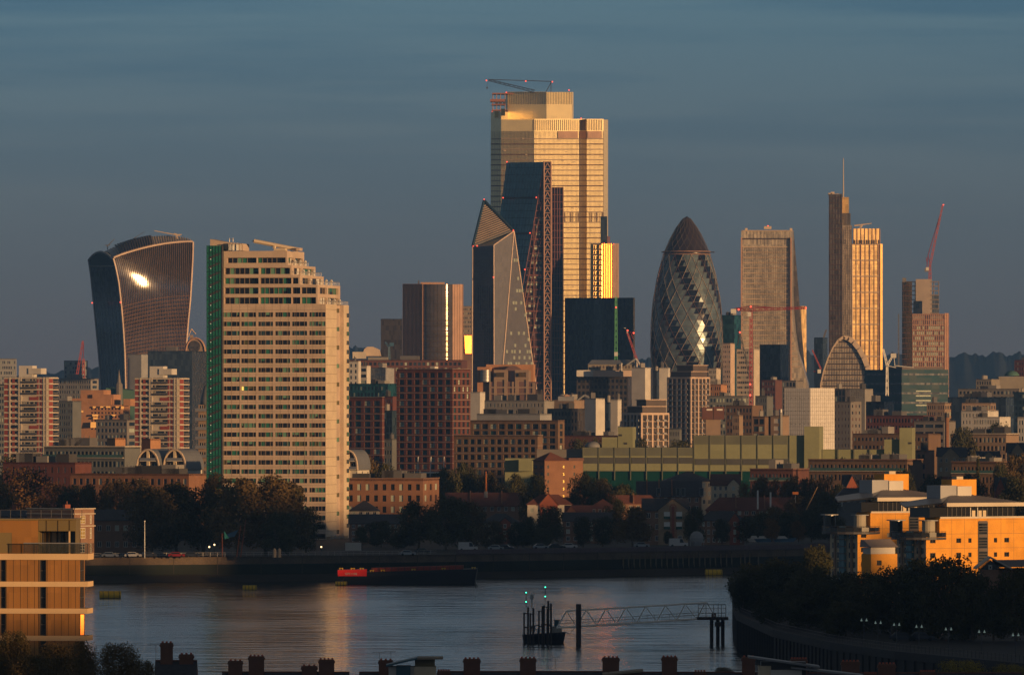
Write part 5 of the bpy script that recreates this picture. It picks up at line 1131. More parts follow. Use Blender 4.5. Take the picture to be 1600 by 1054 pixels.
T = [  # name, label, category, left, corner, right, top row, distance, turn, wall, roof, rows, cols, side cols, extra
 ('glass_office', 'grey glass office cut by the left edge of the view', 'office building', -8, 25, 26, 560, 5600, 5, 'grey_stone', 'roof_dark', 10, 12, 0, {}),
 ('grey_tower', 'distant grey tower behind the slim red crane', 'tower', 100, 121, 137, 563, 6900, 20, 'grey_stone', 'roof_dark', 9, 5, 4, {}),
 ('pale_office', 'low pale office under the slim red crane', 'office building', 92, 148, 154, 591, 5900, 8, 'concrete_pale', 'roof_dark', 4, 14, 1, dict(plant=2)),
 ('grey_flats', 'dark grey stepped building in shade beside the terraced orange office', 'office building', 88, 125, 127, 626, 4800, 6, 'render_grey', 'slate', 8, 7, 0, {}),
 ('glass_block', 'wide grey glass block at the foot of the flared tower', 'office building', 231, 300, 326, 548, 5700, 10, 'gl_navy', 'roof_dark', 0, 0, 0, dict(plant=1)),
 ('glass_block', 'pale ribbed glass block at the flared tower foot, left-hand of two', 'office building', 200, 231, 232, 553, 5800, 5, 'grey_stone', 'roof_dark', 0, 0, 0, {}),
 ('brick_office', 'low brick building before the red and white twin blocks, under the church spire', 'building', 150, 208, 214, 655, 4600, 10, 'concrete', 'slate', 3, 8, 1, {}),
 ('low_office', 'low white edged office behind the left red and white tower block', 'office building', -10, 7, 12, 600, 4700, 0, 'render_grey', 'roof_dark', 6, 4, 0, {}),
 ('grey_tower', 'plain grey tower standing just behind the fluted round tower', 'tower', 595, 628, 650, 498, 6900, 10, 'gl_bronze', 'roof_dark', 0, 0, 0, {}),
 ('brown_tower', 'brown tower with gold lit windows between the fluted tower and the pointed tower', 'tower', 722, 737, 745, 478, 6800, 10, 'stone_city', 'roof_dark', 14, 5, 0, dict(hf=.4)),
 ('white_office', 'small white office with banded windows right beside the stepped tower block', 'office building', 544, 560, 564, 564, 4900, 20, 'render_white', 'roof_dark', 6, 2, 0, dict(wf=.4)),
 ('banded_office', 'low wing with bright white bands next to the small white office', 'office building', 562, 577, 579, 571, 4910, 6, 'render_white', 'roof_dark', 3, 1, 0, dict(wf=.92, hf=.5)),
 ('ribbed_office', 'grey office with fine upright ribs behind the white banded wing', 'office building', 576, 612, 616, 574, 5200, 8, 'grey_stone', 'roof_dark', 3, 12, 0, dict(hf=.8, wf=.5)),
 ('teal_office', 'wide dark teal glazed block just above the shorter red brick flats', 'office building', 540, 619, 622, 599, 4600, 4, 'glass_teal', 'roof_dark', 2, 12, 0, {}),
 ('garden_roof_office', 'long dark office with a planted roof terrace below the fluted round tower', 'office building', 540, 722, 730, 562, 5300, 4, 'brick_dark', 'roof_green', 3, 26, 0, dict(plant=2)),
 ('rose_office', 'rose brick office between the two red brick tower blocks', 'building', 598, 621, 622, 619, 4400, 3, 'brick_red', 'roof_dark', 2, 5, 0, dict(hf=.6)),
 ('glazed_office', 'blue grey gridded glass office between the two red brick tower blocks', 'office building', 598, 620, 621, 641, 4200, 3, 'glass_blue', 'roof_dark', 3, 3, 0, dict(wf=.8, hf=.8)),
 ('pale_house', 'pale low house with arched windows between the two red brick tower blocks', 'house', 599, 619, 620, 685, 3700, 3, 'render_grey', 'slate', 1, 3, 0, dict(hf=.5)),
 ('white_wall_block', 'blank sunlit white block beside the tall red brick tower block', 'building', 735, 756, 758, 612, 4500, 8, 'render_white', 'roof_dark', 0, 0, 0, {}),
 ('grey_office', 'long pale stone office with slim paired windows below the wedge tower', 'office building', 757, 862, 867, 625, 4300, 5, 'concrete_pale', 'roof_dark', 2, 16, 0, dict(wf=.35, hf=.5, plant=3)),
 ('low_office', 'low grey office roofs just above the brown brick flats', 'building', 745, 858, 862, 646, 3900, 4, 'grey_stone', 'roof_dark', 0, 0, 0, dict(plant=4)),
 ('dark_office', 'large dark glass office below the black glass tower', 'office building', 901, 981, 989, 588.5, 5000, 10, 'gl_bronze', 'roof_dark', 6, 12, 0, dict(panes=('gl_black', 'glass_dark'))),
 ('dark_office', 'dark glass office left beside the pair of blank white towers', 'office building', 855, 914, 920, 638, 4100, 10, 'gl_bronze', 'roof_dark', 6, 9, 0, dict(panes=('gl_black', 'glass_dark'))),
 ('orange_wall_block', 'blank orange walled block above the dark glass office with roof ducts', 'building', 866, 911, 913, 624, 4250, 6, 'stone_warm', 'roof_dark', 0, 0, 0, dict(plant=3)),
 ('blank_tower', 'blank white stair tower, wider of the lower pair by the brown flats', 'tower', 913.6, 931, 945, 622, 4050, 40, 'render_white', 'roof_dark', 0, 0, 0, dict(plant=1)),
 ('blank_tower', 'blank white stair tower, narrower of the lower pair by the white framed flats', 'tower', 954, 969, 971, 623.5, 4060, 8, 'render_white', 'roof_dark', 0, 0, 0, dict(plant=1)),
 ('dark_link', 'narrow dark glazed link between the lower pair of blank white towers', 'building', 940, 956, 957, 628, 4080, 4, 'gl_navy', 'roof_dark', 0, 0, 0, {}),
 ('blank_tower', 'tall blank white block beside the dark office, left-hand of the upper pair', 'tower', 987, 1008, 1020, 574, 4950, 30, 'render_white', 'roof_dark', 0, 0, 0, dict(plant=1)),
 ('blank_tower', 'tall blank white block next to the white framed flats, right-hand of the upper pair', 'tower', 1030, 1044, 1047, 574, 4950, 14, 'render_white', 'roof_dark', 0, 0, 0, dict(plant=1)),
 ('dark_link', 'dark glazed strip between the tall blank white blocks of the upper pair', 'building', 1015, 1031, 1032, 579, 4970, 4, 'gl_navy', 'roof_dark', 0, 0, 0, {}),
 ('brick_podium', 'low dark brick range among trees below the blank white towers', 'building', 880, 985, 990, 680, 3900, 4, 'brick_dark', 'roof_green', 0, 0, 0, {}),
 ('rose_slab', 'rose coloured slab office right beside the bullet tower', 'office building', 1129, 1147, 1148, 536, 5900, 4, 'trim_rose', 'roof_dark', 10, 4, 0, dict(hf=.45)),
 ('striped_office', 'glass office with pale stripes beneath the black box building', 'office building', 1151, 1185, 1190, 545, 5900, 8, 'band_white', 'roof_dark', 11, 9, 0, dict(hf=.5, wf=.9)),
 ('teal_tower', 'dark teal tower with a pale open crown behind the bullet tower', 'tower', 1127, 1155, 1158, 492, 6500, 6, 'glass_teal', 'roof_dark', 0, 0, 0, dict(plant=2)),
 ('black_box', 'plain black box building in front of the pale slab tower', 'building', 1187, 1228, 1232, 538, 5700, 6, 'gl_black', 'roof_dark', 0, 0, 0, {}),
 ('strip_glass_office', 'small office with glowing window strips at the foot of the bullet tower', 'office building', 1107, 1124, 1126, 575, 5600, 5, 'band_white', 'roof_dark', 3, 8, 0, dict(wf=.8)),
 ('gold_tower', 'narrow gold tower peeping out behind the curved base of the pale slab tower', 'tower', 1238, 1256, 1260, 478, 7000, 10, 'gl_heron', 'roof_dark', 0, 0, 0, {}),
 ('concrete_frame', 'open concrete frame under construction beside the wrapped white building', 'building site', 1222, 1253, 1255, 594, 5200, 5, 'concrete', 'roof_dark', 2, 4, 0, dict(wf=.75, hf=.7)),
 ('brick_office', 'dark red building below the black box building', 'building', 1190, 1220, 1223, 593, 5300, 6, 'brick_dark', 'roof_dark', 5, 5, 0, {}),
 ('grey_box', 'dark panel building left of the arched office', 'building', 1272, 1291, 1293, 527, 6300, 5, 'gl_navy', 'roof_dark', 0, 0, 0, {}),
 ('orange_block', 'low orange block with a lit window below the bullet tower', 'building', 1109, 1133, 1136, 600, 5000, 10, 'orange_stone', 'roof_dark', 2, 5, 0, {}),
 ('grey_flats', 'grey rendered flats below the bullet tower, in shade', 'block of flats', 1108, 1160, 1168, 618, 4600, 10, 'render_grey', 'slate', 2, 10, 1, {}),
 ('brick_flats', 'wide brown brick building behind the red crane mast', 'building', 1134, 1188, 1192, 633, 4300, 6, 'brick_brown', 'roof_dark', 2, 8, 0, {}),
 ('pale_flats', 'small pale flats right of the red crane mast', 'block of flats', 1180, 1205, 1208, 618, 4500, 10, 'render_grey', 'roof_dark', 4, 5, 0, dict(wf=.4)),
 ('balcony_flats', 'glazed flats with white balcony lines just right of the crane mast', 'block of flats', 1176, 1203, 1205, 650, 4000, 4, 'brick_brown', 'roof_dark', 3, 2, 0, dict(wf=.85, hf=.7)),
 ('orange_wall_block', 'orange wall end of a building with a white square on it', 'building', 1204, 1231, 1233, 649, 4000, 6, 'stone_warm', 'roof_dark', 1, 1, 0, dict(wf=.5, hf=.6, panes=('render_white',))),
 ('ornate_block', 'small ornate ochre block between the crane mast and the dark box on a stalk', 'building', 1144, 1159, 1161, 648, 4000, 8, 'stone_warm', 'roof_dark', 2, 4, 0, {}),
 ('grey_flats', 'grey concrete flats right beside the wrapped white building', 'block of flats', 1302, 1329, 1346, 627, 4500, 30, 'concrete', 'roof_dark', 6, 5, 3, dict(wf=.35, hf=.45, panes=('gl_rose', 'glass_dark', 'gl_rose'))),
 ('pier_building', 'dark building with sunlit orange piers below the arched office', 'building', 1304, 1328, 1330, 607, 4900, 4, 'gl_bronze', 'roof_dark', 1, 3, 0, dict(wf=.8, hf=.8)),
 ('pale_block', 'pale blank block with narrow slits below the teal office', 'building', 1328, 1362, 1364, 607, 4700, 5, 'concrete_pale', 'roof_dark', 4, 8, 0, dict(wf=.3, hf=.7, y0=609, y1=622)),
 ('modern_block', 'dark modern block with one sunlit orange bay, above the long brick range', 'building', 1353, 1395, 1397, 627, 4400, 5, 'gl_black', 'roof_dark', 0, 0, 0, {}),
 ('long_brick_range', 'long red brick range right of the grey concrete flats', 'building', 1353, 1458, 1460, 648.6, 4100, 3, 'brick_red', 'slate', 3, 18, 0, {}),
 ('slate_range', 'long slate roofed range behind the olive warehouse end tower', 'building', 1332, 1466, 1470, 677, 3700, 3, 'brick_brown', 'slate', 2, 20, 0, dict(hf=.4)),
 ('grey_office', 'long grey office with dark window strips left of the brick chimney', 'office building', 1428, 1490, 1493, 657, 4000, 4, 'concrete', 'roof_dark', 2, 3, 0, dict(wf=.85, hf=.45)),
 ('rose_block', 'rose brick block directly above the slim brick chimney', 'building', 1448, 1476, 1487, 629, 4600, 25, 'stone_warm', 'roof_dark', 2, 8, 3, {}),
 ('rose_block', 'rose brick block standing right of the slim brick chimney top', 'building', 1503, 1548, 1556, 629, 4600, 12, 'stone_warm', 'roof_dark', 2, 10, 2, {}),
 ('white_flats', 'white flats with green roof edge right of the slim brick chimney', 'block of flats', 1502, 1558, 1560, 641, 4300, 4, 'render_white', 'copper_green', 1, 8, 0, dict(wf=.35, hf=.5)),
 ('arcade_flats', 'flats with a row of bright white window bays near the right edge', 'block of flats', 1520, 1577, 1579, 651, 4200, 4, 'render_white', 'slate', 2, 16, 0, dict(wf=.6, hf=.6)),
 ('train_shed', 'very long dark low shed below the wooded hill at right', 'shed', 1481, 1583, 1586, 620, 5000, 3, 'gl_navy', 'slate', 0, 0, 0, {}),
 ('glass_shed', 'grey glazed shed end cut by the right edge of the view', 'shed', 1584, 1612, 1614, 612, 4900, 2, 'glass_blue', 'roof_dark', 4, 3, 0, {}),
 ('stone_hall', 'long pale stone hall below the wooded hill at right', 'hall', 1497, 1600, 1606, 607, 5400, 4, 'stone', 'slate', 1, 16, 0, {}),
 ('stone_hall', 'raised middle storey of pale stone above the long stone hall', 'hall', 1525, 1560, 1562, 592, 5450, 4, 'stone', 'lead', 1, 6, 0, {}),
 ('brick_tower', 'brick tower with chimneys rising over the green domed hall', 'tower', 1585, 1608, 1612, 562, 5700, 4, 'brick_red', 'slate', 3, 5, 0, dict(plant=2)),
 ('white_flats', 'tall white flats cut by the right edge of the view', 'block of flats', 1590, 1606, 1612, 651, 3700, 10, 'render_white', 'roof_dark', 4, 3, 0, {}),
 ('low_terrace', 'long low building with sunlit orange wall and white roof line at right', 'building', 1485, 1588, 1592, 678, 3600, 3, 'stone_warm', 'roof_dark', 1, 14, 0, dict(coping='band_white')),
 ('brick_flats', 'small brick flats with square dark windows, right of the olive end tower', 'block of flats', 1424, 1456, 1460, 703, 3100, 4, 'brick_orange', 'roof_dark', 2, 3, 0, dict(wf=.6)),
 ('long_flats', 'long brick flats with glass balconies in front of the olive warehouse end', 'block of flats', 1263, 1439, 1442, 718.5, 2900, 2, 'brick_brown', 'roof_dark', 2, 24, 0, dict(wf=.55, coping='fin_brown')),
 ('long_flats', 'long brick flats with glass balconies at far right, partly behind a tall tree', 'block of flats', 1487, 1579, 1582, 722, 2880, 2, 'brick_brown', 'roof_dark', 2, 12, 0, dict(wf=.55, coping='fin_brown')),
 ('long_flats', 'low brick flats before the olive warehouse, below the pale steel chimney', 'block of flats', 1172, 1262, 1264, 733, 2850, 2, 'brick_dark', 'roof_dark', 1, 12, 0, dict(plant=2, coping='fin_brown')),
 ('modern_flats', 'long dark modern flats with glass balconies below the twin red and white blocks', 'block of flats', 69, 217, 219, 698, 2950, 3, 'render_grey', 'roof_dark', 3, 20, 0, dict(wf=.7, coping='band_white')),
 ('stair_box', 'dark stair box with a glowing orange side on the modern flats, left-hand of two', 'building', 167, 180, 196, 684, 3000, 50, 'orange_stone', 'roof_dark', 0, 0, 0, {}),
 ('stair_box', 'dark stair box with a glowing orange side on the modern flats, right-hand of two', 'building', 221, 235, 251, 685, 3000, 50, 'orange_stone', 'roof_dark', 0, 0, 0, {}),
 ('red_flats', 'dark red brick flats with tall white windows above the autumn tree at left', 'block of flats', 4.6, 141, 143, 722, 2800, 3, 'brick_red', 'roof_dark', 2, 11, 0, dict(wf=.3, panes=('blind_pale', 'curtain', 'glass_dark'))),
 ('orange_flats', 'low orange brick flats with open balconies, left of the green glazed stair', 'block of flats', 110, 318, 322, 740, 2650, 2, 'brick_orange', 'roof_green', 2, 18, 0, dict(wf=.5)),
 ('brick_flats', 'orange brown brick flats with open loggias right of the stepped tower block', 'block of flats', 540, 661, 686, 748, 2620, 12, 'brick_orange', 'roof_dark', 3, 9, 3, dict(wf=.45, panes=('glass_dark', 'glass_dark', 'blind_pale'), coping='fin_brown')),
]
for (nm, lb, ct, l_, c_, r_, yt, Y, th, wl, rf, rw, cl, sc_, ex) in T:
    ex = dict(ex); ex.setdefault('panes', GP)
    if Y < 5500 and r_ - l_ > 12 and nm not in ('stair_box', 'white_wall_block', 'concrete_frame'): ex.setdefault('plant', 1 + int((r_ - l_) / 45))
    if th <= 10 and r_ - c_ <= 6 and l_ > -5:
        th = 27; c_ = r_ - min(12 * math.sin(math.radians(th)) * F / Y, (r_ - l_) * .35)
    b = simple(nm, lb, ct, l_, c_, r_, yt, Y, th, wl, rf, rows=rw or None, cols=cl or None, scols=sc_ or None, **ex)
    if nm in ('long_flats', 'modern_flats'):
        q = MB(); q.fb(b.F, .2, b.F.W - .2, b.H - 3.9, b.H - 3.7, .02, 1.2, 'band_white'); q.fb(b.F, .2, b.F.W - .2, b.H - 3.7, b.H - 2.7, 1.12, 1.18, 'balcony_glass'); q.build('balcony', b.root)
# ---------------------------------------------------------------- olive warehouse
mat('louvre_dark', (.085, .09, .09), rough=.6)
def warehouse():
    b = Bld('olive_warehouse', 'very long olive panelled warehouse with dark louvres, behind the riverside trees', 'warehouse', 911, 1257, 1262, 3000, 8, 30, 6); z = b.z
    def lx(px): return b.u(px) - b.L
    mb = MB(); mb.box(lx(911), lx(1083), 0, 30, z(735), z(699), 'olive', 'roof_dark'); mb.box(lx(1083), lx(1257), 0, 30, z(736), z(680), 'olive', 'roof_dark'); mb.build('wall', b.root)
    tp = MB(); tp.box(lx(911), lx(1083), -.06, 0, z(712), z(699.4), 'olive_dark'); tp.box(lx(1083), lx(1230), -.06, 0, z(694), z(680.5), 'olive_dark'); tp.build('stained_band', b.root)
    st = MB(); st.box(lx(911), lx(1180), .3, 29, 0, z(735), 'teal_strip'); st.build('teal_base', b.root)
    k = 0; x = 911
    while x < 1235:
        yt, ya, yc = (699, 714.5, 724) if x < 1083 else (680, 716.5, 726)
        if x < 1210: l = MB(); l.fb(b.F, b.u(x + 1.5), b.u(x + 23.5), z(yc), z(ya), .05, .2, 'louvre_dark'); l.build('louvre', b.root)
        p = MB(); p.box(lx(x) - .16, lx(x) + .16, -.3, 0, z(750) , z(yt), 'olive_dark'); p.build('fin', b.root); x += 24.8; k += 1
    dv = MB(); dv.box(lx(911), lx(1257), -.1, -.02, z(736.2), z(735), 'olive_dark'); dv.build('ledge', b.root)
    tw = MB(); tw.box(lx(1257.5), lx(1281), -2, 12, 0, z(666), 'olive', 'roof_dark'); tw.build('stair_tower', b.root)
    for a, c, yt in ((936, 960, 683), (961, 984, 667)):
        tw = MB(); tw.box(lx(a), lx(c), 8, 18, z(700), z(yt), 'olive', 'roof_dark'); tw.build('stair_tower', b.root)
    rf = MB(); rf.lathe([(3.2, 0), (3.0, .9), (2.1, 1.7), (.8, 2.1), (.05, 2.2)], 'lead', 16); o = rf.build('roof_dome', b.root, True); o.location = (lx(921), 10, z(699)); o.scale = (1, 1, 1)
    w2 = MB(); w2.box(lx(1281), lx(1379), 6, 26, 0, z(702), 'olive', 'roof_dark'); w2.build('low_wing', b.root)
    for i in range(4): p = MB(); p.box(lx(1282 + i*25) - .2, lx(1282 + i*25) + .2, 5.3, 6, 0, z(702), 'olive_dark'); p.build('fin', b.root)
    w3 = MB(); w3.box(lx(1380), lx(1403.5), 4, 16, 0, z(686), 'olive', 'roof_dark'); w3.box(lx(1404.6), lx(1424.5), 2, 14, 0, z(668), 'olive', 'roof_dark'); w3.build('stair_tower', b.root)
    w4 = MB(); w4.box(lx(836.5), lx(911), 4, 26, 0, z(702), 'concrete', 'roof_dark'); w4.box(lx(787), lx(836), 3, 20, 0, z(716), 'olive', 'roof_dark'); w4.box(lx(811), lx(832), -1, 3, z(736), z(718), 'olive'); w4.build('low_wing', b.root)
    for px, py in ((965, 680), (973, 693), (1421, 692)): o = MB(); o.box(lx(px) - .6, lx(px) + .6, 7.9 if px < 1000 else 1.9, 8.0 if px < 1000 else 2.0, z(py) - .3, z(py) + .4, 'frame_dark'); o.build('vent', b.root)
warehouse()
# ---------------------------------------------------------------- houses
mat('brick_house', (.24, .14, .095), fine=.2, vs=.5); mat('brick_trim', (.28, .085, .05)); mat('render_pale', (.55, .52, .46)); mat('tile_brown', (.13, .07, .06), fine=.25, vs=.5)
def house(label, x0, x1, yr, ye, yb, Y, wall='brick_house', roof='tile_red', hip=0.0, rows=2, cols=5, wy=None, depth=9.0, gable=None, chim=(), th=0.0, name='house', cat='house', win='frame_white',
          panes=('glass_dark', 'blind_pale', 'glass_dark'), group=None, dormers=(), base=6.0, over=.4, fire=()):
    """pitched-roof house, ridge along its front; gable = (photo column of apex, half width, apex row, wall material)"""
    s_ = Y / F; xc = PX((x0 + x1)/2, Y); t = thing(name, label, cat, (xc, Y, base), -math.radians(th), group); z = lambda y: PZ(y, Y) - base
    L = (x1 - x0) * s_ / max(math.cos(math.radians(th)), .3); he, hr = z(ye), z(yr); fc = Face((-L/2, 0, 0), (1, 0, 0), (0, -1, 0), L); X = lambda px: (px - (x0+x1)/2) * s_
    rng = random.Random(int(x0*7 + yr)); mb = MB()
    ch = (he - max(0.3, z(yb) if yb else 0)) / max(rows, 1); zb = he - ch*rows; zs = [(zb + ch*(k+.5) - min(.75, ch*.3), zb + ch*(k+.5) + min(.75, ch*.3)) for k in range(rows)]
    us = even(cols, L, min(.5, 1.15*cols/L), .3, .3) if cols else []
    if gable: us = [(p, q) for p, q in us if not (X(gable[0]) - gable[1]*s_ < (p+q)/2 - L/2 < X(gable[0]) + gable[1]*s_)]
    wallgrid(mb, fc, 0, he, us, zs, .15, wall)
    mb.poly([(L/2, 0, 0), (L/2, depth, 0), (L/2, depth, he)] + ([] if hip else [(L/2, depth/2, hr)]) + [(L/2, 0, he)], wall); mb.poly([(-L/2, depth, 0), (-L/2, 0, 0), (-L/2, 0, he)] + ([] if hip else [(-L/2, depth/2, hr)]) + [(-L/2, depth, he)], wall); mb.poly([(L/2, depth, 0), (-L/2, depth, 0), (-L/2, depth, he), (L/2, depth, he)], wall)
    mb.build('wall', t)
    rf = MB(); o = over; h = hip * depth/2; k = (hr-he)/(depth/2)*o; a = [(-L/2-o, -o, he-k), (L/2+o, -o, he-k), (L/2+o-h, depth/2, hr), (-L/2-o+h, depth/2, hr), (-L/2-o, depth+o, he-k), (L/2+o, depth+o, he-k)]
    th_ = .18; up = lambda p: (p[0], p[1], p[2]+th_)
    rf.hexa([a[0], a[1], a[2], a[3], up(a[0]), up(a[1]), up(a[2]), up(a[3])], roof); rf.hexa([a[3], a[2], a[5], a[4], up(a[3]), up(a[2]), up(a[5]), up(a[4])], roof)
    if hip: rf.poly([up(a[0]), up(a[4]), up(a[3])], roof); rf.poly([up(a[1]), up(a[2]), up(a[5])], roof)
    rf.build('roof', t)
    wb = Bld.__new__(Bld); wb.root = t; wb.nw = 0; wb.rest = MB(); Bld.wins(wb, fc, us, zs, .13, panes, win, 2, 1, .09, rng=rng)
    if gable:
        gx, gw, gy, gm = X(gable[0]), gable[1]*s_, z(gable[2]), gable[3]; g = MB(); gd = .5
        g.xprism([(gx-gw, 0), (gx+gw, 0), (gx+gw, he), (gx, gy), (gx-gw, he)], -gd, 1, gm, axis='y'); g.build('gable_wall', t)
        gr = MB(); n1 = (gx-gw-.4, he-.4*(gy-he)/gw); n2 = (gx, gy); n3 = (gx+gw+.4, he-.4*(gy-he)/gw)
        gr.xprism([n1, n2, n3, (n3[0], n3[1]+.25), (n2[0], n2[1]+.3), (n1[0], n1[1]+.25)], -gd-.25, depth/2, roof, axis='y'); gr.build('gable_roof', t)
        gf = Face((gx-gw, -gd, 0), (1, 0, 0), (0, -1, 0), 2*gw); gu = even(2 if gw > 2.5 else 1, 2*gw, .28, .2, .2); Bld.wins(wb, gf, gu, zs, -.03, panes, win, 2, 1, .09, rng=rng)
    for cx, cy in chim:
        c = MB(); c.box(X(cx)-.55, X(cx)+.55, depth/2-.4, depth/2+.4, hr-.8, z(cy), 'brick_trim'); 
        for j in (-.3, .3): c.tube((X(cx)+j, depth/2, z(cy)), (X(cx)+j, depth/2, z(cy)+.5), .14, 'tile_red', 6)
        c.build('chimney', t)
    for fx in fire:    # party wall standing up through the roof, caught by the sun
        c = MB(); x = X(fx); c.xprism([(-.5, he), (-.5, he+.6), (depth/2, hr+.75), (depth+.4, he+.6), (depth+.4, he)], x-.2, x+.2, 'brick_orange'); c.build('party_wall', t)
    for dx in dormers:
        d = MB(); x = X(dx); zt = he + (hr-he)*.55; d.box(x-.75, x+.75, -.15, depth/2, he-.3, zt, 'lead'); d.lathe([(.8, 0), (.75, .5), (.4, .85), (.02, .95)], 'lead', 10, x, .3); d.build('dormer', t)
        w = MB(); w.box(x-.5, x+.5, -.22, -.14, he, zt-.1, 'win_black'); w.box(x-.55, x+.55, -.25, -.16, he-.35, he-.02, 'frame_white'); w.build('dormer_window', t)
    if wb.rest.f: wb.rest.build('window', t, kind='stuff')
    return t
H = house
H('brown brick terrace with dark slate roof beside the foot of the stepped tower block', 546, 634, 804, 817, 862, 2420, roof='slate', rows=3, cols=9)
H('low slate roofed house with pale walls below the orange brown brick flats', 546, 592, 783, 797, 806, 2560, 'render_pale', 'slate', 1, 1, 4)
H('pale brick house with white windows and small orange gable, among the riverside trees', 752, 812, 803, 816, 860, 2420, 'brick_buff', 'slate', 1, 3, 8, gable=(789, 9, 808.5, 'brick_trim'))
H('long tiled terrace with two orange party walls, below the steel mast', 697, 830, 770, 789, 800, 2720, 'brick_house', 'tile_red', 0, 1, 12, fire=(735, 784), chim=((759, 767),))
H('white walled house with central red brick gable, below the pyramid roofed block', 824, 893, 773, 787, 806, 2640, 'render_pale', 'tile_red', 1, 1, 6, gable=(857.5, 14, 771, 'brick_trim'))
H('orange walled bungalow with hipped tiled roof, right of the white walled house', 922, 962, 780, 793, 803, 2600, 'brick_orange', 'tile_red', 1, 1, 4)
H('small orange gabled tiled house in front of the white walled house', 884, 924, 790, 800, 808, 2560, 'brick_orange', 'tile_red', 0, 1, 4, gable=(893, 8, 790.5, 'brick_orange'))
H('long tiled terrace with one orange party wall, left of the dormered town houses', 908, 1028, 774, 786, 800, 2740, 'brick_house', 'tile_red', .6, 1, 10, fire=(948, 990), chim=((949, 771),))
H('dark slate terrace half hidden by trees left of the arched brick gable house', 880, 955, 801, 813, 860, 2430, 'brick_house', 'slate', 0, 3, 6)
H('row of brick town houses with lead dormers above the arched gable house', 996, 1096, 752, 774, 800, 2800, 'brick_house', 'slate', 0, 2, 8, dormers=(1029, 1059.5, 1067.5, 1096), fire=(1011, 1030, 1050))
H('broad hip roofed building with cream walls glowing at its right end', 1037, 1114, 737, 751, 790, 2860, 'render_cream', 'slate', 1, 3, 9, depth=18)
t = H('four storey brick warehouse house with an arched brick panel in its gable', 1005, 1075, 779, 796, 853, 2400, 'brick_house', 'slate', 0, 3, 5, gable=(1051.5, 23, 779, 'brick_buff'))
pn = MB(); X = lambda px: (px-1040)*2400/F; zz = lambda y: PZ(y, 2400)-6
for r0, m_, d in ((5.4, 'brick_trim', -.62), (4.0, 'brick_buff', -.66), (2.6, 'brick_trim', -.70)):
    pts = [(X(1051.5-r0), zz(848)), (X(1051.5+r0), zz(848)), (X(1051.5+r0), zz(793))] + [(X(1051.5 + r0*math.cos(a)), zz(793) + r0*.183*1.1*math.sin(a)) for a in [math.pi*k/8 for k in range(1, 8)]] + [(X(1051.5-r0), zz(793))]
    pn.xprism(pts, d, d+.05, m_, axis='y')
pn.build('arched_panel', t)
for py in (805, 821): 
    for px in (1042, 1061): g = MB(); g.box(X(px)-.9, X(px)+.9, -1.1, -.72, zz(py+5), zz(py+1), 'glass_green'); g.box(X(px)-.85, X(px)+.85, -.7, -.6, zz(py+4), zz(py-6), 'frame_white'); g.build('balcony', t)
H('three storey brick flats with white balcony doors right of the arched gable house', 1093, 1163, 799, 812, 850, 2400, 'brick_house', 'slate', .8, 3, 8, gable=(1148, 8, 801, 'brick_trim'))
H('long low tiled roof with orange walls beneath, left of the slanting pole', 1104, 1262, 777.5, 796, 806, 2650, 'brick_orange', 'tile_red', 1, 1, 14, fire=(1150, 1195))
H('pale curved roofed house with round top window, left of the dark autumn trees', 1112, 1156, 741, 757, 790, 2820, 'render_cream', 'tile_brown', 0, 3, 5, gable=(1146, 9, 748, 'render_cream'))
H('small red gabled roof among trees left of the orange apartment blocks', 1318, 1345, 742, 760, 790, 2700, 'brick_trim', 'slate', 0, 1, 0, gable=(1332, 9, 742, 'brick_trim'))
H('blue grey roofed shed left of the orange apartment blocks', 1310, 1352, 763, 774, 800, 2600, 'render_grey', 'slate', .5, 1, 4)
H('red gabled roof peeping between the two orange apartment blocks', 1470, 1492, 745, 760, 790, 2720, 'brick_trim', 'tile_red', 0, 1, 0, gable=(1483, 7, 745, 'brick_trim'))
H('red gabled roof beyond the rear stair core of the front orange apartment block', 1556, 1572, 746, 762, 790, 2720, 'brick_trim', 'slate', 0, 1, 0, gable=(1563, 6, 746, 'brick_trim'))
H('steep gabled stone house right of the slim brick chimney', 1466, 1510, 699, 712, 740, 3150, 'brick_buff', 'slate', 0, 2, 6, gable=(1485, 13, 699, 'brick_buff'))
H('steep gabled brick house with white eaves near the tall dark conifer', 1528, 1562, 705, 720, 740, 3100, 'brick_buff', 'slate', 0, 2, 4, gable=(1545, 14, 705, 'brick_buff'))
H('grey gabled house with pale gable cut by the right edge of the view', 1575, 1612, 692, 706, 730, 3200, 'brick_buff', 'slate', 0, 2, 4, gable=(1590, 10, 692, 'brick_buff'))
# square brick block with pyramid roof and sunlit windows
b = Bld('pyramid_roof_block', 'orange brick block with pyramid roof and yellow glowing windows, before the olive warehouse', 'block of flats', 833, 851, 911, 2750, 62, 20, 6); z = b.z; He = z(719.5); mb = MB()
fs, us, zs = b.S, even(7, b.R, .34, .3, .3), [(z(y+5), z(y)) for y in (726.5, 738, 749.5, 761, 772.5)]
us = [u for i, u in enumerate(us) if i in (0, 3, 5)]
b.shell(mb, 0, He, 'brick_orange', 'roof_dark', side=False); wallgrid(mb, b.S, 0, He, us, zs, .2, 'brick_orange'); mb.build('wall', b.root)
for i, u in enumerate(us): b.wins(b.S, [u], zs, .15, ['lit_gold_pane' if i == 1 else 'glass_dark'], 'frame_dark', 2, 2, .1) if mat('lit_gold_pane', (.6, .42, .12), rough=.45, metal=.8) else 0
b.wins(b.F, even(2, b.L, .5), zs, -.02, ['glass_dark'], 'frame_dark', 2, 1)
rf = MB(); o = .6; A = [(-b.L-o, -o), (o, -o), (o, b.R*.62), (-b.L-o, b.R*.62)]; ap = (-b.L*.5, b.R*.3, z(706))
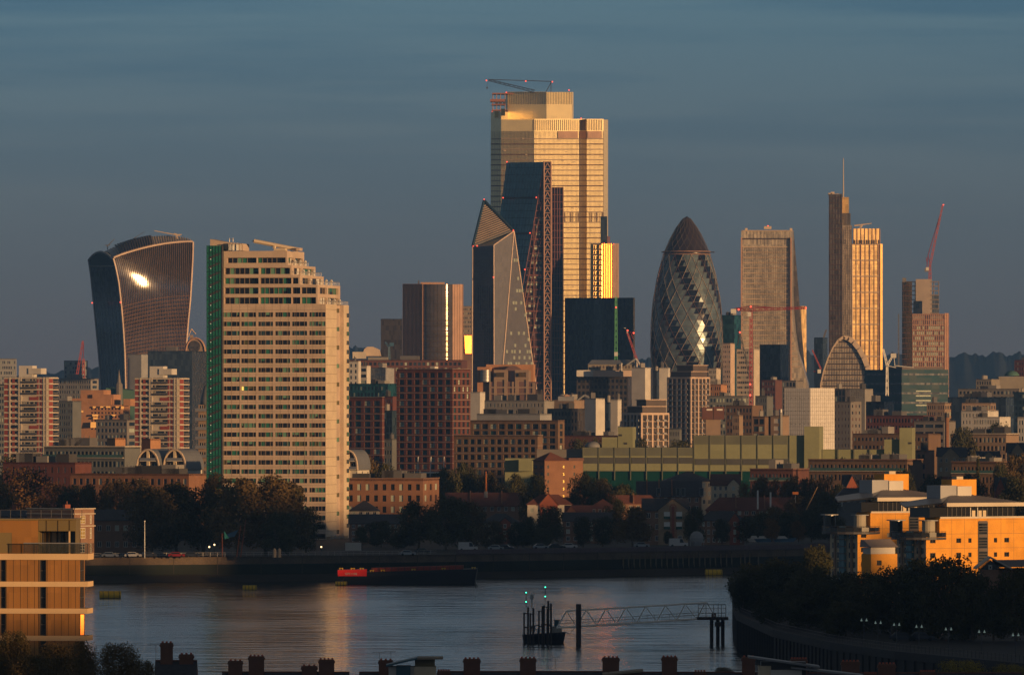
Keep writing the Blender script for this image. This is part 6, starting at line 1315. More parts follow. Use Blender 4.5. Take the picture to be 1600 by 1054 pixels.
for k in range(4): p, q = A[k], A[(k+1) % 4]; rf.poly([(p[0], p[1], He), (q[0], q[1], He), ap], 'tile_red')
rf.build('roof', b.root); pr = MB(); pr.box(-b.L-.2, .25, b.R*.62, b.R+.2, He, He + .9, 'tile_brown'); pr.build('parapet', b.root); b.done()

# ---------------------------------------------------------------- barrel-roofed flats
mat('arch_zinc', (.17, .18, .20), rough=.5, metal=.2)
def barrel(label, x0, x1, yt, yb, Y, length, group=None):
    s_ = Y/F; xc = PX((x0+x1)/2, Y); t = thing('barrel_roof_flats', label, 'block of flats', (xc, Y, 6), -math.radians(20), group); R_ = (x1-x0)*s_/2; z = lambda y: PZ(y, Y)-6; zb = z(yb); zt = z(yt); zs_ = (zt - zb)/R_ * 1.0
    w = MB(); w.box(-R_*.9, R_*.9, .6, length-.5, 0, zb + .2, 'render_pale')
    n = 14; arc = [(R_*math.cos(math.pi*k/n), zb + (zt-zb)*math.sin(math.pi*k/n)**.9) for k in range(n+1)]
    w.poly([(x*.94, .9, zz*.99) for x, zz in arc], 'gl_bronze'); w.poly([(x*.97, length, zz) for x, zz in arc], 'render_pale'); w.build('wall', t)
    rf = MB()
    for (a, za), (c, zc) in zip(arc, arc[1:]): 
        rf.hexa([(a*.95, 0, za*.985), (c*.95, 0, zc*.985), (c*.95, length, zc*.985), (a*.95, length, za*.985), (a, 0, za), (c, 0, zc), (c, length, zc), (a, length, za)], 'arch_zinc')
    rf.build('roof', t); rm = MB()
    for (a, za), (c, zc) in zip(arc, arc[1:]): rm.tube((a*.97, -.15, za*.99), (c*.97, -.15, zc*.99), .38, 'fin_pale', 5)
    rm.build('rim', t)
    bl = MB()
    for k, f in enumerate((0.0, .42)):
        zz = zb + (zt-zb)*f; hw = R_*(.86 if k == 0 else .7); bl.box(-hw, hw, -.5, .8, zz-.15, zz + .1, 'render_pale'); bl.box(-hw, hw, -.52, -.42, zz + .1, zz + 1.0, 'steel')
    bl.build('balcony', t)
    p = MB(); p.box(-.45, .45, -.2, .7, 0, zt - .6, 'render_cream'); p.lathe([(.5, 0), (.5, 1.4), (.3, 1.6)], 'render_cream', 8, 0, 0); p.build('pier', t)
    for sx in (-.62, -.3, .3, .62):
        for zz in (zb + .3, zb + (zt-zb)*.42 + .2):
            if abs(sx) < .5 or zz < zb + 2: q = MB(); q.box(R_*sx-.5, R_*sx+.5, .8, .88, zz, zz+1.7, 'glass_dark'); q.box(R_*sx-.56, R_*sx-.5, .78, .9, zz, zz+1.7, 'frame_white'); q.build('window', t)
    return t
barrel('barrel roofed flats with round arched front, left-hand of the matching pair', 212, 250.5, 701, 733, 2800, 16, 'barrel roofed flats')
barrel('barrel roofed flats with round arched front, right-hand of the matching pair', 254, 292, 701, 733, 2800, 16, 'barrel roofed flats')
barrel('barrel roofed flats with balconies peeping out behind the right edge of the stepped tower', 528, 560, 702, 733, 2750, 12, 'barrel roofed flats')
b = Bld('balcony_tower', 'slim rose flats with stacked balconies and domed top, left of the green glazed stair', 'block of flats', 310, 327, 336, 3000, 12, 14, 6); z = b.z; mb = MB(); Hh = z(632); b.shell(mb, 0, Hh, 'stone_warm', 'lead'); mb.build('wall', b.root)
dm = MB(); r = b.L*.62; dm.lathe([(r, 0), (r*.98, 1.6), (r*.8, 4), (r*.5, 6.5), (.05, 8)], 'arch_zinc', 14); o = dm.build('dome', b.root, True); o.location = (-b.L*.35, b.L*.6, Hh - .3)
for k in range(11):
    q = MB(); zz = z(642 + 14.5*k); q.box(-b.L-.9, -.4, -1.2, 0, zz-.15, zz, 'stone_warm'); q.box(-b.L-.9, -.4, -1.22, -1.14, zz, zz+1.0, 'steel'); q.build('balcony', b.root)
    for f in (.3, .7): q = MB(); q.box(-b.L*f-.55, -b.L*f+.55, -.06, -.01, zz + .2, zz+2.0, 'glass_dark'); q.box(-b.L*f-.05, -b.L*f+.05, -.1, -.05, zz + .2, zz+2.0, 'frame_white'); q.build('window', b.root)
b.done()

# ---------------------------------------------------------------- white-framed flats
def framed(label, l_, c_, r_, yt, Y, th, rec, yb=690):
    b = Bld('white_framed_flats', label, 'block of flats', l_, c_, r_, Y, th, 16, 6, 'white framed flats'); z = b.z; H_ = z(yt); mb = MB(); b.shell(mb, 0, H_, 'gl_bronze', 'roof_dark'); mb.build('wall', b.root)
    fr = MB()
    for fc, n in ((b.F, 5), (b.S, 5)):
        for k in range(n + 1): u = fc.W*k/n; w_ = .32 if k % 2 else .5; fr.fb(fc, u-w_, u+w_, 0, H_, .02, .5, 'trim_rose')
        fr.fb(fc, 0, fc.W, H_-.9, H_ + .1, .03, .62, 'trim_rose'); k = 0; zz = H_ - 4
        while zz > 1: fr.fb(fc, 0, fc.W, zz-.12, zz + .15, .025, .3 if k % 3 else .56, 'trim_rose'); zz -= 3.1; k += 1
    fr.build('frame', b.root, kind='stuff'); bl = MB(); zz = H_ - 4
    while zz > 2:
        for fc in (b.F, b.S):
            for f in (.12, .52, .78): bl.fb(fc, fc.W*f, fc.W*f + 1.9, zz, zz + .9, .5, 1.1, 'steel')
        zz -= 3.1
    bl.build('balcony', b.root, kind='stuff')
    cp = MB(); 
    for i, (dx, h) in enumerate(rec): cp.box(-b.L + dx, -.6, dx*.6 + .6, b.R - .8, H_ + (rec[i-1][1] if i else 0), H_ + h, 'fin_dark'); cp.box(-b.L + dx - .5, -.2, dx*.6 + .1, b.R - .5, H_ + h, H_ + h + .35, 'trim_rose')
    cp.build('recessed_storey', b.root); b.done()
framed('taller white framed flats with stacked balconies at the foot of the bullet tower', 1044, 1079, 1108, 589, 4700, 40, [(1, 3.0), (4, 6.5)])
framed('shorter white framed flats with stacked balconies, left in front of the taller ones', 975, 1002, 1044, 645, 4000, 50, [(1, 3.0), (5, 6.2)])
simple('pale_flats', 'little pale flats joined to the shorter white framed flats', 'block of flats', 1045, 1062, 1065, 669, 3900, 12, 'render_grey', 'slate', rows=2, cols=6, wf=.4)
# wrapped building
b = Bld('wrapped_building', 'building wrapped in white scaffold sheeting, with small eyelets in rows', 'building site', 1225.5, 1266, 1304, 606, 0, 0, 0) if False else Bld('wrapped_building', 'building wrapped in white scaffold sheeting with rows of small eyelets', 'building site', 1225.5, 1266, 1304, 4200, 27, 20, 6); z = b.z
mat('sheeting', (.66, .64, .62), fine=.05, vs=.25, var=.08); mb = MB(); b.shell(mb, 0, z(606), 'sheeting', 'roof_dark'); mb.build('sheeting', b.root); ln = MB()
for fc in (b.F, b.S):
    for k in range(14): ln.fb(fc, .1, fc.W-.1, z(612+k*6)-.05, z(612+k*6)+.05, .02, .08, 'concrete')
    for k in range(12): ln.fb(fc, fc.W*k/12+.05, fc.W*k/12+.13, 0, z(607), .03, .07, 'concrete')
    for py in (622, 642, 662):
        for k in range(6): u = fc.W*(k+.5)/6 + .3; ln.fb(fc, u-.35, u+.35, z(py)-.12, z(py)+.12, .05, .1, 'fin_dark')
ln.build('scaffold_line', b.root)
# stone office with arched gable and gold windows
b = Bld('gabled_stone_office', 'pale stone office with arched glass gable and two gold lit windows', 'office building', 764.6, 832, 838, 4900, 8, 22, 8); z = b.z; mb = MB(); H_ = z(596); lx = lambda px: b.u(px) - b.L
b.shell(mb, 0, H_, 'gl_rose', 'lead'); mb.build('wall', b.root); fr = MB()
for a, c, ya, yc in ((772, 776, 578, 650), (788, 793, 578, 650), (805, 810.5, 578, 650), (822, 826, 578, 650), (764.6, 767, 596, 650), (800, 803, 596, 650), (832, 836, 598, 650)): fr.fb(b.F, b.u(a), b.u(c), 0, z(ya), .02, .7, 'stone_warm')
for ya, yc, a, c in ((577.5, 581.5, 772, 793), (577.5, 581.5, 805, 826), (589, 593, 772, 793), (589, 593, 805, 826), (604, 606, 767, 832), (614, 615.5, 767, 832)): fr.fb(b.F, b.u(a), b.u(c), z(yc), z(ya), .03, .8, 'stone_warm')
fr.build('stone_frame', b.root)
up = MB(); up.box(lx(772), lx(793), .1, 10, H_, z(579), 'stone_warm', 'lead'); up.box(lx(805), lx(826), .1, 10, H_, z(579), 'stone_warm', 'lead'); up.build('upper_storey', b.root)
for a, c in ((776, 788), (811, 821.5)): g = MB(); g.poly([b.F(b.u(a), z(588.5), .75 + 1.3), b.F(b.u(c), z(588.5), .75), b.F(b.u(c), z(582), .85), b.F(b.u(a), z(582), .85 + 1.3)], 'lit_window' if False else 'gl_mirror'); g.build('gold_window', b.root)
ar = MB(); pts = [(lx(776) + (lx(822)-lx(776))*k/12, H_ + (z(571)-H_)*math.sin(math.pi*k/12)**.7) for k in range(13)]; ar.xprism([(lx(776), H_-1)] + pts + [(lx(822), H_-1)], 5, 20, 'gl_rose', axis='y'); ar.build('arched_roof', b.root)
cy = MB(); cy.lathe([(3.0, 0), (3.0, z(577.5) - z(596))], 'zinc', 16); 
for k in range(8): cy.lathe([(3.05, .4 + k*.85), (3.05, .6 + k*.85)], 'fin_dark', 16)
o = cy.build('round_bay', b.root); o.location = (lx(759), -1, z(596))
pt = MB(); pt.box(lx(745), lx(764), 2, 14, 0, z(573), 'orange_stone', 'lead'); pt.box(lx(755), lx(829), 12, 20, H_, z(569), 'orange_stone', 'lead'); pt.build('rear_wing', b.root); b.done()
simple('low_tower', 'little dark glass block with pale corner post under the pointed tower', 'building', 836, 845, 848, 608, 4950, 12, 'gl_bronze', 'slate')
# roof pavilion over the dark office
Y = 4980; t = thing('roof_pavilion', 'metal roofed plant pavilion with small openings, on top of the large dark office', 'pavilion', (PX(959, Y), Y, PZ(588, Y))); X = lambda px: PX(px, Y) - PX(959, Y); Z = lambda py: PZ(py, Y) - PZ(588, Y)
mb = MB(); mb.box(X(901), X(930), 0, 14, 0, Z(578), 'render_white'); mb.box(X(927), X(987), -.5, 12, 0, Z(578.5), 'trim_rose'); mb.box(X(919), X(992), 1, 13, Z(578), Z(569), 'stone'); mb.build('wall', t)
mb = MB(); mb.hexa([(X(918), 0, Z(569)), (X(994), 0, Z(569)), (X(994), 14, Z(569)), (X(918), 14, Z(569)), (X(925), 6, Z(562)), (X(985), 6, Z(562)), (X(985), 9, Z(562)), (X(925), 9, Z(562))], 'zinc'); mb.build('roof', t)
for k in range(12): q = MB(); q.box(X(927+k*5), X(929.5+k*5), .9, .98, Z(575.5), Z(571), 'fin_dark'); q.build('opening', t)
q = MB(); q.tube((X(979), -1, Z(570)), (X(993), -1, Z(560)), .8, 'zinc', 5); q.tube((X(993), -1, Z(560)), (X(1001), -1, Z(571)), .8, 'zinc', 5)
for px, a, c in ((971, 580, 567), (995, 573, 561)): q.tube((X(px), -1, Z(a)), (X(px), -1, Z(c)), .5, 'render_white', 8)
q.build('duct', t)
# roof ducts over the lower dark office
Y = 4200; t = thing('roof_plant', 'cranked metal ducts on the roof left of the lower pair of blank white towers', 'roof plant', (PX(900, Y), Y, PZ(626, Y))); X = lambda px: PX(px, Y) - PX(900, Y); Z = lambda py: PZ(py, Y) - PZ(626, Y)
q = MB(); q.tube((X(902), 0, Z(625)), (X(913), 0, Z(617)), .6, 'zinc', 5); q.tube((X(913), 0, Z(617)), (X(926), 0, Z(624)), .6, 'zinc', 5); q.build('duct', t); q = MB(); q.box(X(872), X(897), 1, 8, 0, Z(619), 'zinc'); q.box(X(882), X(890), 0, 5, Z(619), Z(616.5), 'fin_copper'); q.build('plant_box', t)
# dark box on a concrete stalk
Y = 3900; t = thing('boxed_core', 'dark wrapped formwork box on a concrete stalk, left of the red crane mast', 'building site', (PX(1114, Y), Y, 6)); X = lambda px: PX(px, Y) - PX(1114, Y); Z = lambda py: PZ(py, Y) - 6
q = MB(); q.box(X(1103), X(1126), 1, 8, 0, Z(655), 'stone_warm'); q.build('stalk', t); q = MB(); q.box(X(1097), X(1114), 0, 9, Z(655), Z(636), 'brick_dark'); q.box(X(1115), X(1132), 0, 9, Z(655), Z(635), 'brick_dark'); q.build('formwork', t)
for a in (1104, 1120): q = MB(); q.box(X(a), X(a+9), -.1, -.02, Z(641), Z(638.5), 'sheeting'); q.build('banner', t)
# teal office
mat('teal_dim', (.008, .05, .07), rough=.6, spec=.3, cell=(6, 6, 3.6), cellvar=.2)
b = Bld('teal_office', 'wide teal glass office with blue bands below the unfinished tower', 'office building', 1351, 1409, 1482, 5600, 60, 30, 8); z = b.z; mb = MB(); b.shell(mb, 0, z(577), 'teal_dim', 'roof_dark'); mb.build('wall', b.root); q = MB()
for fc in (b.F, b.S):
    for k in range(9): q.fb(fc, 0, fc.W, z(586+k*7.4), z(583+k*7.4), .03, .3, 'teal_dim' if k % 2 else 'gl_navy'); q.fb(fc, fc.W*.3, fc.W*.62, z(582+k*7.4), z(580+k*7.4), .03, .12, 'blind_pale') if 3 < k < 8 and fc is b.S else None
q.build('band', b.root); q = MB(); q.box(-b.L*.5, -.5, .5, b.R*.9, z(577), z(573), 'fin_dark'); q.build('roof_screen', b.root); b.done()
# grey dome church, spire, arched gable beyond the flared tower
Y = 6100; t = thing('arched_gable_building', 'rose stone building with a round arched gable, just right of the flared tower', 'building', (PX(305, Y), Y, 8)); X = lambda px: PX(px, Y) - PX(305, Y); Z = lambda py: PZ(py, Y) - 8
pts = [(X(288), 0), (X(324), 0), (X(324), Z(550))] + [(X(305 + 16*math.cos(a)), Z(549) + (Z(527)-Z(549))*math.sin(a)) for a in [math.pi*k/10 for k in range(1, 10)]] + [(X(288), Z(550))]
q = MB(); q.xprism(pts, 0, 22, 'stone_warm', axis='y'); q.build('wall', t)
q = MB()
for k in range(10): a, c = math.pi*k/10, math.pi*(k+1)/10; q.tube((X(305+15*math.cos(a)), -.5, Z(549)+(Z(528)-Z(549))*math.sin(a)), (X(305+15*math.cos(c)), -.5, Z(549)+(Z(528)-Z(549))*math.sin(c)), .8, 'fin_copper', 4)
q.tube((X(294), -.5, Z(526)), (X(299), -.5, Z(513.5)), .4, 'trim_rose', 4); q.tube((X(299), -.5, Z(513.5)), (X(306), -.5, Z(522)), .4, 'trim_rose', 4); q.build('arch_rim', t)
q = MB(); q.lathe([(4.2, -.2), (4.2, .2)], 'gl_bronze', 16); o = q.build('round_window', t); o.rotation_euler = (math.pi/2, 0, 0); o.location = (X(304), -.5, Z(541)); q = MB(); q.box(X(297), X(302), -.4, 1, Z(531), Z(523), 'stone_warm'); q.build('turret', t)
Y = 5300; t = thing('church', 'small church with a thin spire before the dark end of the flared tower', 'church', (PX(186, Y), Y, 8)); z = lambda py: PZ(py, Y) - 8; q = MB(); q.lathe([(2.2, 0), (2.2, z(600)), (1.2, z(597)), (.05, z(577))], 'concrete', 8); q.build('spire', t)
q = MB(); s_ = Y/F; q.hexa([(-21*s_, -2, 0), (24*s_, -2, 0), (24*s_, 16, 0), (-21*s_, 16, 0), (-21*s_, 2, z(606)), (24*s_, 2, z(610)), (20*s_, 10, z(608)), (-17*s_, 10, z(604))], 'copper_green'); q.build('roof', t)
# green domed hall, brick chimney, steel chimney
Y = 5500; q = MB(); q.lathe([(12*Y/F, 0), (11*Y/F, 1.2), (8*Y/F, 2.6), (3*Y/F, 3.4), (.05, 3.5)], 'copper_green', 20); o = q.build('green_dome', None, True); o.location = (PX(1581, Y), Y, PZ(587, Y)); tag(o, 'flat green copper dome on a pale stone drum near the right edge', 'dome')
Y = 5480; q = MB(); q.box(PX(1561, Y), PX(1606, Y), Y, Y+22, 8, PZ(588, Y), 'stone', 'lead'); q.box(PX(1560, Y), PX(1607, Y), Y-.5, Y+22, PZ(590, Y), PZ(588.5, Y), 'concrete_pale'); o = q.build('stone_hall'); tag(o, 'pale stone hall with three large arched windows under the green dome', 'hall')
def stack(label, px, w, yt, yb, Y, m, cap, name='chimney'):
    t = thing(name, label, 'chimney', (PX(px, Y), Y, PZ(yb, Y))); h = PZ(yt, Y)-PZ(yb, Y); r = w*Y/F/2; q = MB(); q.lathe([(r*1.15, 0), (r, h*.93)], m, 12); q.build('shaft', t); q = MB(); q.lathe([(r, h*.93), (r*1.12, h*.935), (r*1.12, h)], cap, 12); q.build('cap', t)
stack('slim tapering brick chimney with a dark top, right of the olive end tower', 1479.5, 6.5, 645, 745, 3500, 'brick_orange', 'steel_dark')
stack('pale steel twin chimney rising behind the olive warehouse, before the wrapped building', 1220, 5, 639, 720, 3300, 'concrete_pale', 'steel')
# steps & ledges on the far hall etc.
# ---------------------------------------------------------------- cranes among the far buildings
crane('tall red tower crane with level jib standing in front of the pale slab tower', 5000, ((1173.5, 720), (1173.5, 487)), ((1173.5, 483.5), (1259, 481)), ((1173.5, 483.5), (1146, 483.5)), [((1173.5, 478), (1173.5, 487)), ((1173.5, 478), (1148, 482)), ((1173.5, 478), (1215, 481))], 'crane_red', .3, 1.1, cab=(1171, 491), lights=((1259, 481), (1173, 479), (1154, 483.5), (1172, 600), (1172, 617)), cw='crane_white')
crane('small red crane with raised jib left of the flared tower, seen small and far', 6000, ((130.5, 612), (130.5, 560)), ((120, 588), (129.5, 532)), None, [((130, 560), (130.5, 536)), ((108, 592), (155, 592)), ((120, 588), (118, 600))], 'crane_red', .3, 1.0, name='luffing_crane')
crane('green crane mast standing before the black glass tower', 5300, ((962.5, 562), (962.5, 463)), None, None, [((957, 553), (968, 553))], 'crane_green', .3, .8, cab=(962.5, 553), lights=((962.5, 480),))
crane('red and white crane jib leaning right of the black glass tower', 5350, None, ((998, 570), (980, 519)), None, [((989, 529), (985, 518))], 'crane_red', .3, .8, lights=((990, 520), (980.5, 516)), name='luffing_crane')
crane('short white crane jib tilted against the black glass tower', 5360, None, ((984, 530), (980, 518)), None, [((978, 513), (975, 512))], 'crane_white', .25, .6, name='luffing_crane')
crane('white crane with folded jib in front of the teal office', 4900, ((1386, 618), (1386, 572)), ((1386, 571), (1380, 545)), ((1386, 571), (1396, 553)), [((1396, 553), (1398, 571)), ((1386, 571), (1400, 574)), ((1398, 571), (1428, 574))], 'crane_white', .3, .7, cw='crane_white', name='luffing_crane')
crane('thin dark crane mast left of the unfinished tower', 6400, ((1404, 600), (1404, 490)), None, None, None, 'steel_dark', .2, .35)
crane('small red jib and white cab left of the arched office', 5500, None, ((1283, 577), (1269, 546)), None, [((1271, 580), (1283, 580))], 'crane_red', .25, .5, cab=(1280, 580), name='luffing_crane')
crane('little dark crane jib beside the foot of the mast tower', 6400, None, ((1286, 530), (1291, 515)), None, [((1284, 536), (1287, 530))], 'steel_dark', .5, .6, name='luffing_crane')
crane('blue crane jib standing in front of the distant grey tower', 6300, ((608, 562), (608, 541)), ((607, 541), (602, 534)), ((608, 541), (612, 536)), None, 'crane_blue', .3, .7, cw='crane_blue', name='luffing_crane')
crane('dark sloping crane jib in front of the pale striped office', 5000, None, ((1172, 590), (1156, 520)), None, [((1156, 520), (1152, 540))], 'steel_dark', .3, .7, name='luffing_crane', lights=((1156, 519),))
# fluted round tower
def fluted():
    w = Pix('fluted_tower', 'round fronted tower with fluted left side and one blazing gold vertical stripe of glass', 'office tower', 676, 6300)
    sc = 6300/F; mb = MB(); pts = []
    for k in range(25): x = 661 + 46*k/24; t_ = (x-684)/27.0; pts.append((x, 6 - 9.5*math.sqrt(max(0, 1-t_*t_))))
    for (a, da), (c, dc) in zip(pts, pts[1:]):
        mb.poly([w.p(a, 690, da), w.p(c, 690, dc), w.p(c, 444, dc), w.p(a, 444, da)], 'gl_drum') if mat('gl_drum', (.17, .13, .10), rough=.10, metal=.6, cell=(50, 50, 3.9), cellvar=.12) else 0
    mb.build('curved_glazing', w.root, smooth=True)
    md = MB(); P = [(629, 24), (660, 0)]; md.poly([w.p(629, 690, 14), w.p(661, 690, 1), w.p(661, 443.5, 1), w.p(629, 443.5, 14)], 'fin_dark')
    md.poly([w.p(707, 690, 1), w.p(722, 690, 6), w.p(722, 444, 6), w.p(707, 444, 1)], 'fin_copper'); md.poly([w.p(722, 690, 6), w.p(724, 690, 34), w.p(724, 444, 34), w.p(722, 444, 6)], 'fin_copper'); md.poly([w.p(724, 690, 34), w.p(629, 690, 38), w.p(629, 444, 38), w.p(724, 444, 34)], 'fin_brown'); md.poly([w.p(629, 690, 38), w.p(629, 690, 14), w.p(629, 444, 14), w.p(629, 444, 38)], 'fin_brown')
    md.poly([w.p(629, 444, 14), w.p(661, 444, 1), w.p(684, 444, -3), w.p(707, 444, 1), w.p(722, 444, 6), w.p(724, 444, 34), w.p(629, 444, 38)], 'roof_dark'); md.build('wall', w.root)
    fl = MB()
    for k in range(16): x = 629.5 + 31*k/15; d = 14 - 13*k/15; p, q = w.p(x, 690, d-.4), w.p(x, 443, d-.4); fl.box(p[0]-.26, p[0]+.26, p[1]-.3, p[1]+.3, p[2], q[2], 'fin_copper')
    for x in (710.5, 714.5, 718.5): p, q = w.p(x, 690, 1 + (x-707)*.33 - .1), w.p(x, 444, 1 + (x-707)*.33 - .1); fl.box(p[0]-.1, p[0]+.1, p[1]-.1, p[1]+.1, p[2], q[2], 'fin_brown')
    fl.build('flute', w.root)
    fe = MB()
    for k in range(17):
        py = 452 + k*8.1
        for (a, da), (c, dc) in zip(pts[::2], pts[2::2]): fe.tube(w.p(a, py, da-.2), w.p(c, py, dc-.2), .12 if k < 6 else .38, 'fin_dark', 4)
    for (a, da) in pts[::3]: fe.tube(w.p(a, 444, da-.15), w.p(a, 690, da-.15), .12, 'fin_dark', 3)
    fe.build('floor_edge', w.root)
    cr_ = MB(); p = w.p(676, 441.5, 8); cr_.box(p[0]-9, p[0]+9, 6, 10, p[2]-1.6, p[2]+.3, 'fin_copper'); cr_.box(p[0]-11, p[0]-10, 6, 7, p[2]-1, p[2]+1.6, 'fin_dark'); cr_.build('roof_rail', w.root)
fluted()
Y = 6780; q = MB(); q.poly([(PX(727, Y), Y-.5, PZ(552, Y)), (PX(737, Y), Y-.5+2.2, PZ(552, Y)), (PX(737, Y), Y+2.2, PZ(524, Y)), (PX(725.5, Y), Y, PZ(524, Y))], 'gl_glow'); q.box(PX(724, Y), PX(738, Y), Y+2.4, Y+14, 10, PZ(523, Y), 'fin_brown'); o = q.build('gold_glass_block'); tag(o, 'small block with blazing gold glass between the fluted tower and the pointed tower', 'building')
Y = 5700
q = MB(); q.xprism([(PX(566, Y), PZ(556, Y)), (PX(595, Y), PZ(556, Y)), (PX(593, Y), PZ(546, Y)), (PX(583, Y), PZ(541.5, Y)), (PX(574, Y), PZ(541.5, Y)), (PX(569, Y), PZ(545, Y))], Y, Y+20, 'fin_pale', axis='y'); q.box(PX(551, Y), PX(572, Y), Y-2, Y+5, PZ(560, Y), PZ(549.5, Y), 'band_white'); o = q.build('vaulted_roof_building'); tag(o, 'low building with a pale vaulted roof, left of the distant grey tower', 'building')
# ---------------------------------------------------------------- trees
def leafmat(name, a, b, s=.35):
    m = bpy.data.materials.new(name); m.use_nodes = True; MATS[name] = m; t = m.node_tree; n = t.nodes; l = t.links; p = n['Principled BSDF']
    p.inputs['Roughness'].default_value = .75; p.inputs['Specular IOR Level'].default_value = .2
    c = n.new('ShaderNodeTexCoord'); no = n.new('ShaderNodeTexNoise'); no.inputs['Scale'].default_value = s; no.inputs['Detail'].default_value = 4; l.new(c.outputs['Object'], no.inputs['Vector'])
    wn = n.new('ShaderNodeTexNoise'); wn.inputs['Scale'].default_value = s*7; l.new(c.outputs['Object'], wn.inputs['Vector'])
    oi = n.new('ShaderNodeObjectInfo'); ad = n.new('ShaderNodeMath'); ad.operation = 'MULTIPLY_ADD'; ad.inputs[1].default_value = .35; l.new(oi.outputs['Random'], ad.inputs[0]); l.new(no.outputs['Fac'], ad.inputs[2])
    ad2 = n.new('ShaderNodeMath'); ad2.operation = 'MULTIPLY_ADD'; ad2.inputs[1].default_value = .5; l.new(wn.outputs['Fac'], ad2.inputs[0]); l.new(ad.outputs[0], ad2.inputs[2])
    r = n.new('ShaderNodeValToRGB'); r.color_ramp.elements[0].position = .62; r.color_ramp.elements[1].position = 1.12 if False else 1.0
    r.color_ramp.elements[0].color = (*a, 1); r.color_ramp.elements[1].color = (*b, 1); l.new(ad2.outputs[0], r.inputs[0]); l.new(r.outputs[0], p.inputs['Base Color'])
leafmat('leaf_plane', (.042, .042, .018), (.13, .085, .03)); leafmat('leaf_dark', (.026, .033, .014), (.065, .062, .022)); leafmat('leaf_autumn', (.075, .045, .014), (.17, .085, .02)); leafmat('leaf_yellow', (.14, .12, .02), (.30, .24, .03), 1.0)
mat('bark', (.11, .085, .06), fine=.2)
def crown(seed, m, R=8.0, Hh=15.0, n=4200, leaf=.62, kind='round', nb=26):
    rng = random.Random(seed); blobs = []
    for k in range(nb):
        f = (k + .5)/nb; z = Hh*(.08 + .86*f)
        if kind == 'round': env = R*math.sqrt(max(0, 1 - ((f-.42)/.62)**2))
        elif kind == 'cone': env = R*(1-f*.92)*(.6 + .4*min(1, f*5))
        else: env = R*(.85 + .15*math.sin(f*3)) * (1 if f < .8 else (1-f)*5)
        a = rng.uniform(0, 6.28); d = env*rng.uniform(.35, .8) if kind != 'cone' else env*.4
        br = max(1.1, min(R*.42, env*.55)*rng.uniform(.75, 1.2)); blobs.append((d*math.cos(a), d*math.sin(a), min(z, Hh - br*.55), br))
    v = []; f_ = []; tot = sum(b[3]**2 for b in blobs)
    for (bx, by, bz, br) in blobs:
        for _ in range(int(n*br*br/tot)):
            u = rng.uniform(-1, 1); t = rng.uniform(0, 6.283); s = math.sqrt(1-u*u); rr = br*(rng.random()**.25)*rng.uniform(.82, 1.12)
            c = Vector((bx+rr*s*math.cos(t), by+rr*s*math.sin(t), bz+rr*u*.85)); q = leaf*rng.uniform(.55, 1.3)
            nn = Vector((s*math.cos(t) + rng.gauss(0, .5), s*math.sin(t) + rng.gauss(0, .5), u + rng.gauss(0, .5))).normalized(); e1 = nn.orthogonal().normalized(); ang = rng.uniform(0, 6.28); d1 = e1*math.cos(ang) + nn.cross(e1)*math.sin(ang); d2 = nn.cross(d1)
            b = len(v); v += [tuple(c + d1*q*.5), tuple(c + d2*q*.42), tuple(c - d1*q*.5), tuple(c - d2*q*.42)]; f_.append((b, b+1, b+2, b+3))
    me = bpy.data.meshes.new('crown'); me.from_pydata(v, [], f_); me.materials.append(MATS[m]); me.update(); return me
def trunkmesh(Hh, seed, r=.42):
    rng = random.Random(seed); q = MB(); top = Vector((rng.uniform(-.4, .4), rng.uniform(-.4, .4), Hh*.45)); q.tube((0, 0, -.2), top, r, 'bark', 7, r*.62); 
    for k in range(6):
        a = rng.uniform(0, 6.28); e = Vector((math.cos(a)*rng.uniform(2, 4.5), math.sin(a)*rng.uniform(2, 4.5), Hh*rng.uniform(.65, .9))); s = Vector((0, 0, Hh*rng.uniform(.28, .44))); m = (s+e)/2 + Vector((0, 0, -1)); q.tube(s, m, r*.45, 'bark', 5, r*.3); q.tube(m, e, r*.3, 'bark', 4, .05)
    o = q.build('trunk'); me = o.data; bpy.data.objects.remove(o); return me
CR = {('plane', k): crown(10+k, 'leaf_plane', n=8000, leaf=.62) for k in range(4)}
CR.update({('dark', k): crown(30+k, 'leaf_dark', n=7500, leaf=.62) for k in range(3)}); CR.update({('autumn', k): crown(50+k, 'leaf_autumn') for k in range(2)})
CR[('cone', 0)] = crown(70, 'leaf_dark', 4.5, 16, 3600, .5, 'cone'); CR[('cone', 1)] = crown(71, 'leaf_autumn', 4.5, 14, 3000, .5, 'cone'); CR[('near', 0)] = crown(80, 'leaf_dark', 8, 14, 9000, .6, nb=40); CR[('near', 1)] = crown(81, 'leaf_dark', 8, 14, 9000, .6, nb=40); CR[('neara', 0)] = crown(82, 'leaf_plane', 8, 14, 15000, .42, nb=44)
CR[('yellow', 0)] = crown(83, 'leaf_yellow', 6, 8, 6000, .28, nb=26)
TR = [trunkmesh(15, k) for k in range(3)]; trng = random.Random(99); KN = {'plane': 4, 'dark': 3, 'autumn': 2, 'cone': 1, 'near': 2, 'neara': 1, 'yellow': 1}
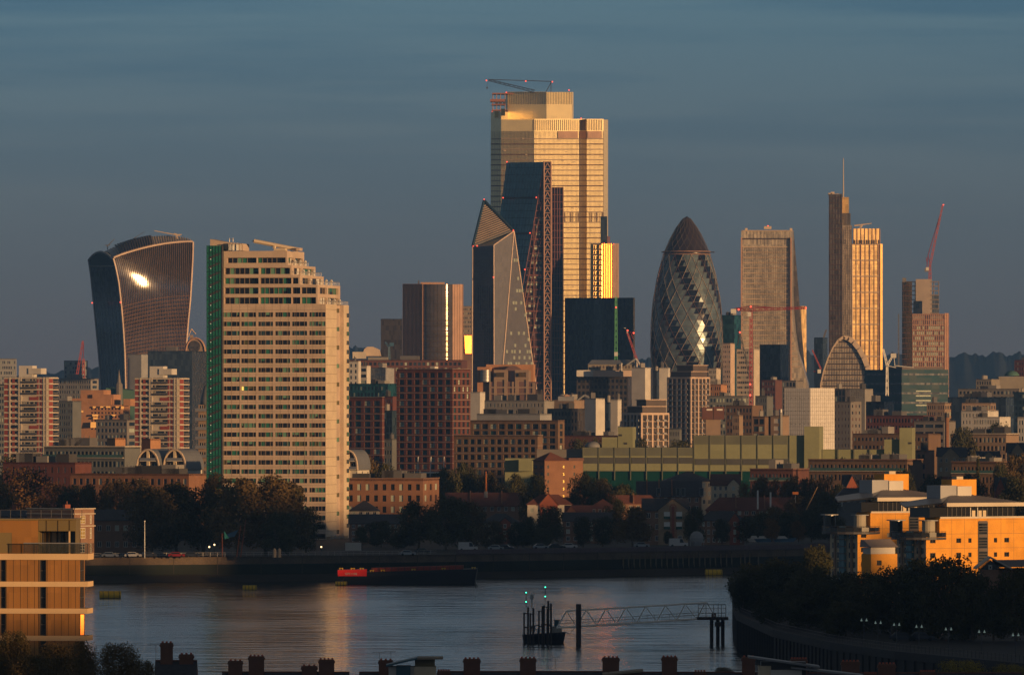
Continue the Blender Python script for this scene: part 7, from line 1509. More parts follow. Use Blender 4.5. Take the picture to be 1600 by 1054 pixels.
def tree(label, px, yt, yb, wpx, Y, kind='plane', group='trees', cat='tree', clear=.22, base=6.0, idx=None, name='tree'):
    k = trng.randrange(KN[kind]) if idx is None else idx; zt = PZ(yt, Y); zb = PZ(yb, Y) if yb else base
    zb = max(zb, base) if base else zb; t = thing(name, label, cat, (PX(px, Y), Y, zb), trng.uniform(0, 6.28), group); h = zt - zb; w = wpx*Y/F/2
    R0, H0 = {'cone': (4.5, 15.5), 'near': (8, 14.3), 'neara': (8, 14.3), 'yellow': (6, 8.2)}.get(kind, (8, 15.2)); c0 = h*clear
    put(CR[(kind, k)], 'crown', t, (0, 0, c0), 0, (w/R0, w/R0, (h-c0)/H0)); s = max(.35, min(1.3, h/16)); put(TR[k % 3], 'trunk', t, (0, 0, 0), 0, (s, s, h/16)); return t
L = [ # label, px, top row, base row, width px, distance, kind, clear trunk
 ('big rust coloured tree before the dark red brick flats near the left edge', 30, 729, 0, 118, 2560, 'autumn', .2),
 ('rust coloured tree just right of the big rust coloured tree at the left edge', 84, 752, 0, 74, 2500, 'autumn', .2),
 ('dark tree at the left edge behind the roof of the golden corner building', -2, 752, 0, 60, 2450, 'plane', .2),
 ('dark tree below the low orange flats, first from the left of its row', 112, 757, 0, 56, 2480, 'dark', .15),
 ('brown green tree below the low orange flats, second from the left of its row', 142, 754, 0, 56, 2470, 'plane', .15),
 ('broad tree below the low orange flats, above the slate roofed brick wing', 178, 748, 0, 66, 2460, 'plane', .15),
 ('tree top directly below the left barrel roofed flats', 214, 745, 0, 62, 2480, 'plane', .15),
 ('large plane tree right behind the white flagpole', 236, 757, 868, 104, 2225, 'plane', .14), ('large plane tree just right of the one behind the flagpole', 276, 752, 868, 106, 2230, 'plane', .14),
 ('large plane tree at the right end of the clump by the flagpole', 318, 760, 868, 96, 2236, 'plane', .14), ('dark tree top in front of the foot of the green stair', 338, 738, 0, 52, 2420, 'plane', .15),
 ('tall plane tree before the stepped tower, behind the leaning red poles', 372, 744, 866, 110, 2210, 'plane', .14), ('tall plane tree before the stepped tower, middle of the clump', 415, 742, 866, 112, 2215, 'plane', .14),
 ('plane tree before the stepped tower with its crown edge beside the bare wall', 450, 752, 864, 96, 2225, 'plane', .12), ('low rounded tree touching the foot of the stepped tower corner', 478, 792, 862, 50, 2235, 'dark', .06),
 ('low dark tree before the stepped tower below the middle plane tree', 436, 800, 866, 60, 2205, 'dark', .06),
 ('small round street tree at the base of the stepped tower, right side', 565, 822, 862, 27, 2330, 'dark', .3), ('dark leafy tree over the slate terrace beside the stepped tower', 596, 814, 858, 54, 2360, 'dark', .1),
 ('small tree between the slate terrace and the big dark trees', 622, 830, 858, 40, 2330, 'dark', .08), ('big dark tree right of the slate terrace, left in its clump', 654, 782, 858, 72, 2330, 'dark', .1),
 ('tallest dark tree in the clump right of the slate terrace', 697, 776, 858, 84, 2320, 'dark', .1), ('dark tree with tawny edge at the right end of the riverside clump', 737, 783, 857, 62, 2325, 'plane', .12),
 ('low dark tree hiding the pale brick house, left side', 768, 812, 857, 42, 2335, 'plane', .1), ('low dark tree hiding the pale brick house, right side', 808, 815, 857, 46, 2340, 'dark', .1),
 ('narrow dark tree right of the pale brick house', 832, 806, 856, 40, 2345, 'dark', .1), ('dark round tree in front of the white walled house', 860, 790, 856, 50, 2350, 'dark', .1),
 ('low dark bushes left below the round tree', 846, 824, 856, 34, 2330, 'dark', .04), ('slim green tree between the round tree and the broad riverside tree', 911, 806, 856, 34, 2350, 'dark', .1),
 ('dark leafy tree left of the broad riverside tree', 942, 806, 856, 44, 2370, 'dark', .1), ('broad spreading riverside tree left of the arched gable house', 988, 790, 855, 78, 2330, 'plane', .16),
 ('dark round shrub tree behind the broad riverside tree', 962, 779, 0, 40, 2520, 'dark', .1), ('small light tree in front of the arched gable house', 1045, 829, 852, 18, 2330, 'dark', .15),
 ('tall greenish tree right of the arched gable house', 1085, 790, 852, 36, 2370, 'dark', .1), ('weeping tree in front of the brick flats with balcony doors', 1128, 810, 850, 30, 2350, 'dark', .08),
 ('dark tree filling the gap right of the weeping tree', 1166, 806, 848, 44, 2400, 'dark', .08), ('dark riverside tree left of the conical tawny tree', 1186, 800, 847, 44, 2420, 'dark', .1),
 ('conical tawny tree on the far bank near the moored boats', 1206, 809, 846, 30, 2380, 'autumn', .12), ('dark tree right of the conical tawny tree', 1232, 800, 846, 46, 2430, 'dark', .1),
 ('tawny tree beside the blue boats on the far bank', 1248, 812, 846, 28, 2400, 'autumn', .12), ('dark tree above the blue boats', 1268, 796, 846, 48, 2440, 'dark', .1), ('dark tree next to the left orange apartment block balcony', 1298, 800, 846, 50, 2440, 'dark', .1),
 ('wooded tree top between the low tile range and the tawny tree', 1205, 790, 0, 60, 2520, 'plane', .1),
 ('dark wood edge tree beside the white canopy masts, leftmost', 568, 713, 0, 56, 2880, 'plane', .1), ('dark tree behind the brick flats, below the left canopy mast', 608, 724, 0, 58, 2860, 'dark', .1),
 ('dark tree behind the brick flats, below the middle canopy mast', 648, 736, 0, 56, 2840, 'plane', .1), ('dark tree right of the brick flats with loggias', 700, 730, 0, 54, 2800, 'dark', .1),
 ('dark tree left of the orange steel mast', 730, 722, 0, 52, 2820, 'dark', .1), ('dark tree behind the orange steel mast', 766, 737, 0, 50, 2810, 'plane', .1), ('dark tree right of the orange steel mast', 800, 739, 0, 52, 2800, 'dark', .1),
 ('dark tree at the left wall of the square brick block', 834, 740, 0, 50, 2680, 'dark', .1), ('dark tree hiding the right foot of the square brick block', 908, 737, 0, 52, 2680, 'dark', .1),
 ('tawny topped tree before the teal strip of the olive warehouse', 944, 747, 0, 50, 2700, 'plane', .1), ('dark low tree left of the dormered town houses', 976, 756, 0, 40, 2760, 'dark', .1),
 ('dark tree on the roofs left of the olive stair tower', 905, 686, 0, 44, 3500, 'dark', .1), ('dark tree just behind the small dome of the olive warehouse', 935, 684, 0, 40, 3500, 'dark', .1),
 ('dark tree below the shorter white framed flats', 1000, 684, 0, 36, 3500, 'dark', .1), ('dark tree below the little pale flats', 1062, 688, 0, 60, 3500, 'dark', .1),
 ('rust tree in the park belt, next to the curved roofed house', 1166, 752, 0, 44, 2760, 'autumn', .1), ('rust tree in the park belt, second from its left end', 1190, 743, 0, 48, 2740, 'plane', .1),
 ('rust tree in the park belt, third from its left end', 1216, 747, 0, 46, 2760, 'autumn', .1), ('tall tree at the middle of the park belt', 1240, 742, 0, 50, 2730, 'plane', .1),
 ('dark tree in the park belt just above the slanting pole', 1266, 745, 0, 50, 2720, 'plane', .1), ('tree in the park belt left of the small red gabled roof', 1292, 743, 0, 48, 2740, 'autumn', .1), ('dark tree in the park belt right of the small red gabled roof', 1316, 756, 0, 46, 2640, 'dark', .1),
 ('dark lower tree between the slanting pole and the orange apartment blocks', 1284, 768, 0, 56, 2600, 'dark', .1), ('dark lower tree beneath the park belt at the slanting pole', 1250, 774, 0, 54, 2600, 'plane', .1),
 ('dark tree behind the rear orange apartment block, left of its stair core', 1366, 745, 0, 60, 2700, 'dark', .1), ('dark tree behind the rear stair core of the left orange block', 1400, 738, 0, 56, 2720, 'plane', .1),
 ('dark tree in the gap between the two orange stair cores', 1455, 742, 0, 54, 2700, 'dark', .1), ('tawny tree in the gap between the two orange stair cores', 1488, 748, 0, 54, 2660, 'autumn', .1),
 ('dark tree behind the right orange stair core', 1518, 740, 0, 50, 2720, 'dark', .1), ('large dark tree behind the right orange apartment roof', 1588, 745, 0, 74, 2650, 'dark', .1),
 ('tree above the long flats near the right edge', 1592, 708, 0, 56, 2850, 'plane', .1), ('tree rising beside the grey gabled house at the right edge', 1566, 722, 0, 40, 2840, 'dark', .1),
 ('small tree between slim brick chimney and the arcade flats', 1508, 668, 0, 60, 3600, 'dark', .1), ('dark round tree before the arcade flats at right', 1560, 661, 0, 52, 3650, 'dark', .1),
 ('tree by the foot of the grey concrete flats', 1312, 716, 0, 40, 2920, 'dark', .1), ('small dark tree in front of the long flats beneath the olive end tower', 1412, 733, 0, 34, 2850, 'dark', .1), ('dark green tree below the rooftop canopy by the modern flats', 24, 710, 0, 60, 2900, 'dark', .1),
 # near promenade
 ('dark quay tree at the water end of the promenade', 1180, 880, 966, 82, 1590, 'near', .05), ('dark quay tree, second from the water end', 1222, 872, 970, 92, 1575, 'near', .05), ('dark quay tree below the balcony disc of the rear apartment block', 1268, 884, 974, 87, 1560, 'near', .05),
 ('tall dark tree rising left of the rear apartment block', 1274, 851, 0, 52, 1725, 'near', .1), ('dark quay tree before the rear apartment block', 1312, 893, 1010, 92, 1470, 'near', .05), ('dark quay tree below the little bay block', 1352, 892, 1010, 89, 1450, 'near', .05),
 ('dark quay tree between the two orange apartment blocks', 1396, 884, 1010, 92, 1430, 'near', .05), ('broad tall quay tree before the front orange apartment block', 1442, 871, 1010, 113, 1415, 'near', .05),
 ('dark quay tree right of the broad tall one', 1488, 868, 1010, 108, 1400, 'near', .05), ('dark quay tree left below the brick gable house', 1520, 892, 1010, 77, 1395, 'near', .05), ('dark tree at the right edge beside the brick gable house', 1588, 885, 1010, 80, 1390, 'near', .1),
 ('dark tree below the brick gable house', 1552, 918, 1010, 60, 1390, 'near', .1), ('low dark tree on the quay edge in front of the promenade end', 1212, 922, 1000, 74, 1500, 'near', .04), ('low dark tree on the quay edge, second from the water end', 1262, 930, 1010, 84, 1470, 'near', .04), ('low dark tree on the quay edge, third from the water end', 1322, 938, 1018, 84, 1420, 'near', .04),
 ('low dark tree reaching over the water at the tip of the promenade', 1160, 900, 962, 44, 1585, 'near', .1), 
]
for (lb, px, yt, yb, w, Y, kd, cl) in L: tree(lb, px, yt, yb, w, Y, kd, 'riverside trees' if Y < 2450 else 'trees among the houses', clear=cl, base=6.5 if Y < 1800 else 6.0)
tree('tall narrow dark conifer before the long flats near the right edge', 1528, 713, 0, 22, 2800, 'cone', 'trees among the houses', clear=.05)
tree('round bushy tree in the bottom left corner under the golden building', 22, 984, 1090, 64, 800, 'neara', 'near trees', base=4, clear=.05)
tree('wide leafy tree below the golden building, in the middle of the near clump', 86, 1004, 1100, 92, 790, 'neara', 'near trees', base=4, clear=.05); tree('leafy tree right under the glowing corner window of the golden building', 128, 1000, 1100, 60, 800, 'neara', 'near trees', base=4, clear=.05)
tree('leafy tree at the right end of the near clump, beside the chimneyed brick house', 184, 1003, 1100, 78, 805, 'neara', 'near trees', base=4, clear=.05); tree('low bush right at the end of the near clump', 226, 1030, 1100, 46, 810, 'neara', 'near trees', base=4, clear=.05); tree('low leafy tree filling the bottom left corner', 50, 1022, 1100, 90, 770, 'neara', 'near trees', base=4, clear=.05)
tree('yellow leaved shrub on a near roof terrace at bottom right', 1500, 1030, 1066, 96, 1080, 'yellow', base=4, cat='shrub', name='shrub', clear=.1); tree('yellow green shrub at the bottom right corner', 1575, 1036, 1066, 70, 1080, 'yellow', base=4, cat='shrub', name='shrub', clear=.1)
tree('small green bush poking up at the bottom edge right of the pier', 1130, 1041, 1066, 34, 1085, 'neara', base=4, cat='shrub', name='shrub', clear=.1)
# ---------------------------------------------------------------- river craft
mat('hull_black', (.012, .012, .016), rough=.5); mat('hull_red', (.80, .025, .015), rough=.5); mat('rust', (.30, .05, .03), fine=.3, vs=.5); mat('buoy_yellow', (.75, .48, .03), rough=.5); mat('letters', (.7, .6, .55))
mat('sea_steel', (.045, .035, .035), rough=.6); mat('truss', (.9, .88, .84), rough=.5)
Y = 2150; t = thing('barge', 'long low black and rust barge with a bright red bow, moored in the river', 'barge', (PX(636, Y), Y, 0)); X = lambda px: PX(px, Y) - PX(636, Y); Z = lambda py: PZ(py, Y)
q = MB(); q.hexa([(X(545), 0, -.2), (X(741), 0, -.2), (X(743), 8, -.2), (X(545), 8, -.2), (X(528), -.3, Z(900)), (X(745), -.3, Z(891)), (X(746), 8.3, Z(891)), (X(528), 8.3, Z(900))], 'hull_black')
q.hexa([(X(573), -.3, Z(900.5)), (X(745), -.3, Z(891.5)), (X(746), 8.3, Z(891.5)), (X(573), 8.3, Z(900.5)), (X(573), -.3, Z(893)), (X(746), -.3, Z(888)), (X(746), 8.3, Z(888)), (X(573), 8.3, Z(893))], 'hull_black'); q.build('hull', t)
q = MB(); q.hexa([(X(528), -.34, Z(899.5)), (X(573), -.34, Z(899.5)), (X(573), 8.3, Z(899.5)), (X(528), 8.3, Z(899.5)), (X(527.5), -.36, Z(890)), (X(573), -.36, Z(889)), (X(573), 8.3, Z(889)), (X(527.5), 8.3, Z(890))], 'hull_red'); q.build('bow', t)
q = MB(); q.hexa([(X(580), .8, Z(893)), (X(724), .8, Z(888.5)), (X(724), 7, Z(888.5)), (X(580), 7, Z(893)), (X(580), .8, Z(887)), (X(724), .8, Z(883)), (X(724), 7, Z(883)), (X(580), 7, Z(887))], 'rust')
for k in range(15): x = 582 + k*10; zt = Z(886.9 - (x-580)*.0278); q.box(X(x)-.1, X(x)+.1, .65, .8, zt-.85, zt + .05, 'brick_red')
q.build('hold_coaming', t)
for i, x in enumerate((533, 551, 565, 581, 598, 646, 693, 740)):
    q = MB(); z0 = Z(889.5 if x < 574 else 893 - (x-573)*.029); 
    for d in (-.35, .35): q.tube((d, 0, 0), (d, 0, .5), .13, 'buoy_yellow', 6)
    q.box(-.55, .55, -.15, .15, .3, .42, 'buoy_yellow'); o = q.build('bollard', t); o.location = (X(x), .3, z0)
cu = bpy.data.curves.new('lettering', 'FONT'); cu.body = 'GPS 1108'; cu.size = .78; cu.extrude = .015; cu.materials.append(MATS['letters']); o0 = bpy.data.objects.new('lettering', cu); S.collection.objects.link(o0); bpy.context.view_layer.update(); me = bpy.data.meshes.new_from_object(o0.evaluated_get(bpy.context.evaluated_depsgraph_get())); bpy.data.objects.remove(o0); o = bpy.data.objects.new('lettering', me); S.collection.objects.link(o); o.parent = t; o.location = (X(539), -.385, Z(897.3)); o.rotation_euler = (math.pi/2, 0, 0)
q = MB(); q.tube((X(541), -.5, Z(899)), (X(533), -3.5, .5), .05, 'steel_dark', 4); q.build('mooring_line', t)
def buoy(label, px, py, w, group='yellow mooring buoys'):
    Yb = EYE*F/(py-HY); s_ = Yb/F; t = thing('mooring_buoy', label, 'buoy', (PX(px, Yb), Yb, 0), .15, group); L_ = w*s_; r = L_*.2; q = MB()
    q.tube((-L_/2, 0, r*.75), (L_/2, 0, r*.75), r, 'buoy_yellow', 12); q.build('drum', t); q = MB()
    for f in (-.36, -.1, .16, .42): q.tube((L_*f, 0, r*.75), (L_*f+.12, 0, r*.75), r*1.06, 'steel_dark', 12)
    q.box(-L_*.5, L_*.5, -r*.7, r*.7, -.1, r*.25, 'steel_dark'); q.tube((0, 0, r*1.6), (.25, 0, r*2.1), .08, 'steel_dark', 5); q.build('frame', t)
buoy('large yellow drum buoy floating just right of the golden building', 172, 934, 33); buoy('small yellow drum buoy in midstream below the plane trees', 390, 921, 21); buoy('yellow drum buoy tied to the bow of the barge', 533, 914, 18); buoy('yellow drum buoy on the far side, above the pier landing', 1115, 898, 26)
# ---------------------------------------------------------------- pier
Y = 1606; X0 = PX(1000, Y); X = lambda px: PX(px, Y) - X0; Z = lambda py: PZ(py, Y)
t = thing('pier_gangway', 'white steel truss gangway sloping from the quay platform down to the moored workboat', 'gangway', (X0, Y, 0))
q = MB(); P0, P1 = Vector((X(870), 0, Z(980.5))), Vector((X(1092), 0, Z(966.5))); Q0, Q1 = Vector((X(885), 0, Z(954))), Vector((X(1105), 0, Z(941)))
for dy in (0, 2.2):
    d = Vector((0, dy, 0)); q.tube(P0+d, P1+d, .16, 'truss', 6); q.tube(Q0+d, Q1+d, .15, 'truss', 6); n = 7; q.tube(P0+d, Q0+d, .12, 'truss', 5)
    for k in range(n):
        a = P0.lerp(P1, (k+1)/n*.985); b_ = Q0.lerp(Q1, k/n*.985); c = Q0.lerp(Q1, (k+1)/n*.985); q.tube(b_+d, a+d, .085, 'truss', 5); q.tube(a+d, c+d, .085, 'truss', 5)
    q.tube(Q1+d, (X(1117), dy, Z(962)), .08, 'truss', 5)
q.build('truss', t); q = MB(); q.hexa([tuple(P0 + Vector((0, .1, -.1))), tuple(P1 + Vector((0, .1, -.1))), tuple(P1 + Vector((0, 2.1, -.1))), tuple(P0 + Vector((0, 2.1, -.1))), tuple(P0 + Vector((0, .1, .1))), tuple(P1 + Vector((0, .1, .1))), tuple(P1 + Vector((0, 2.1, .1))), tuple(P0 + Vector((0, 2.1, .1)))], 'steel_dark')
q.build('deck', t); q = MB(); R0, R1 = Vector((X(873), .15, Z(969.5))), Vector((X(1092), .15, Z(956)))
for h in (0, .5): q.tube(R0 - Vector((0, 0, h)), R1 - Vector((0, 0, h)), .05, 'steel', 4)
for k in range(20): a = R0.lerp(R1, k/19); q.tube(a, a - Vector((0, 0, 1.15)), .035, 'steel', 4)
q.build('handrail', t)
t = thing('pier_platform', 'dark quay platform on round piles carrying the upper end of the gangway', 'platform', (PX(1113, Y), Y, 0)); X = lambda px: PX(px, Y) - PX(1113, Y)
q = MB(); q.box(X(1089), X(1138), -.5, 4, Z(968), Z(963.5), 'sea_steel'); q.build('deck', t)
for x, dy in ((1112, 0), (1122, 1.5), (1130, 3)): q = MB(); q.lathe([(.36, -1), (.36, Z(968))], 'sea_steel', 10, X(x), dy + .6); q.build('pile', t)
q = MB(); 
for x in (1091, 1103, 1115, 1122, 1127, 1134): q.tube((X(x), -.4, Z(963.5)), (X(x), -.4, Z(943)), .07, 'steel', 4)
for yy in (943.5, 950, 957): q.tube((X(1091), -.4, Z(yy)), (X(1134), -.4, Z(yy)), .06, 'steel', 4)
q.box(X(1112), X(1119), .5, 1.6, Z(963.5), Z(957), 'brick_brown'); q.build('guardrail', t)
q = MB(); q.box(X(1117), X(1127), -1.0, 1, Z(978), Z(971), 'sea_steel'); q.build('bracket', t)
q = MB(); q.lathe([(.5, -1), (.5, PZ(943, 1600))], 'sea_steel', 10); o = q.build('mooring_pile'); o.location = (PX(904, 1600), 1600, 0); tag(o, 'single dark round pile standing in the water in front of the gangway', 'pile')
Y = 1612; t = thing('workboat', 'dark workboat with small white cabin moored among piles at the gangway foot', 'boat', (PX(850, Y), Y, 0)); X = lambda px: PX(px, Y) - PX(850, Y); Z = lambda py: PZ(py, Y)
q = MB(); q.hexa([(X(818), 0, -.3), (X(880), 0, -.3), (X(880), 5, -.3), (X(818), 5, -.3), (X(816), -.3, Z(991)), (X(884), -.3, Z(987)), (X(884), 5.3, Z(987)), (X(816), 5.3, Z(991))], 'hull_black'); q.build('hull', t)
q = MB(); q.box(X(862), X(878), 1, 4, Z(992), Z(979), 'render_white'); q.box(X(860), X(880), .8, 4.2, Z(979), Z(978), 'steel'); q.build('cabin', t); q = MB(); q.box(X(866), X(874), 1.4, 3.6, Z(978), Z(969), 'gl_sky'); q.box(X(865), X(875), 1.2, 3.8, Z(969), Z(968), 'frame_dark'); q.build('wheelhouse', t)
q = MB()
for k in range(10): q.tube((X(818+k*6.6), -.25, Z(990)), (X(818+k*6.6), -.25, Z(983)), .04, 'steel', 3)
q.tube((X(818), -.25, Z(983.5)), (X(884), -.25, Z(980.5)), .05, 'steel', 3); q.build('rail', t)
q = MB(); 
for a in (824, 829, 834, 840): q.tube((X(a), 2, Z(990)), (X(a+2), 2, Z(977)), .1, 'crane_blue', 4)
q.tube((X(824), 2, Z(979)), (X(842), 2, Z(976)), .1, 'steel', 4); q.build('deck_gear', t)
q = MB(); q.tube((X(883), 0, Z(986)), (X(890), 0, Z(990)), .05, 'steel_dark', 3); q.tube((X(890), 0, Z(990)), (X(899), 0, Z(978)), .05, 'steel_dark', 3); q.build('mooring_line', t)
piles = [(822, 948, 1.6, 1), (831, 949, 1.2, 1), (846, 945, 2.0, 1), (852, 938, 2.4, 1), (858, 942, 1.5, 1)]
for i, (px, yt, w, _) in enumerate(piles):
    yy = Y - 1.2; t = thing('mooring_dolphin', ['dark pile at the far left of the workboat, carrying two green lights', 'dark pile left of the workboat, second from the left', 'short thick dark pile at the middle of the workboat', 'tallest dark pile at the workboat, with a masthead green light', 'dark pile just left of the workboat cabin'][i], 'pile', (PX(px, yy), yy, 0), 0, 'mooring piles at the workboat')
    h = PZ(yt, yy); q = MB(); q.tube((-w*.24, 0, -1), (-w*.24, 0, h-1), .17, 'sea_steel', 6); q.tube((w*.24, 0, -1), (w*.24, 0, h), .2, 'sea_steel', 6); q.build('pile', t); q = MB(); q.box(-w*.34, w*.34, -.3, .3, h*.42, h*.46, 'sea_steel'); q.box(-w*.3, w*.34, -.3, .3, h-1.3, h-1.1, 'sea_steel'); q.build('brace', t)
    if i in (0, 3):
        m_ = MB(); ztop = PZ(924 if i == 0 else 915, yy); m_.tube((0, 0, h), (0, 0, ztop), .07, 'steel_dark', 4); m_.build('light_mast', t)
        for py in ((925, 939.5) if i == 0 else (916.5, 931)): beacon(t, (0, -.2, PZ(py, yy)), 'beacon_green', .1)
q = MB(); q.lathe([(.12, 0), (.12, 1.8), (.4, 1.9), (.4, 2.6), (.05, 2.8)], 'steel', 8); o = q.build('mooring_lamp'); o.location = (PX(831, Y), Y-1.4, PZ(950, Y)); tag(o, 'pale lantern standing on the second pile from the left', 'lantern')
# ---------------------------------------------------------------- orange apartment blocks on the right
mat('apt_shaded', (.58, .49, .36), fine=.04); mat('apt_sunlit', (.70, .325, .05), fine=.06, var=.12, vs=.35, rough=.9, cell=(2.5, 2.5, 2.75), cellvar=.05); mat('apt_joint', (.25, .15, .08)); mat('seam', (.16, .15, .17), rough=.45, metal=.2); mat('louvre_grey', (.30, .31, .34), rough=.5); mat('apt_roof', (.22, .19, .19), rough=.5)  # one cream wall in two colours: sun's orange painted in, and its shaded face
def apartment(label, pl, pc, pr, Y, dx, dy, full):
    """dx, dy shift the pattern of the front block to the rear one (photo pixels before scale k)"""
    b = Bld('apartment_block', label, 'apartment block', pl, pc, pr, Y, 55, 20, 6, 'orange apartment blocks'); z = b.z; k = full
    v = b.v; H1 = z(808 + dy); H0 = z(837.6 + dy); px = lambda x: x + dx
    s0 = v(px(1468)); mb = MB(); b.shell(mb, 0, H0, 'apt_sunlit', 'roof_dark', front=False, side=False); mb.poly([(-b.L, 0, 0), (0, 0, 0), (0, 0, H0), (-b.L, 0, H0)], 'apt_shaded')
    cols = [(px(x)-w/2, px(x)+w/2) for x, w in ((1457.5, 8.5), (1498, 7.5), (1515.5, 5), (1555.5, 5), (1573, 7.5), (1608, 7.5))]; us = [(v(a), v(c)) for a, c in cols if c < pr - 2]
    rows = [822, 844.5, 867, 889.5, 912, 934.5]; zs = [(z(y + dy + 3.6), z(y + dy - 3.6)) for y in rows]
    fr = Face((0, 0, 0), (0, 1, 0), (1, 0, 0), b.R); lowz = [q for q in zs if q[1] < H0]
    wallgrid(mb, fr, 0, H0, us, lowz, .25, 'apt_sunlit'); up = Face((0, s0, 0), (0, 1, 0), (1, 0, 0), b.R - s0); us2 = [(a - s0, c - s0) for a, c in us if a > s0]; top = [q for q in zs if q[0] > H0]
    wallgrid(mb, up, H0, H1, us2, top, .25, 'apt_sunlit'); mb.poly([(0, s0, H0), (-b.L*.5, s0, H0), (-b.L*.5, s0, H1), (0, s0, H1)], 'apt_sunlit'); mb.box(-b.L*.5, -.02, s0+.02, b.R, H0, H1-.02, 'apt_sunlit', 'roof_dark'); mb.build('wall', b.root)
    rng = random.Random(int(pc)); b.wins(fr, us, lowz, .22, ['win_black', 'win_black', 'glass_dark', 'curtain'], 'frame_dark', 2, 1, .07, rng=rng); b.wins(up, us2, top, .22, ['win_black', 'glass_dark', 'win_black'], 'frame_dark', 2, 1, .07, rng=rng)
    if px(1543) < pr:
        g = MB(); g.fb(fr, v(px(1528)), v(px(1543)), 0, z(816 + dy), .02, .12, 'steel_dark'); 
        for j in range(34): zz = z(817 + dy + j*4.4); g.fb(fr, v(px(1529)), v(px(1542)), zz, zz + .38, .12, .15, 'glass_dark' if j % 5 else 'fin_dark')
        g.build('stair_glazing', b.root)
    jn = MB()
    for x in (1487, 1507, 1528, 1543.5, 1564, 1584): 
        if px(x) < pr - 1: jn.fb(fr, v(px(x))-.03, v(px(x))+.03, 0, H1 - .1 if px(x) > px(1470) else H0, .004, .012, 'apt_joint')
    for y in (812, 834, 856.5, 879, 901): jn.fb(fr, s0 if y < 837 else .05, b.R, z(y + dy)-.03, z(y + dy)+.03, .005, .014, 'apt_joint')
    jn.fb(fr, s0, b.R, H1-.25, H1 + .12, .02, .25, 'band_white'); jn.build('panel_joint', b.root)
    # shaded river face
    lf = MB(); W = b.F.W
    for f in (.12, .3, .72, .88):
        for j in range(7): zz = z(850 + dy + j*15); lf.fb(b.F, W*f-.35, W*f+.35, zz, zz + 1.2, .02, .06, 'win_black')
    for f in (.2, .8): lf.fb(b.F, W*f-.3, W*f+.3, 0, z(846 + dy), .05, .3, 'stone_warm')
    lf.build('side_window', b.root)
    gs = MB(); gs.fb(b.F, W*.42, W*.6, 0, H0 + 1, .05, .7, 'gl_teal')
    for j in range(9): gs.fb(b.F, W*.36, W*.66, z(840 + dy + j*11)-.1, z(840 + dy + j*11)+.1, .7, .85, 'steel_dark')
    gs.build('glazed_stair', b.root)
    # penthouse, set back, under a broad hipped roof
    ph = MB(); y0, y1 = v(px(1485)), min(v(px(1592)), b.R - .5); zp = z(793 + dy); ph.box(-b.L*.8, -1.2, y0*.3, y1, H1 - .05, zp, 'win_black', 'roof_dark'); 
    for x in (1486, 1493, 1500, 1508, 1514, 1522, 1533, 1541, 1548, 1556, 1564, 1572, 1580, 1588):
        if px(x) < pr - 1: yy = v(px(x)); ph.box(-1.3, -1.1, yy-.09, yy+.09, H1, zp, 'frame_dark' if x not in (1522, 1533) else 'render_white')
    for x in (1524, 1534, 1541):
        if px(x) < pr: yy = v(px(x)); ph.box(-1.25, -1.05, yy, yy + .8, H1, zp - .6, 'render_cream')
    ph.build('penthouse', b.root)
    ya, yb = v(px(1473)), v(px(1598)); zr = z(772.6 + dy); zo = z(790.5 + dy); zt = z(786 + dy); r0, r1 = v(px(1509)), v(px(1536)); xm = -b.L*.55
    rf = MB(); A = [(1.2, ya, zt), (1.2, yb, zt), (xm*.9, r1, zr), (xm*.9, r0, zr)]; th_ = .3
    up_ = lambda p: (p[0], p[1], p[2]-th_)
    rf.hexa([up_(A[0]), up_(A[1]), up_(A[2]), up_(A[3])] + A, 'apt_roof'); bl, br_ = (xm*2.1, ya - 2, zt - .2), (xm*2.1, yb, zt - .2)
    rf.poly([A[0], A[3], bl], 'apt_roof'); rf.poly([A[1], br_, A[2]], 'apt_roof'); rf.poly([A[3], A[2], br_, bl], 'apt_roof')
    n = 30
    for j in range(1, n): 
        f = j/n; e = Vector(A[0]).lerp(Vector(A[1]), f); 
        if e.y < r0: u = (e.y-ya)/max(r0-ya, .1); tpt = Vector(A[0]).lerp(Vector(A[3]), u)
        elif e.y > r1: u = (e.y-r1)/max(yb-r1, .1); tpt = Vector(A[2]).lerp(Vector(A[1]), u)
        else: tpt = Vector(A[3]).lerp(Vector(A[2]), (e.y-r0)/max(r1-r0, .1))
        rf.tube(e + Vector((0, 0, .05)), tpt + Vector((0, 0, .05)), .05, 'louvre_grey', 3)
    lft = [(0.2, ya - .3, zt + .1), (xm*.9, r0 - .1, zr - .1), (xm*2.1, r0 - 8, zr - 1.6), (-b.L*.5, -1.5, zt - .7)]
    rf.poly(lft, 'zinc'); rf.poly([(p[0], p[1], p[2]-.25) for p in lft][::-1], 'zinc'); rf.build('roof', b.root)
    fa = MB(); fa.box(1.0, 1.35, ya, yb, zo - .1, zt + .08, 'band_white'); fa.box(-.6, 1.0, ya+.3, yb-.3, zo - .05, zo + .08, 'band_white'); fa.build('fascia', b.root)
    # roof plant
    pl_ = MB(); yy0, yy1, yy2, yy3 = v(px(1488.6)), v(px(1514)), v(px(1536)), v(px(1560)); pl_.box(xm*1.6, xm*.75, yy0, yy1, zr - 1.6, z(758.5 + dy), 'louvre_grey'); pl_.build('plant_box', b.root)
    pl_ = MB(); pl_.box(xm*1.55, xm*.7, yy1, yy2, zr - 1.2, z(760 + dy), 'render_white'); pl_.build('plant_box', b.root); pl_ = MB(); pl_.box(xm*2.0, xm*1.35, v(px(1521.6)), yy3, zt, z(749.5 + dy), 'apt_sunlit', 'roof_dark'); pl_.build('lift_core', b.root)
    pl_ = MB(); pl_.box(xm*1.8, xm*1.5, v(px(1533)), v(px(1543)), z(749.5 + dy), z(745 + dy), 'render_cream'); pl_.build('vent', b.root)
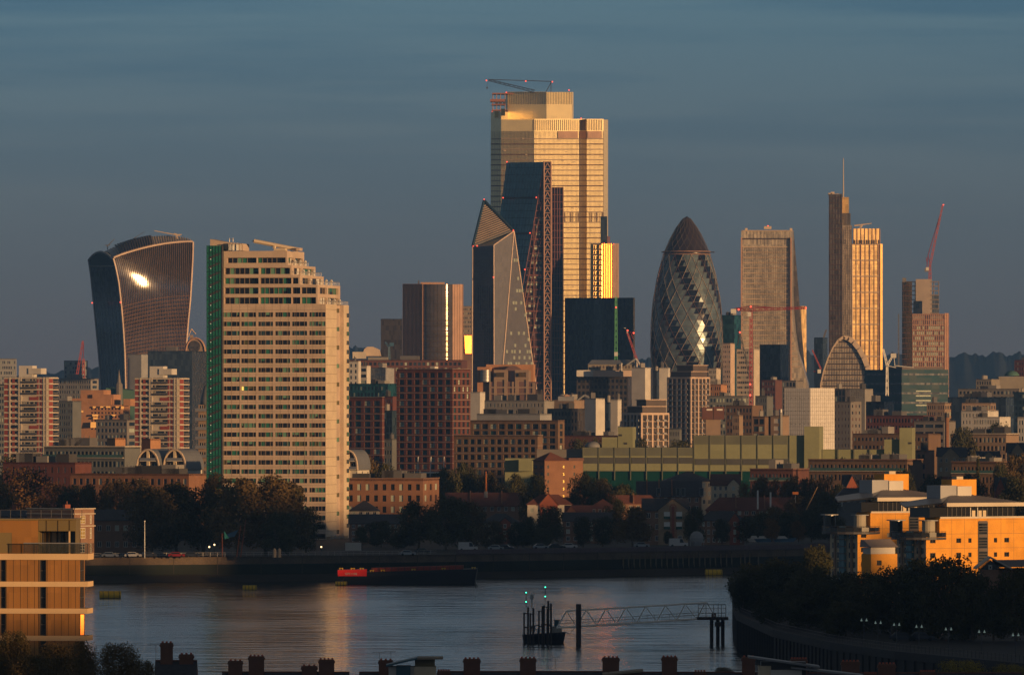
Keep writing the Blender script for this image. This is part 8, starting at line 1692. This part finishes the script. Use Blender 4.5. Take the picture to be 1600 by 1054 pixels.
    # round balcony deck wrapped about the corner, small canopies above
    dk = MB(); zd = H0 - .2; R_ = 4.4*(1.12 if k > 1 else 1.0); 
    seg = [(R_*1.35*math.cos(a), R_*.95*math.sin(a)) for a in [2*math.pi*j/22 for j in range(22)]]; cx, cy = -b.L*.45, .6
    P = [(cx + x*.55 + (y*0), cy + y - 0 + 0) for x, y in seg]; P = [(cx + R_*1.0*math.cos(a)*1.25, cy + 1 + R_*1.25*math.sin(a)) for a in [2*math.pi*j/22 for j in range(22)]]
    dk.prism(P, zd - .45, zd, 'steel_dark')
    for j in range(22): p, q = P[j], P[(j+1) % 22]; dk.tube((p[0], p[1], zd), (p[0], p[1], zd + 1.15), .04, 'steel_dark', 3); dk.tube((p[0], p[1], zd + 1.15), (q[0], q[1], zd + 1.15), .05, 'steel_dark', 3); dk.poly([(p[0], p[1], zd + .1), (q[0], q[1], zd + .1), (q[0], q[1], zd + .95), (p[0], p[1], zd + .95)], 'win_black')
    dk.build('balcony_deck', b.root)
    for (ox, oy) in ((-b.L*.95, -.5), (-.9, v(px(1462)) * .55)):
        cn = MB(); n = 16; P = [(ox + 1.9*math.cos(2*math.pi*j/n), oy + 1.9*math.sin(2*math.pi*j/n)) for j in range(n)]; zc = z(812 + dy); cn.prism(P, zc - .18, zc, 'louvre_grey'); cn.build('canopy', b.root)
        cn = MB(); P = [(ox + 1.3*math.cos(2*math.pi*j/n), oy + 1.3*math.sin(2*math.pi*j/n)) for j in range(n)]; cn.prism(P, zd, zc - .2, 'curtain' if oy > 0 else 'win_black'); cn.build('corner_room', b.root)
    b.done(); return b
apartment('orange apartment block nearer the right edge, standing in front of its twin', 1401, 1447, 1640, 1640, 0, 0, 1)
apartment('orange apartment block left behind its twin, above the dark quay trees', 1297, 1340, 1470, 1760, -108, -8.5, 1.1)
Y = 1625; b = Bld('bay_block', 'small cream wing with lean-to metal roof between the two orange apartment blocks', 'building', 1346, 1361, 1402, Y, 60, 10, 6); z = b.z; mb = MB(); Hh = z(865); b.shell(mb, 0, Hh, 'apt_sunlit', 'roof_dark', side=False); us = [(b.v(1370), b.v(1377.5))]; wallgrid(mb, b.S, 0, Hh, us, [(z(883), z(875)), (z(905), z(897))], .2, 'apt_sunlit'); mb.build('wall', b.root); b.wins(b.S, us, [(z(883), z(875)), (z(905), z(897))], .17, ['win_black'], 'frame_dark', 2, 1, .07)
mb = MB(); mb.box(-b.L*.9, -.3, .1, b.R*.95, Hh, z(855), 'render_white'); mb.build('upper_storey', b.root); mb = MB(); mb.hexa([(-b.L, -.4, z(854.5)), (.5, -.4, z(854.5)), (.5, b.R, z(854.5)), (-b.L, b.R, z(854.5)), (-b.L, -.2, z(843)), (-b.L+1, -.2, z(843)), (-b.L+1, b.R, z(842)), (-b.L, b.R, z(842))], 'apt_roof'); mb.build('roof', b.root); b.done()
Y = 1570; t = thing('gable_house', 'brick gable fronted house with white bargeboards below the front orange apartment block', 'house', (PX(1548, Y), Y, 6.5)); X = lambda px: PX(px, Y) - PX(1548, Y); Z = lambda py: PZ(py, Y) - 6.5
q = MB(); q.box(X(1536), X(1561), 0, 9, 0, Z(889), 'brick_house'); q.build('wall', t); q = MB(); q.xprism([(X(1531), Z(889)), (X(1565), Z(889)), (X(1548), Z(874.5))], -.1, 9, 'win_black', axis='y'); q.box(X(1561), X(1660), 3, 9, 0, Z(888), 'brick_house'); q.build('gable_wall', t)
q = MB(); 
for a, c in ((1525, 1548), (1581, 1548)): q.hexa([(X(a), -.5, Z(889)), (X(c), -.5, Z(871.5)), (X(c), 9, Z(871.5)), (X(a), 9, Z(889)), (X(a), -.5, Z(886.5)), (X(c), -.5, Z(869)), (X(c), 9, Z(869)), (X(a), 9, Z(886.5))] if a < c else [(X(c), -.5, Z(871.5)), (X(a), -.5, Z(889)), (X(a), 9, Z(889)), (X(c), 9, Z(871.5)), (X(c), -.5, Z(869)), (X(a), -.5, Z(886.5)), (X(a), 9, Z(886.5)), (X(c), 9, Z(869))], 'band_white')
q.build('bargeboard', t); q = MB(); q.hexa([(X(1560), 1, Z(886)), (X(1660), 1, Z(884)), (X(1660), 9, Z(884)), (X(1560), 9, Z(886)), (X(1552), 5, Z(875)), (X(1660), 5, Z(874)), (X(1660), 6, Z(874)), (X(1552), 6, Z(875))], 'apt_roof'); q.build('roof', t); q = MB(); q.box(X(1544.5), X(1550), -.3, -.12, Z(889), Z(882), 'render_white'); q.box(X(1546), X(1548.6), -.34, -.3, Z(887.5), Z(884), 'win_black'); q.build('vent_window', t)
# ---------------------------------------------------------------- promenade lamps, cars
def lamp(label, px, py, Y, base, r=.05, head='glass', group='promenade lamps'):
    t = thing('street_lamp', label, 'street lamp', (PX(px, Y), Y, base), 0, group); h = PZ(py, Y) - base; q = MB(); q.tube((0, 0, 0), (0, 0, h), .09, 'steel_dark', 5, r); q.build('post', t); q = MB(); q.tube((-.5, 0, h-.1), (.5, 0, h-.1), .04, 'steel_dark', 3); q.build('crossarm', t)
    for dx in (-.42, .42): q = MB(); q.lathe([(.05, -.3), (.2, -.26), (.08, 0), (.02, .2)], 'lamp_glass', 8, dx, 0); o = q.build('lantern', t); o.location = (0, 0, h)
mat('lamp_glass', (.5, .6, .55), emit=((.6, .85, .75), .1), rough=.2)
for i, (px, py) in enumerate(((1350, 967), (1372, 971), (1401, 974), (1436, 977), (1482, 981), (1534, 985), (1587, 990))): lamp('pale twin headed lamp, %s from the left of the seven on the near promenade' % ['first', 'second', 'third', 'fourth', 'fifth', 'sixth', 'seventh'][i], px, py, 1392 - i*15, 6.5)
Y = 1500; t = thing('traffic_light', 'red signal light glowing beneath the quay trees', 'signal', (PX(1415, Y), Y, 6.5)); q = MB(); q.tube((0, 0, 0), (0, 0, PZ(988, Y)-6.5), .06, 'steel_dark', 4); q.build('post', t); q = MB(); q.box(-.2, .2, -.15, .15, -.5, .5, 'steel_dark'); o = q.build('housing', t); o.location = (0, .2, PZ(987, Y)-6.5); beacon(t, (0, -.1, PZ(986.5, Y)-6.5), 'beacon_red', .2)
for i, (px, py) in enumerate(((327, 855), (335, 851.5), (502, 855))):
    t = thing('street_lamp', ['short warm lamp left of the leaning red poles', 'taller warm lamp beside the leaning red poles', 'warm lamp at the foot of the stepped tower corner'][i], 'street lamp', (PX(px, 2210), 2210, 6.2)); h = PZ(py, 2210)-6.2; q = MB(); q.tube((0, 0, 0), (0, 0, h), .07, 'steel_dark', 4); q.build('post', t); beacon(t, (0, 0, h+.2), 'beacon_warm', .22)
mat('car_paint_white', (.5, .5, .52), rough=.25); mat('car_paint_dark', (.03, .035, .05), rough=.25); mat('car_paint_red', (.2, .02, .02), rough=.25); mat('car_paint_silver', (.25, .27, .3), rough=.3, metal=.5); mat('tyre', (.01, .01, .01))
def carproto(m, van=False):
    t = bpy.data.objects.new('parked_van' if van else 'parked_car', None); S.collection.objects.link(t); L_, h1, h2 = (5.2, 1.1, 2.3) if van else (4.3, .85, 1.42)
    q = MB(); pr = [(-L_/2, .3), (L_/2, .3), (L_/2, h1*.85), (L_/2-.9, h1), (L_/2-1.3 if not van else L_/2-1.0, h2), (-L_/2 + (.1 if van else .9), h2), (-L_/2 + (0 if van else .25), h1), (-L_/2, h1*.8)]
    q.xprism([(L_/2*0 + x, z) for x, z in [( -L_/2, .3), (L_/2, .3), (L_/2, h1*.85), (L_/2-.15, h1), (-L_/2, h1)]], -.85, .85, m, axis='y'); q.xprism([(L_/2-1.0, h1), (L_/2-1.6, h2), (-L_/2+(.05 if van else 1.0), h2), (-L_/2+(.0 if van else .35), h1)], -.75, .75, m, axis='y'); q.build('body', t)
    q = MB(); q.xprism([(L_/2-1.15, h1+.05), (L_/2-1.62, h2-.12), ((L_/2-2.3) if van else -L_/2+1.05, h2-.12), ((L_/2-2.3) if van else -L_/2+.55, h1+.05)], -.78, .78, 'win_black', axis='y'); q.build('window', t)
    for x in (-L_/2+.8, L_/2-.8):
        for y in (-.78, .78): q = MB(); q.lathe([(.32, -.1), (.32, .1)], 'tyre', 12); o = q.build('wheel', t); o.rotation_euler = (math.pi/2, 0, 0); o.location = (x, y, .32)
    return t
PR = {}
cars = [('silver', 'pale car by the railing just right of the stepped tower foot', 637, 857, 2205), ('white_van', 'white van parked under the riverside trees', 731, 856, 2250), ('white', 'white car under the round dark tree', 890, 853, 2290), ('silver', 'silver car behind the parapet near the slim green tree', 845, 855, 2280), ('dark', 'dark car behind the parapet left of the white car', 868, 854, 2282), ('silver', 'silver car under the broad riverside tree', 1003, 852, 2305), ('white_van', 'white van at the foot of the arched gable house', 1060, 851, 2315),
 ('dark', 'dark car behind the white flagpole', 232, 871, 2180), ('red', 'red car under the plane trees near the flagpole', 276, 870, 2178), ('silver', 'silver car left of the flagpole in front of the brick hall', 172, 869, 2176), ('dark', 'dark car right of the red car under the plane trees', 300, 870, 2179), ('white', 'white car in shade at the far left of the row by the flagpole', 208, 870, 2177), ('dark', 'dark car at the left end of the row beneath the clump of dark trees', 660, 857, 2240), ('dark', 'dark car between the two parked pale vehicles on the bank', 790, 856, 2262), ('silver', 'silver car parked right of the stepped tower, by the wall', 775, 856, 2260)]
used = set()
for kd, lb, px, py, Y in cars:
    key = kd
    if key not in PR: PR[key] = carproto({'silver': 'car_paint_silver', 'white_van': 'car_paint_white', 'white': 'car_paint_white', 'dark': 'car_paint_dark', 'red': 'car_paint_red'}[kd], kd == 'white_van'); t = PR[key]
    else:
        t = PR[key].copy(); S.collection.objects.link(t)
        for ch in list(PR[key].children): c = ch.copy(); S.collection.objects.link(c); c.parent = t
    Xb = PX(px, Y); t.location = (Xb, Y, 6.45 if px > 690 else 6.4); t.rotation_euler = (0, 0, trng.uniform(-.15, .15)); tag(t, lb, 'van' if 'van' in kd else 'car', 'vehicles parked on the far bank')
    if px > 690: t.location.z = 6.9
for px, lb, m_ in ((1410, 'dark car beneath the red signal light on the near promenade', 'car_paint_dark'), (1440, 'dark car right of the red signal light on the near promenade', 'car_paint_dark')):
    t = carproto(m_); t.location = (PX(px, 1392), 1392, 6.5); tag(t, lb, 'car', 'cars on the near promenade')
# boats drawn up on the far bank at right
def boat(label, px, py, Y, L_, m, zb):
    t = thing('small_boat', label, 'boat', (PX(px, Y), Y, zb), .2, 'boats on the far bank'); q = MB(); q.hexa([(-L_*.4, -.5, 0), (L_*.35, -.5, 0), (L_*.35, .5, 0), (-L_*.4, .5, 0), (-L_*.5, -.9, .9), (L_*.5, -.2, 1.15), (L_*.5, .2, 1.15), (-L_*.5, .9, .9)], m); q.build('hull', t); q = MB(); q.hexa([(-L_*.3, -.6, .9), (L_*.12, -.5, .95), (L_*.12, .5, .95), (-L_*.3, .6, .9), (-L_*.25, -.5, 1.7), (0, -.4, 1.7), (0, .4, 1.7), (-L_*.25, .5, 1.7)], 'render_white'); q.build('cabin', t)
boat('white boat leftmost on the far bank right of the brick flats', 1181, 846, 2395, 5, 'render_white', 7.0); boat('white and blue boat beside the conical tawny tree', 1194, 848, 2390, 5.5, 'crane_blue', 7.0); boat('larger blue boat with raised bow under the dark trees', 1226, 847, 2390, 7, 'crane_blue', 7.0)
q = MB(); q.lathe([(1.0, 0), (1.75, 1.2), (1.9, 2.2), (1.65, 3.2), (.9, 3.9), (.05, 4.1)], 'grey_stone', 14)
for k in range(7): a = 2*math.pi*k/7; q.tube((1.95*math.cos(a), 1.95*math.sin(a), 0), (1.95*math.cos(a), 1.95*math.sin(a), 2.4), .06, 'steel', 3)
o = q.build('wire_globe'); o.location = (PX(1088.5, 2270), 2272, 6.9); o.location.y = 2330; o.location.x = PX(1088.5, 2330); tag(o, 'grey globe shaped shelter on the far bank right of the gable house', 'shelter')
# sculpture poles, flagpole, pillars, masts
Y = 2190
for i, (xa, ya, xb, yb) in enumerate(((347, 832, 347.5, 869), (376, 820, 370, 869), (384, 811, 376, 869))):
    q = MB(); q.tube((PX(xb, Y)-PX(xb, Y), 0, 0), (PX(xa, Y)-PX(xb, Y), 0, PZ(ya, Y)-PZ(yb, Y)), .17, 'rust_pole', 5, .1) if mat('rust_pole', (.28, .09, .05)) else 0; o = q.build('leaning_pole'); o.location = (PX(xb, Y), Y, 6.3); tag(o, ['upright red brown pole with a turquoise sail, leftmost of three', 'leaning red brown pole, middle of three before the plane trees', 'tallest leaning red brown pole, rightmost of three before the plane trees'][i], 'pole', 'leaning red brown poles')
q = MB(); q.poly([(PX(350, Y), Y+1, PZ(829, Y)), (PX(358, Y), Y+2, PZ(840, Y)), (PX(351, Y), Y+1, PZ(842, Y))], 'sail') if mat('sail', (.05, .30, .27)) else 0; q.poly([(PX(352, Y), Y+3, PZ(835, Y)), (PX(372, Y), Y+4, PZ(827, Y)), (PX(366, Y), Y+2, PZ(838, Y)), (PX(354, Y), Y+2, PZ(840, Y))], 'crane_blue'); o = q.build('shade_sail'); tag(o, 'turquoise and blue shade sail stretched between the leaning poles', 'sail')
q = MB(); q.tube((0, 0, 0), (0, 0, PZ(813, Y)-6.3), .16, 'frame_white', 6, .08); q.lathe([(.2, PZ(813, Y)-6.3), (.2, PZ(813, Y)-6.0)], 'frame_white', 6); o = q.build('flagpole'); o.location = (PX(226, 2172), 2172, 6.3); tag(o, 'tall bare white flagpole on the far bank left of the plane trees', 'flagpole')
for i, px in enumerate((429, 436.5)): q = MB(); q.lathe([(.5, 0), (.5, 1.4), (.45, 1.45), (.45, 1.9), (.2, 2.3), (.05, 2.4)], 'stone', 10); o = q.build('stone_pillar'); o.location = (PX(px, 2178), 2178, 6.4); tag(o, ['left', 'right'][i] + '-hand of two short pale pillars on the bank before the plane trees', 'pillar', 'short pale pillars')
q = MB(); q.box(-2.2, 2.2, -.3, .3, 0, 2.2, 'render_white'); o = q.build('site_hoarding'); o.location = (PX(552, 2300), 2300, 6.1); tag(o, 'low pale boundary wall at the right foot of the stepped tower', 'wall')
Y = 2700; q = MB(); q.tube((0, 0, 0), (0, 0, PZ(738, Y)-PZ(774, Y)), .45, 'mast_orange', 6, .15) if mat('mast_orange', (.5, .17, .05)) else 0; q.lathe([(.55, -1), (.55, 1.0)], 'band_white', 8); o = q.build('steel_mast'); o.location = (PX(759.3, Y), Y, PZ(772, Y)); tag(o, 'thin orange mast with a white foot rising from a tiled roof', 'mast')
Y = 2560; a, c = (1277.5, 760), (1259.5, 796); q = MB(); q.tube((0, 0, 0), (PX(a[0], Y)-PX(c[0], Y), 0, PZ(a[1], Y)-PZ(c[1], Y)), .2, 'timber_light', 5, .12) if mat('timber_light', (.35, .22, .10)) else 0; o = q.build('slanting_pole'); o.location = (PX(c[0], Y), Y, PZ(c[1], Y)); tag(o, 'long slanting tan pole above the tiled roof range', 'pole')
for i, (px, ya, yb) in enumerate(((1184, 765, 780), (1204, 768, 780), (1240.5, 776, 786))): q = MB(); q.tube((0, 0, -3), (0, 0, PZ(ya, Y)-PZ(yb, Y)), .28, 'frame_white', 6); o = q.build('flue'); o.location = (PX(px, Y+80), Y+80, PZ(yb, Y+80)); tag(o, 'white flue on the long tiled roof range, %s from the left' % ['first', 'second', 'third'][i], 'flue', 'white flues')
q = MB(); q.box(-.9, .9, -.1, .1, -.4, .4, 'mast_orange'); q.tube((0, .1, -.4), (0, .1, -3), .06, 'steel', 4); o = q.build('roof_sign'); o.location = (PX(1243, Y), Y, PZ(770, Y)); tag(o, 'small plain orange board above the third white flue', 'board')
# ---------------------------------------------------------------- old brick hall at left
b = Bld('brick_hall', 'old brick hall with white cornices and sunlit yellow windows behind the golden building', 'hall', 42, 116, 147, 2192, 40, 14, 6); z = b.z; mb = MB(); Hh = z(795); us = [(b.v(125.5), b.v(133)), (b.v(140.5), b.v(143.5))]; zs = [(z(818), z(805)), (z(841), z(824.5)), (z(863), z(849))]
b.shell(mb, 0, Hh, 'brick_house', 'slate', side=False); wallgrid(mb, b.S, 0, Hh, us, zs, .2, 'brick_house'); mb.build('wall', b.root)
b.wins(b.S, [us[0]], zs[:2], .0, ['lit_gold_pane'], 'frame_white', 2, 3, .1); b.wins(b.S, [us[0]], zs[2:], .15, ['glass_dark'], 'frame_white', 2, 3, .1); b.wins(b.S, [us[1]], zs, .15, ['curtain'], 'frame_white', 1, 2, .1)
cn = MB()
for y in (803, 822): cn.fb(b.S, -.2, b.R + .2, z(y), z(y-1.4), .02, .35, 'band_white'); cn.fb(b.F, 0, b.L, z(y), z(y-1.4), .02, .35, 'band_white')
cn.fb(b.S, -.2, b.R + .2, Hh, Hh + .25, .02, .4, 'band_white'); cn.fb(b.F, 0, b.L, Hh, Hh + .25, .02, .4, 'band_white'); cn.build('cornice', b.root)
ch = MB(); ch.box(-b.L*.35, -b.L*.3, 2, 4, Hh, z(788), 'brick_trim'); ch.tube((-b.L*.32, 3, z(788)), (-b.L*.32, 3, z(783)), .2, 'tile_red', 6); ch.build('chimney', b.root); b.done()
H('slate roofed brick wing with white sash windows, right of the old brick hall', 147, 232, 797, 812, 868, 2260, 'brick_house', 'slate', 0, 2, 6, depth=12)
H('dark slate roof with white ridge line left behind the old brick hall', -8, 42, 797, 806, 868, 2270, 'brick_house', 'slate', 0, 2, 4, depth=12, chim=((20, 789),))
# ---------------------------------------------------------------- golden corner building, near left
mat('gold_clad', (.34, .165, .05), rough=.42, metal=.25, var=.08, cell=(.77, .77, 3), cellvar=.12); mat('gold_dark', (.17, .13, .06), rough=.5); mat('slab_pale', (.56, .40, .24)); mat('seam_dark', (.05, .035, .02)); m_ = mat('glass_rail', (.05, .055, .05), rough=.15, spec=.6); m_.node_tree.nodes['Principled BSDF'].inputs['Alpha'].default_value = .35
def golden():
    Y = 915; b = Bld('golden_building', 'near building with gold metal cladding, pale floor slabs and a glass railed roof terrace', 'apartment building', -60, 125, 132.5, Y, 5, 9, 4); z = b.z; lx = lambda px: b.u(px) - b.L
    fl = [(874, 908), (916, 950), (958, 992.5), (1000.5, 1040)]; mb = MB()
    wd = [(-20, -8), (0, 8.5), (61.7, 71.7)]; zs = [(z(c), z(a)) for a, c in fl]
    wallgrid(mb, b.F, 0, z(870), [(b.u(p), b.u(q)) for p, q in wd], zs, .35, 'gold_clad'); b.shell(mb, 0, z(870), 'gold_clad', 'roof_dark', front=False, side=False); fs = b.S; wallgrid(mb, fs, 0, z(870), [(.15, b.R-.4)], zs, .2, 'gold_clad'); mb.build('wall', b.root)
    b.wins(b.F, [(b.u(p), b.u(q)) for p, q in wd], zs, .3, ['win_black'], 'frame_dark', 1, 2, .1)
    for i, (a, c) in enumerate(zs):
        b.wins(fs, [(.15, b.R-.4)], [(a, c)], .1, ['mirror_pane' if i in (2,) else 'glass_dark'], 'frame_dark', 2, 2, .08)
    gp = MB(); w_ = 6.2*Y/F; c14, s14 = math.cos(math.radians(38)), math.sin(math.radians(38))
    gp.poly([(.06, -.06, zs[2][0] + .1), (.06 + w_*c14, -.06 + w_*s14, zs[2][0] + .1), (.06 + w_*c14, -.06 + w_*s14 + .06, zs[2][1] - .1), (.06, 0, zs[2][1] - .1)], 'gl_glow'); gp.build('glint_pane', b.root)  # added pane, swung out so the low sun glows in it
    sl = MB()
    for ya, yb_, xr in ((864.5, 874, 139), (908, 916, 138.5), (950, 958, 138), (992.5, 1000.5, 137.5)):
        e = (xr - 125)*Y/F; sl.box(-b.L, e*.95, -.35, b.R + .35, z(yb_), z(ya), 'slab_pale')
    sl.build('floor_slab', b.root)
    sm = MB()
    for x in list(range(10, 60, 11)) + list(range(74, 125, 11)) + [-12, -30]: sm.fb(b.F, b.u(x)-.02, b.u(x)+.02, 0, z(874), .003, .012, 'seam_dark')
    for x in (9, 61, 72): sm.fb(b.F, b.u(x)-.04, b.u(x)+.04, 0, z(874), .003, .03, 'seam_dark')
    sm.build('cladding_seam', b.root)
    ph = MB(); zt = z(811.5); z0 = z(864.5); fc = Face((-b.L, 1.2, 0), (1, 0, 0), (0, -1, 0), b.L); u = b.u
    wallgrid(ph, fc, z0, zt, [(u(-5), u(16))], [(z(863.5), z(832))], .3, 'gold_clad', u0=0, u1=u(57)); ph.box(-b.L, lx(57), 1.22, 5, z0, zt - .1, 'gold_dark', 'roof_dark'); ph.build('penthouse', b.root)
    g = MB(); wpane(g, fc, u(-5), u(16), z(863.5), z(832), -.25, 'win_black', 'seam_dark', 2, 2, .12); g.build('window', b.root)
    lg = MB(); lg.box(lx(57), lx(116), 1.3, 5, z(829.5), zt - .05, 'gold_dark', 'roof_dark'); lg.box(lx(57), lx(116), 4.4, 5, z0, z(829.5), 'win_black'); lg.box(lx(115), lx(116), 1.3, 4.4, z0, z(829.5), 'gold_dark')  # shade of the recess put into this bay's darker gold
    for x in (57, 70, 88, 106): lg.box(lx(x)-.03, lx(x)+.03, 1.25, 1.32, z(829.5), zt-.1, 'seam_dark')
    lg.build('loggia', b.root)
    dr = MB()
    for x, w, m in ((59, 4.5, 'curtain_gold'), (65.5, 4.5, 'curtain_gold'), (71.5, 8, 'curtain'), (82, 4, 'curtain'), (94, 5, 'curtain')): dr.box(lx(x), lx(x+w), 4.25, 4.38, z(863), z(832), m)
    dr.build('sliding_door', b.root)
    dr = MB()
    for x in (58, 64, 70, 80, 90, 100, 112): dr.box(lx(x), lx(x)+.12, 4.1, 4.24, z0, z(829.5), 'frame_dark')
    dr.box(lx(106.5), lx(108.7), .4, .6, z0, z(829.5), 'slab_pale'); dr.build('door_frame', b.root)
    cp = MB(); cp.box(-b.L, lx(57.5), .9, 5.2, zt - .08, zt + .1, 'gold_dark'); cp.box(lx(57.6), lx(117), .95, 5.2, zt - .03, zt + .12, 'gold_dark'); cp.build('coping', b.root)
    bal = MB(); x0, x1 = lx(38), .85; bal.box(x0, x1, -.3, -.27, z0 + .1, z(848.5), 'glass_rail'); bal.box(x0 - .05, x1, -.34, -.24, z(848.6), z(847.2), 'steel')
    for k in range(6): x = x0 + (x1-x0)*k/5; bal.box(x-.03, x+.03, -.27, -.2, z0, z(848.5), 'steel_dark')
    bal.box(x1 - .03, x1, -.3, 5, z0 + .1, z(848.5), 'glass_rail'); bal.build('glass_balustrade', b.root); ra = MB()
    for k in range(9): x = lx(-10 + k*16); ra.tube((x, 5, zt), (x, 5, zt + 1.0), .03, 'steel_dark', 3)
    ra.tube((lx(-10), 5, zt + 1), (lx(118)-1, 5, zt + 1), .03, 'steel_dark', 3); ra.build('roof_rail', b.root); b.done()
mat('mirror_pane', (.75, .5, .15), rough=.12, metal=1.0, var=.02); mat('curtain_gold', (.5, .33, .12), rough=.6)
golden()
# ---------------------------------------------------------------- chimneys and roofs along the bottom edge
mat('near_brick', (.16, .07, .045), fine=.25, vs=1.5); mat('pot', (.45, .10, .05), rough=.7)
def terrace(label, x0, x1, yr, Y, chs, roof='slate', aerial=()):
    s_ = Y/F; xc = PX((x0+x1)/2, Y); t = thing('terraced_house', label, 'terraced house', (xc, Y, 4), 0, 'near terraced houses'); X = lambda px: (px-(x0+x1)/2)*s_; Z = lambda py: PZ(py, Y)-4; hr = Z(yr); he = hr - 3.2
    q = MB(); q.box(X(x0), X(x1), 0, 9, 0, he, 'near_brick'); q.xprism([(0, he), (9, he), (4.5, hr-.1)], X(x0)+.01, X(x1)-.01, 'near_brick'); q.build('wall', t)
    q = MB(); q.hexa([(X(x0), -.4, he-.25), (X(x1), -.4, he-.25), (X(x1), 4.5, hr-.15), (X(x0), 4.5, hr-.15), (X(x0), -.4, he-.05), (X(x1), -.4, he-.05), (X(x1), 4.5, hr+.05), (X(x0), 4.5, hr+.05)], roof); q.hexa([(X(x0), 4.5, hr-.15), (X(x1), 4.5, hr-.15), (X(x1), 9.4, he-.25), (X(x0), 9.4, he-.25), (X(x0), 4.5, hr+.05), (X(x1), 4.5, hr+.05), (X(x1), 9.4, he-.05), (X(x0), 9.4, he-.05)], roof); q.tube((X(x0), 4.5, hr+.05), (X(x1), 4.5, hr+.05), .12, 'tile_red', 5); q.build('roof', t)
    for (cx, w, yt, n) in chs:
        wm = w*s_; zt = Z(yt + 3.2); c = MB(); c.box(X(cx)-wm/2, X(cx)+wm/2, 3.9, 5.1, hr-1.5, zt-.45, 'near_brick'); c.box(X(cx)-wm/2-.1, X(cx)+wm/2+.1, 3.8, 5.2, zt-.45, zt-.2, 'near_brick'); c.box(X(cx)-wm/2-.02, X(cx)+wm/2+.02, 3.88, 5.12, zt-.2, zt, 'near_brick'); co = c.build('chimney', t)
        for k in range(n): p = MB(); a = X(cx)-wm/2 + wm*(k+.5)/n; p.lathe([(.13, 0), (.14, .03), (.11, .15), (.14, .16), (.14, .2)], 'pot', 8); o = p.build('chimney_pot', co); o.location = (a, 4.5, zt)
    for (ax, yt) in aerial:
        a = MB(); a.tube((X(ax), 4.5, hr), (X(ax), 4.5, Z(yt)), .03, 'steel', 3); a.tube((X(ax)-.9, 4.5, Z(yt)), (X(ax)+.6, 4.5, Z(yt)), .025, 'steel', 3)
        for k in range(5): x = X(ax)-.8+k*.3; a.tube((x, 4.3, Z(yt)-.2), (x, 4.7, Z(yt)+.2), .015, 'steel', 3)
        a.build('aerial', t)
terrace('brick house with two stacks behind the near trees, leftmost of the bottom row', 240, 306, 1034, 1000, [(258, 19, 1002, 3), (289, 22, 1020, 3)], aerial=((217+24, 1008),))
terrace('brick terrace with four red potted chimneys left of the white roof room', 345, 545, 1052, 1050, [(366, 22, 1030, 3), (399, 24, 1023, 4), (482, 24, 1038, 3), (509, 24, 1028, 4)])
terrace('brick house with aerials on its chimney at the left of the white roof room', 560, 622, 1052, 1040, [(602, 22, 1029, 3)], aerial=((592, 1020), (610, 1019)))
terrace('brick terrace under the pier view with three square chimneys, bottom centre', 690, 985, 1051, 1050, [(693, 20, 1046, 5), (737, 26, 1027, 4), (825, 25, 1026, 4), (955, 26, 1025, 4)], aerial=((855, 1030), (868, 1028)))
terrace('brick terrace with one chimney at the right of bottom centre', 986, 1150, 1052, 1055, [(1047, 24, 1024, 4), (1095, 18, 1047, 4)])
terrace('brick terrace with red pots at the bottom right, behind the slanted roof house', 1285, 1600, 1053, 1050, [(1331, 28, 1031, 5), (1388, 27, 1035, 5), (1362, 20, 1050, 6), (1452, 24, 1047, 6)])
terrace('brick house hidden by the slanted roof house at bottom right', 1150, 1284, 1053, 1065, [(1171, 20, 1024, 3), (1250, 26, 1027, 6)])
def skillion(label, x0, x1, Y, ybase, roofpts, walls, name='roof_room'):
    t = thing(name, label, 'house', (PX((x0+x1)/2, Y), Y, 4)); X = lambda px: PX(px, Y)-PX((x0+x1)/2, Y); Z = lambda py: PZ(py, Y)-4
    for (a, c, yt, m, d) in walls: q = MB(); q.box(X(a), X(c), d, 5, 0, Z(yt), m); q.build('wall', t)
    for (a, ya, c, yc, m) in roofpts: q = MB(); q.hexa([(X(a), -.6, Z(ya)-.22), (X(c), -.6, Z(yc)-.22), (X(c), 5.5, Z(yc)-.22), (X(a), 5.5, Z(ya)-.22), (X(a), -.6, Z(ya)), (X(c), -.6, Z(yc)), (X(c), 5.5, Z(yc)), (X(a), 5.5, Z(ya))], m); q.build('roof', t)
mat('blue_panel', (.05, .13, .18), rough=.5); mat('roof_tan', (.30, .24, .18))
skillion('white walled roof room with tilted blue grey roof at the bottom centre', 604, 692, 1030, 1054, [(603, 1038, 652, 1026.5, 'blue_panel'), (652, 1026.5, 692, 1026.5, 'roof_tan')], [(607, 648, 1041, 'render_white', 1), (619, 641, 1040, 'blue_panel', .8), (647, 681, 1041, 'render_cream', .3), (648, 679, 1030, 'gold_dark', 1)])
skillion('white walled roof room with long slanting grey roofs at the bottom right', 1168, 1340, 1030, 1054, [(1170, 1024.5, 1281, 1040, 'lead'), (1236, 1040.5, 1350, 1054, 'lead')], [(1186, 1205, 1040, 'render_cream', .6), (1204, 1253, 1046, 'render_white', .3), (1190, 1260, 1034, 'steel_dark', 1.5)])
skillion('low tan sloping roof edge in front of the bottom centre chimneys', 940, 1010, 1020, 1054, [(942, 1052, 1005, 1046, 'roof_tan')], [(950, 1003, 1051, 'near_brick', .5)])
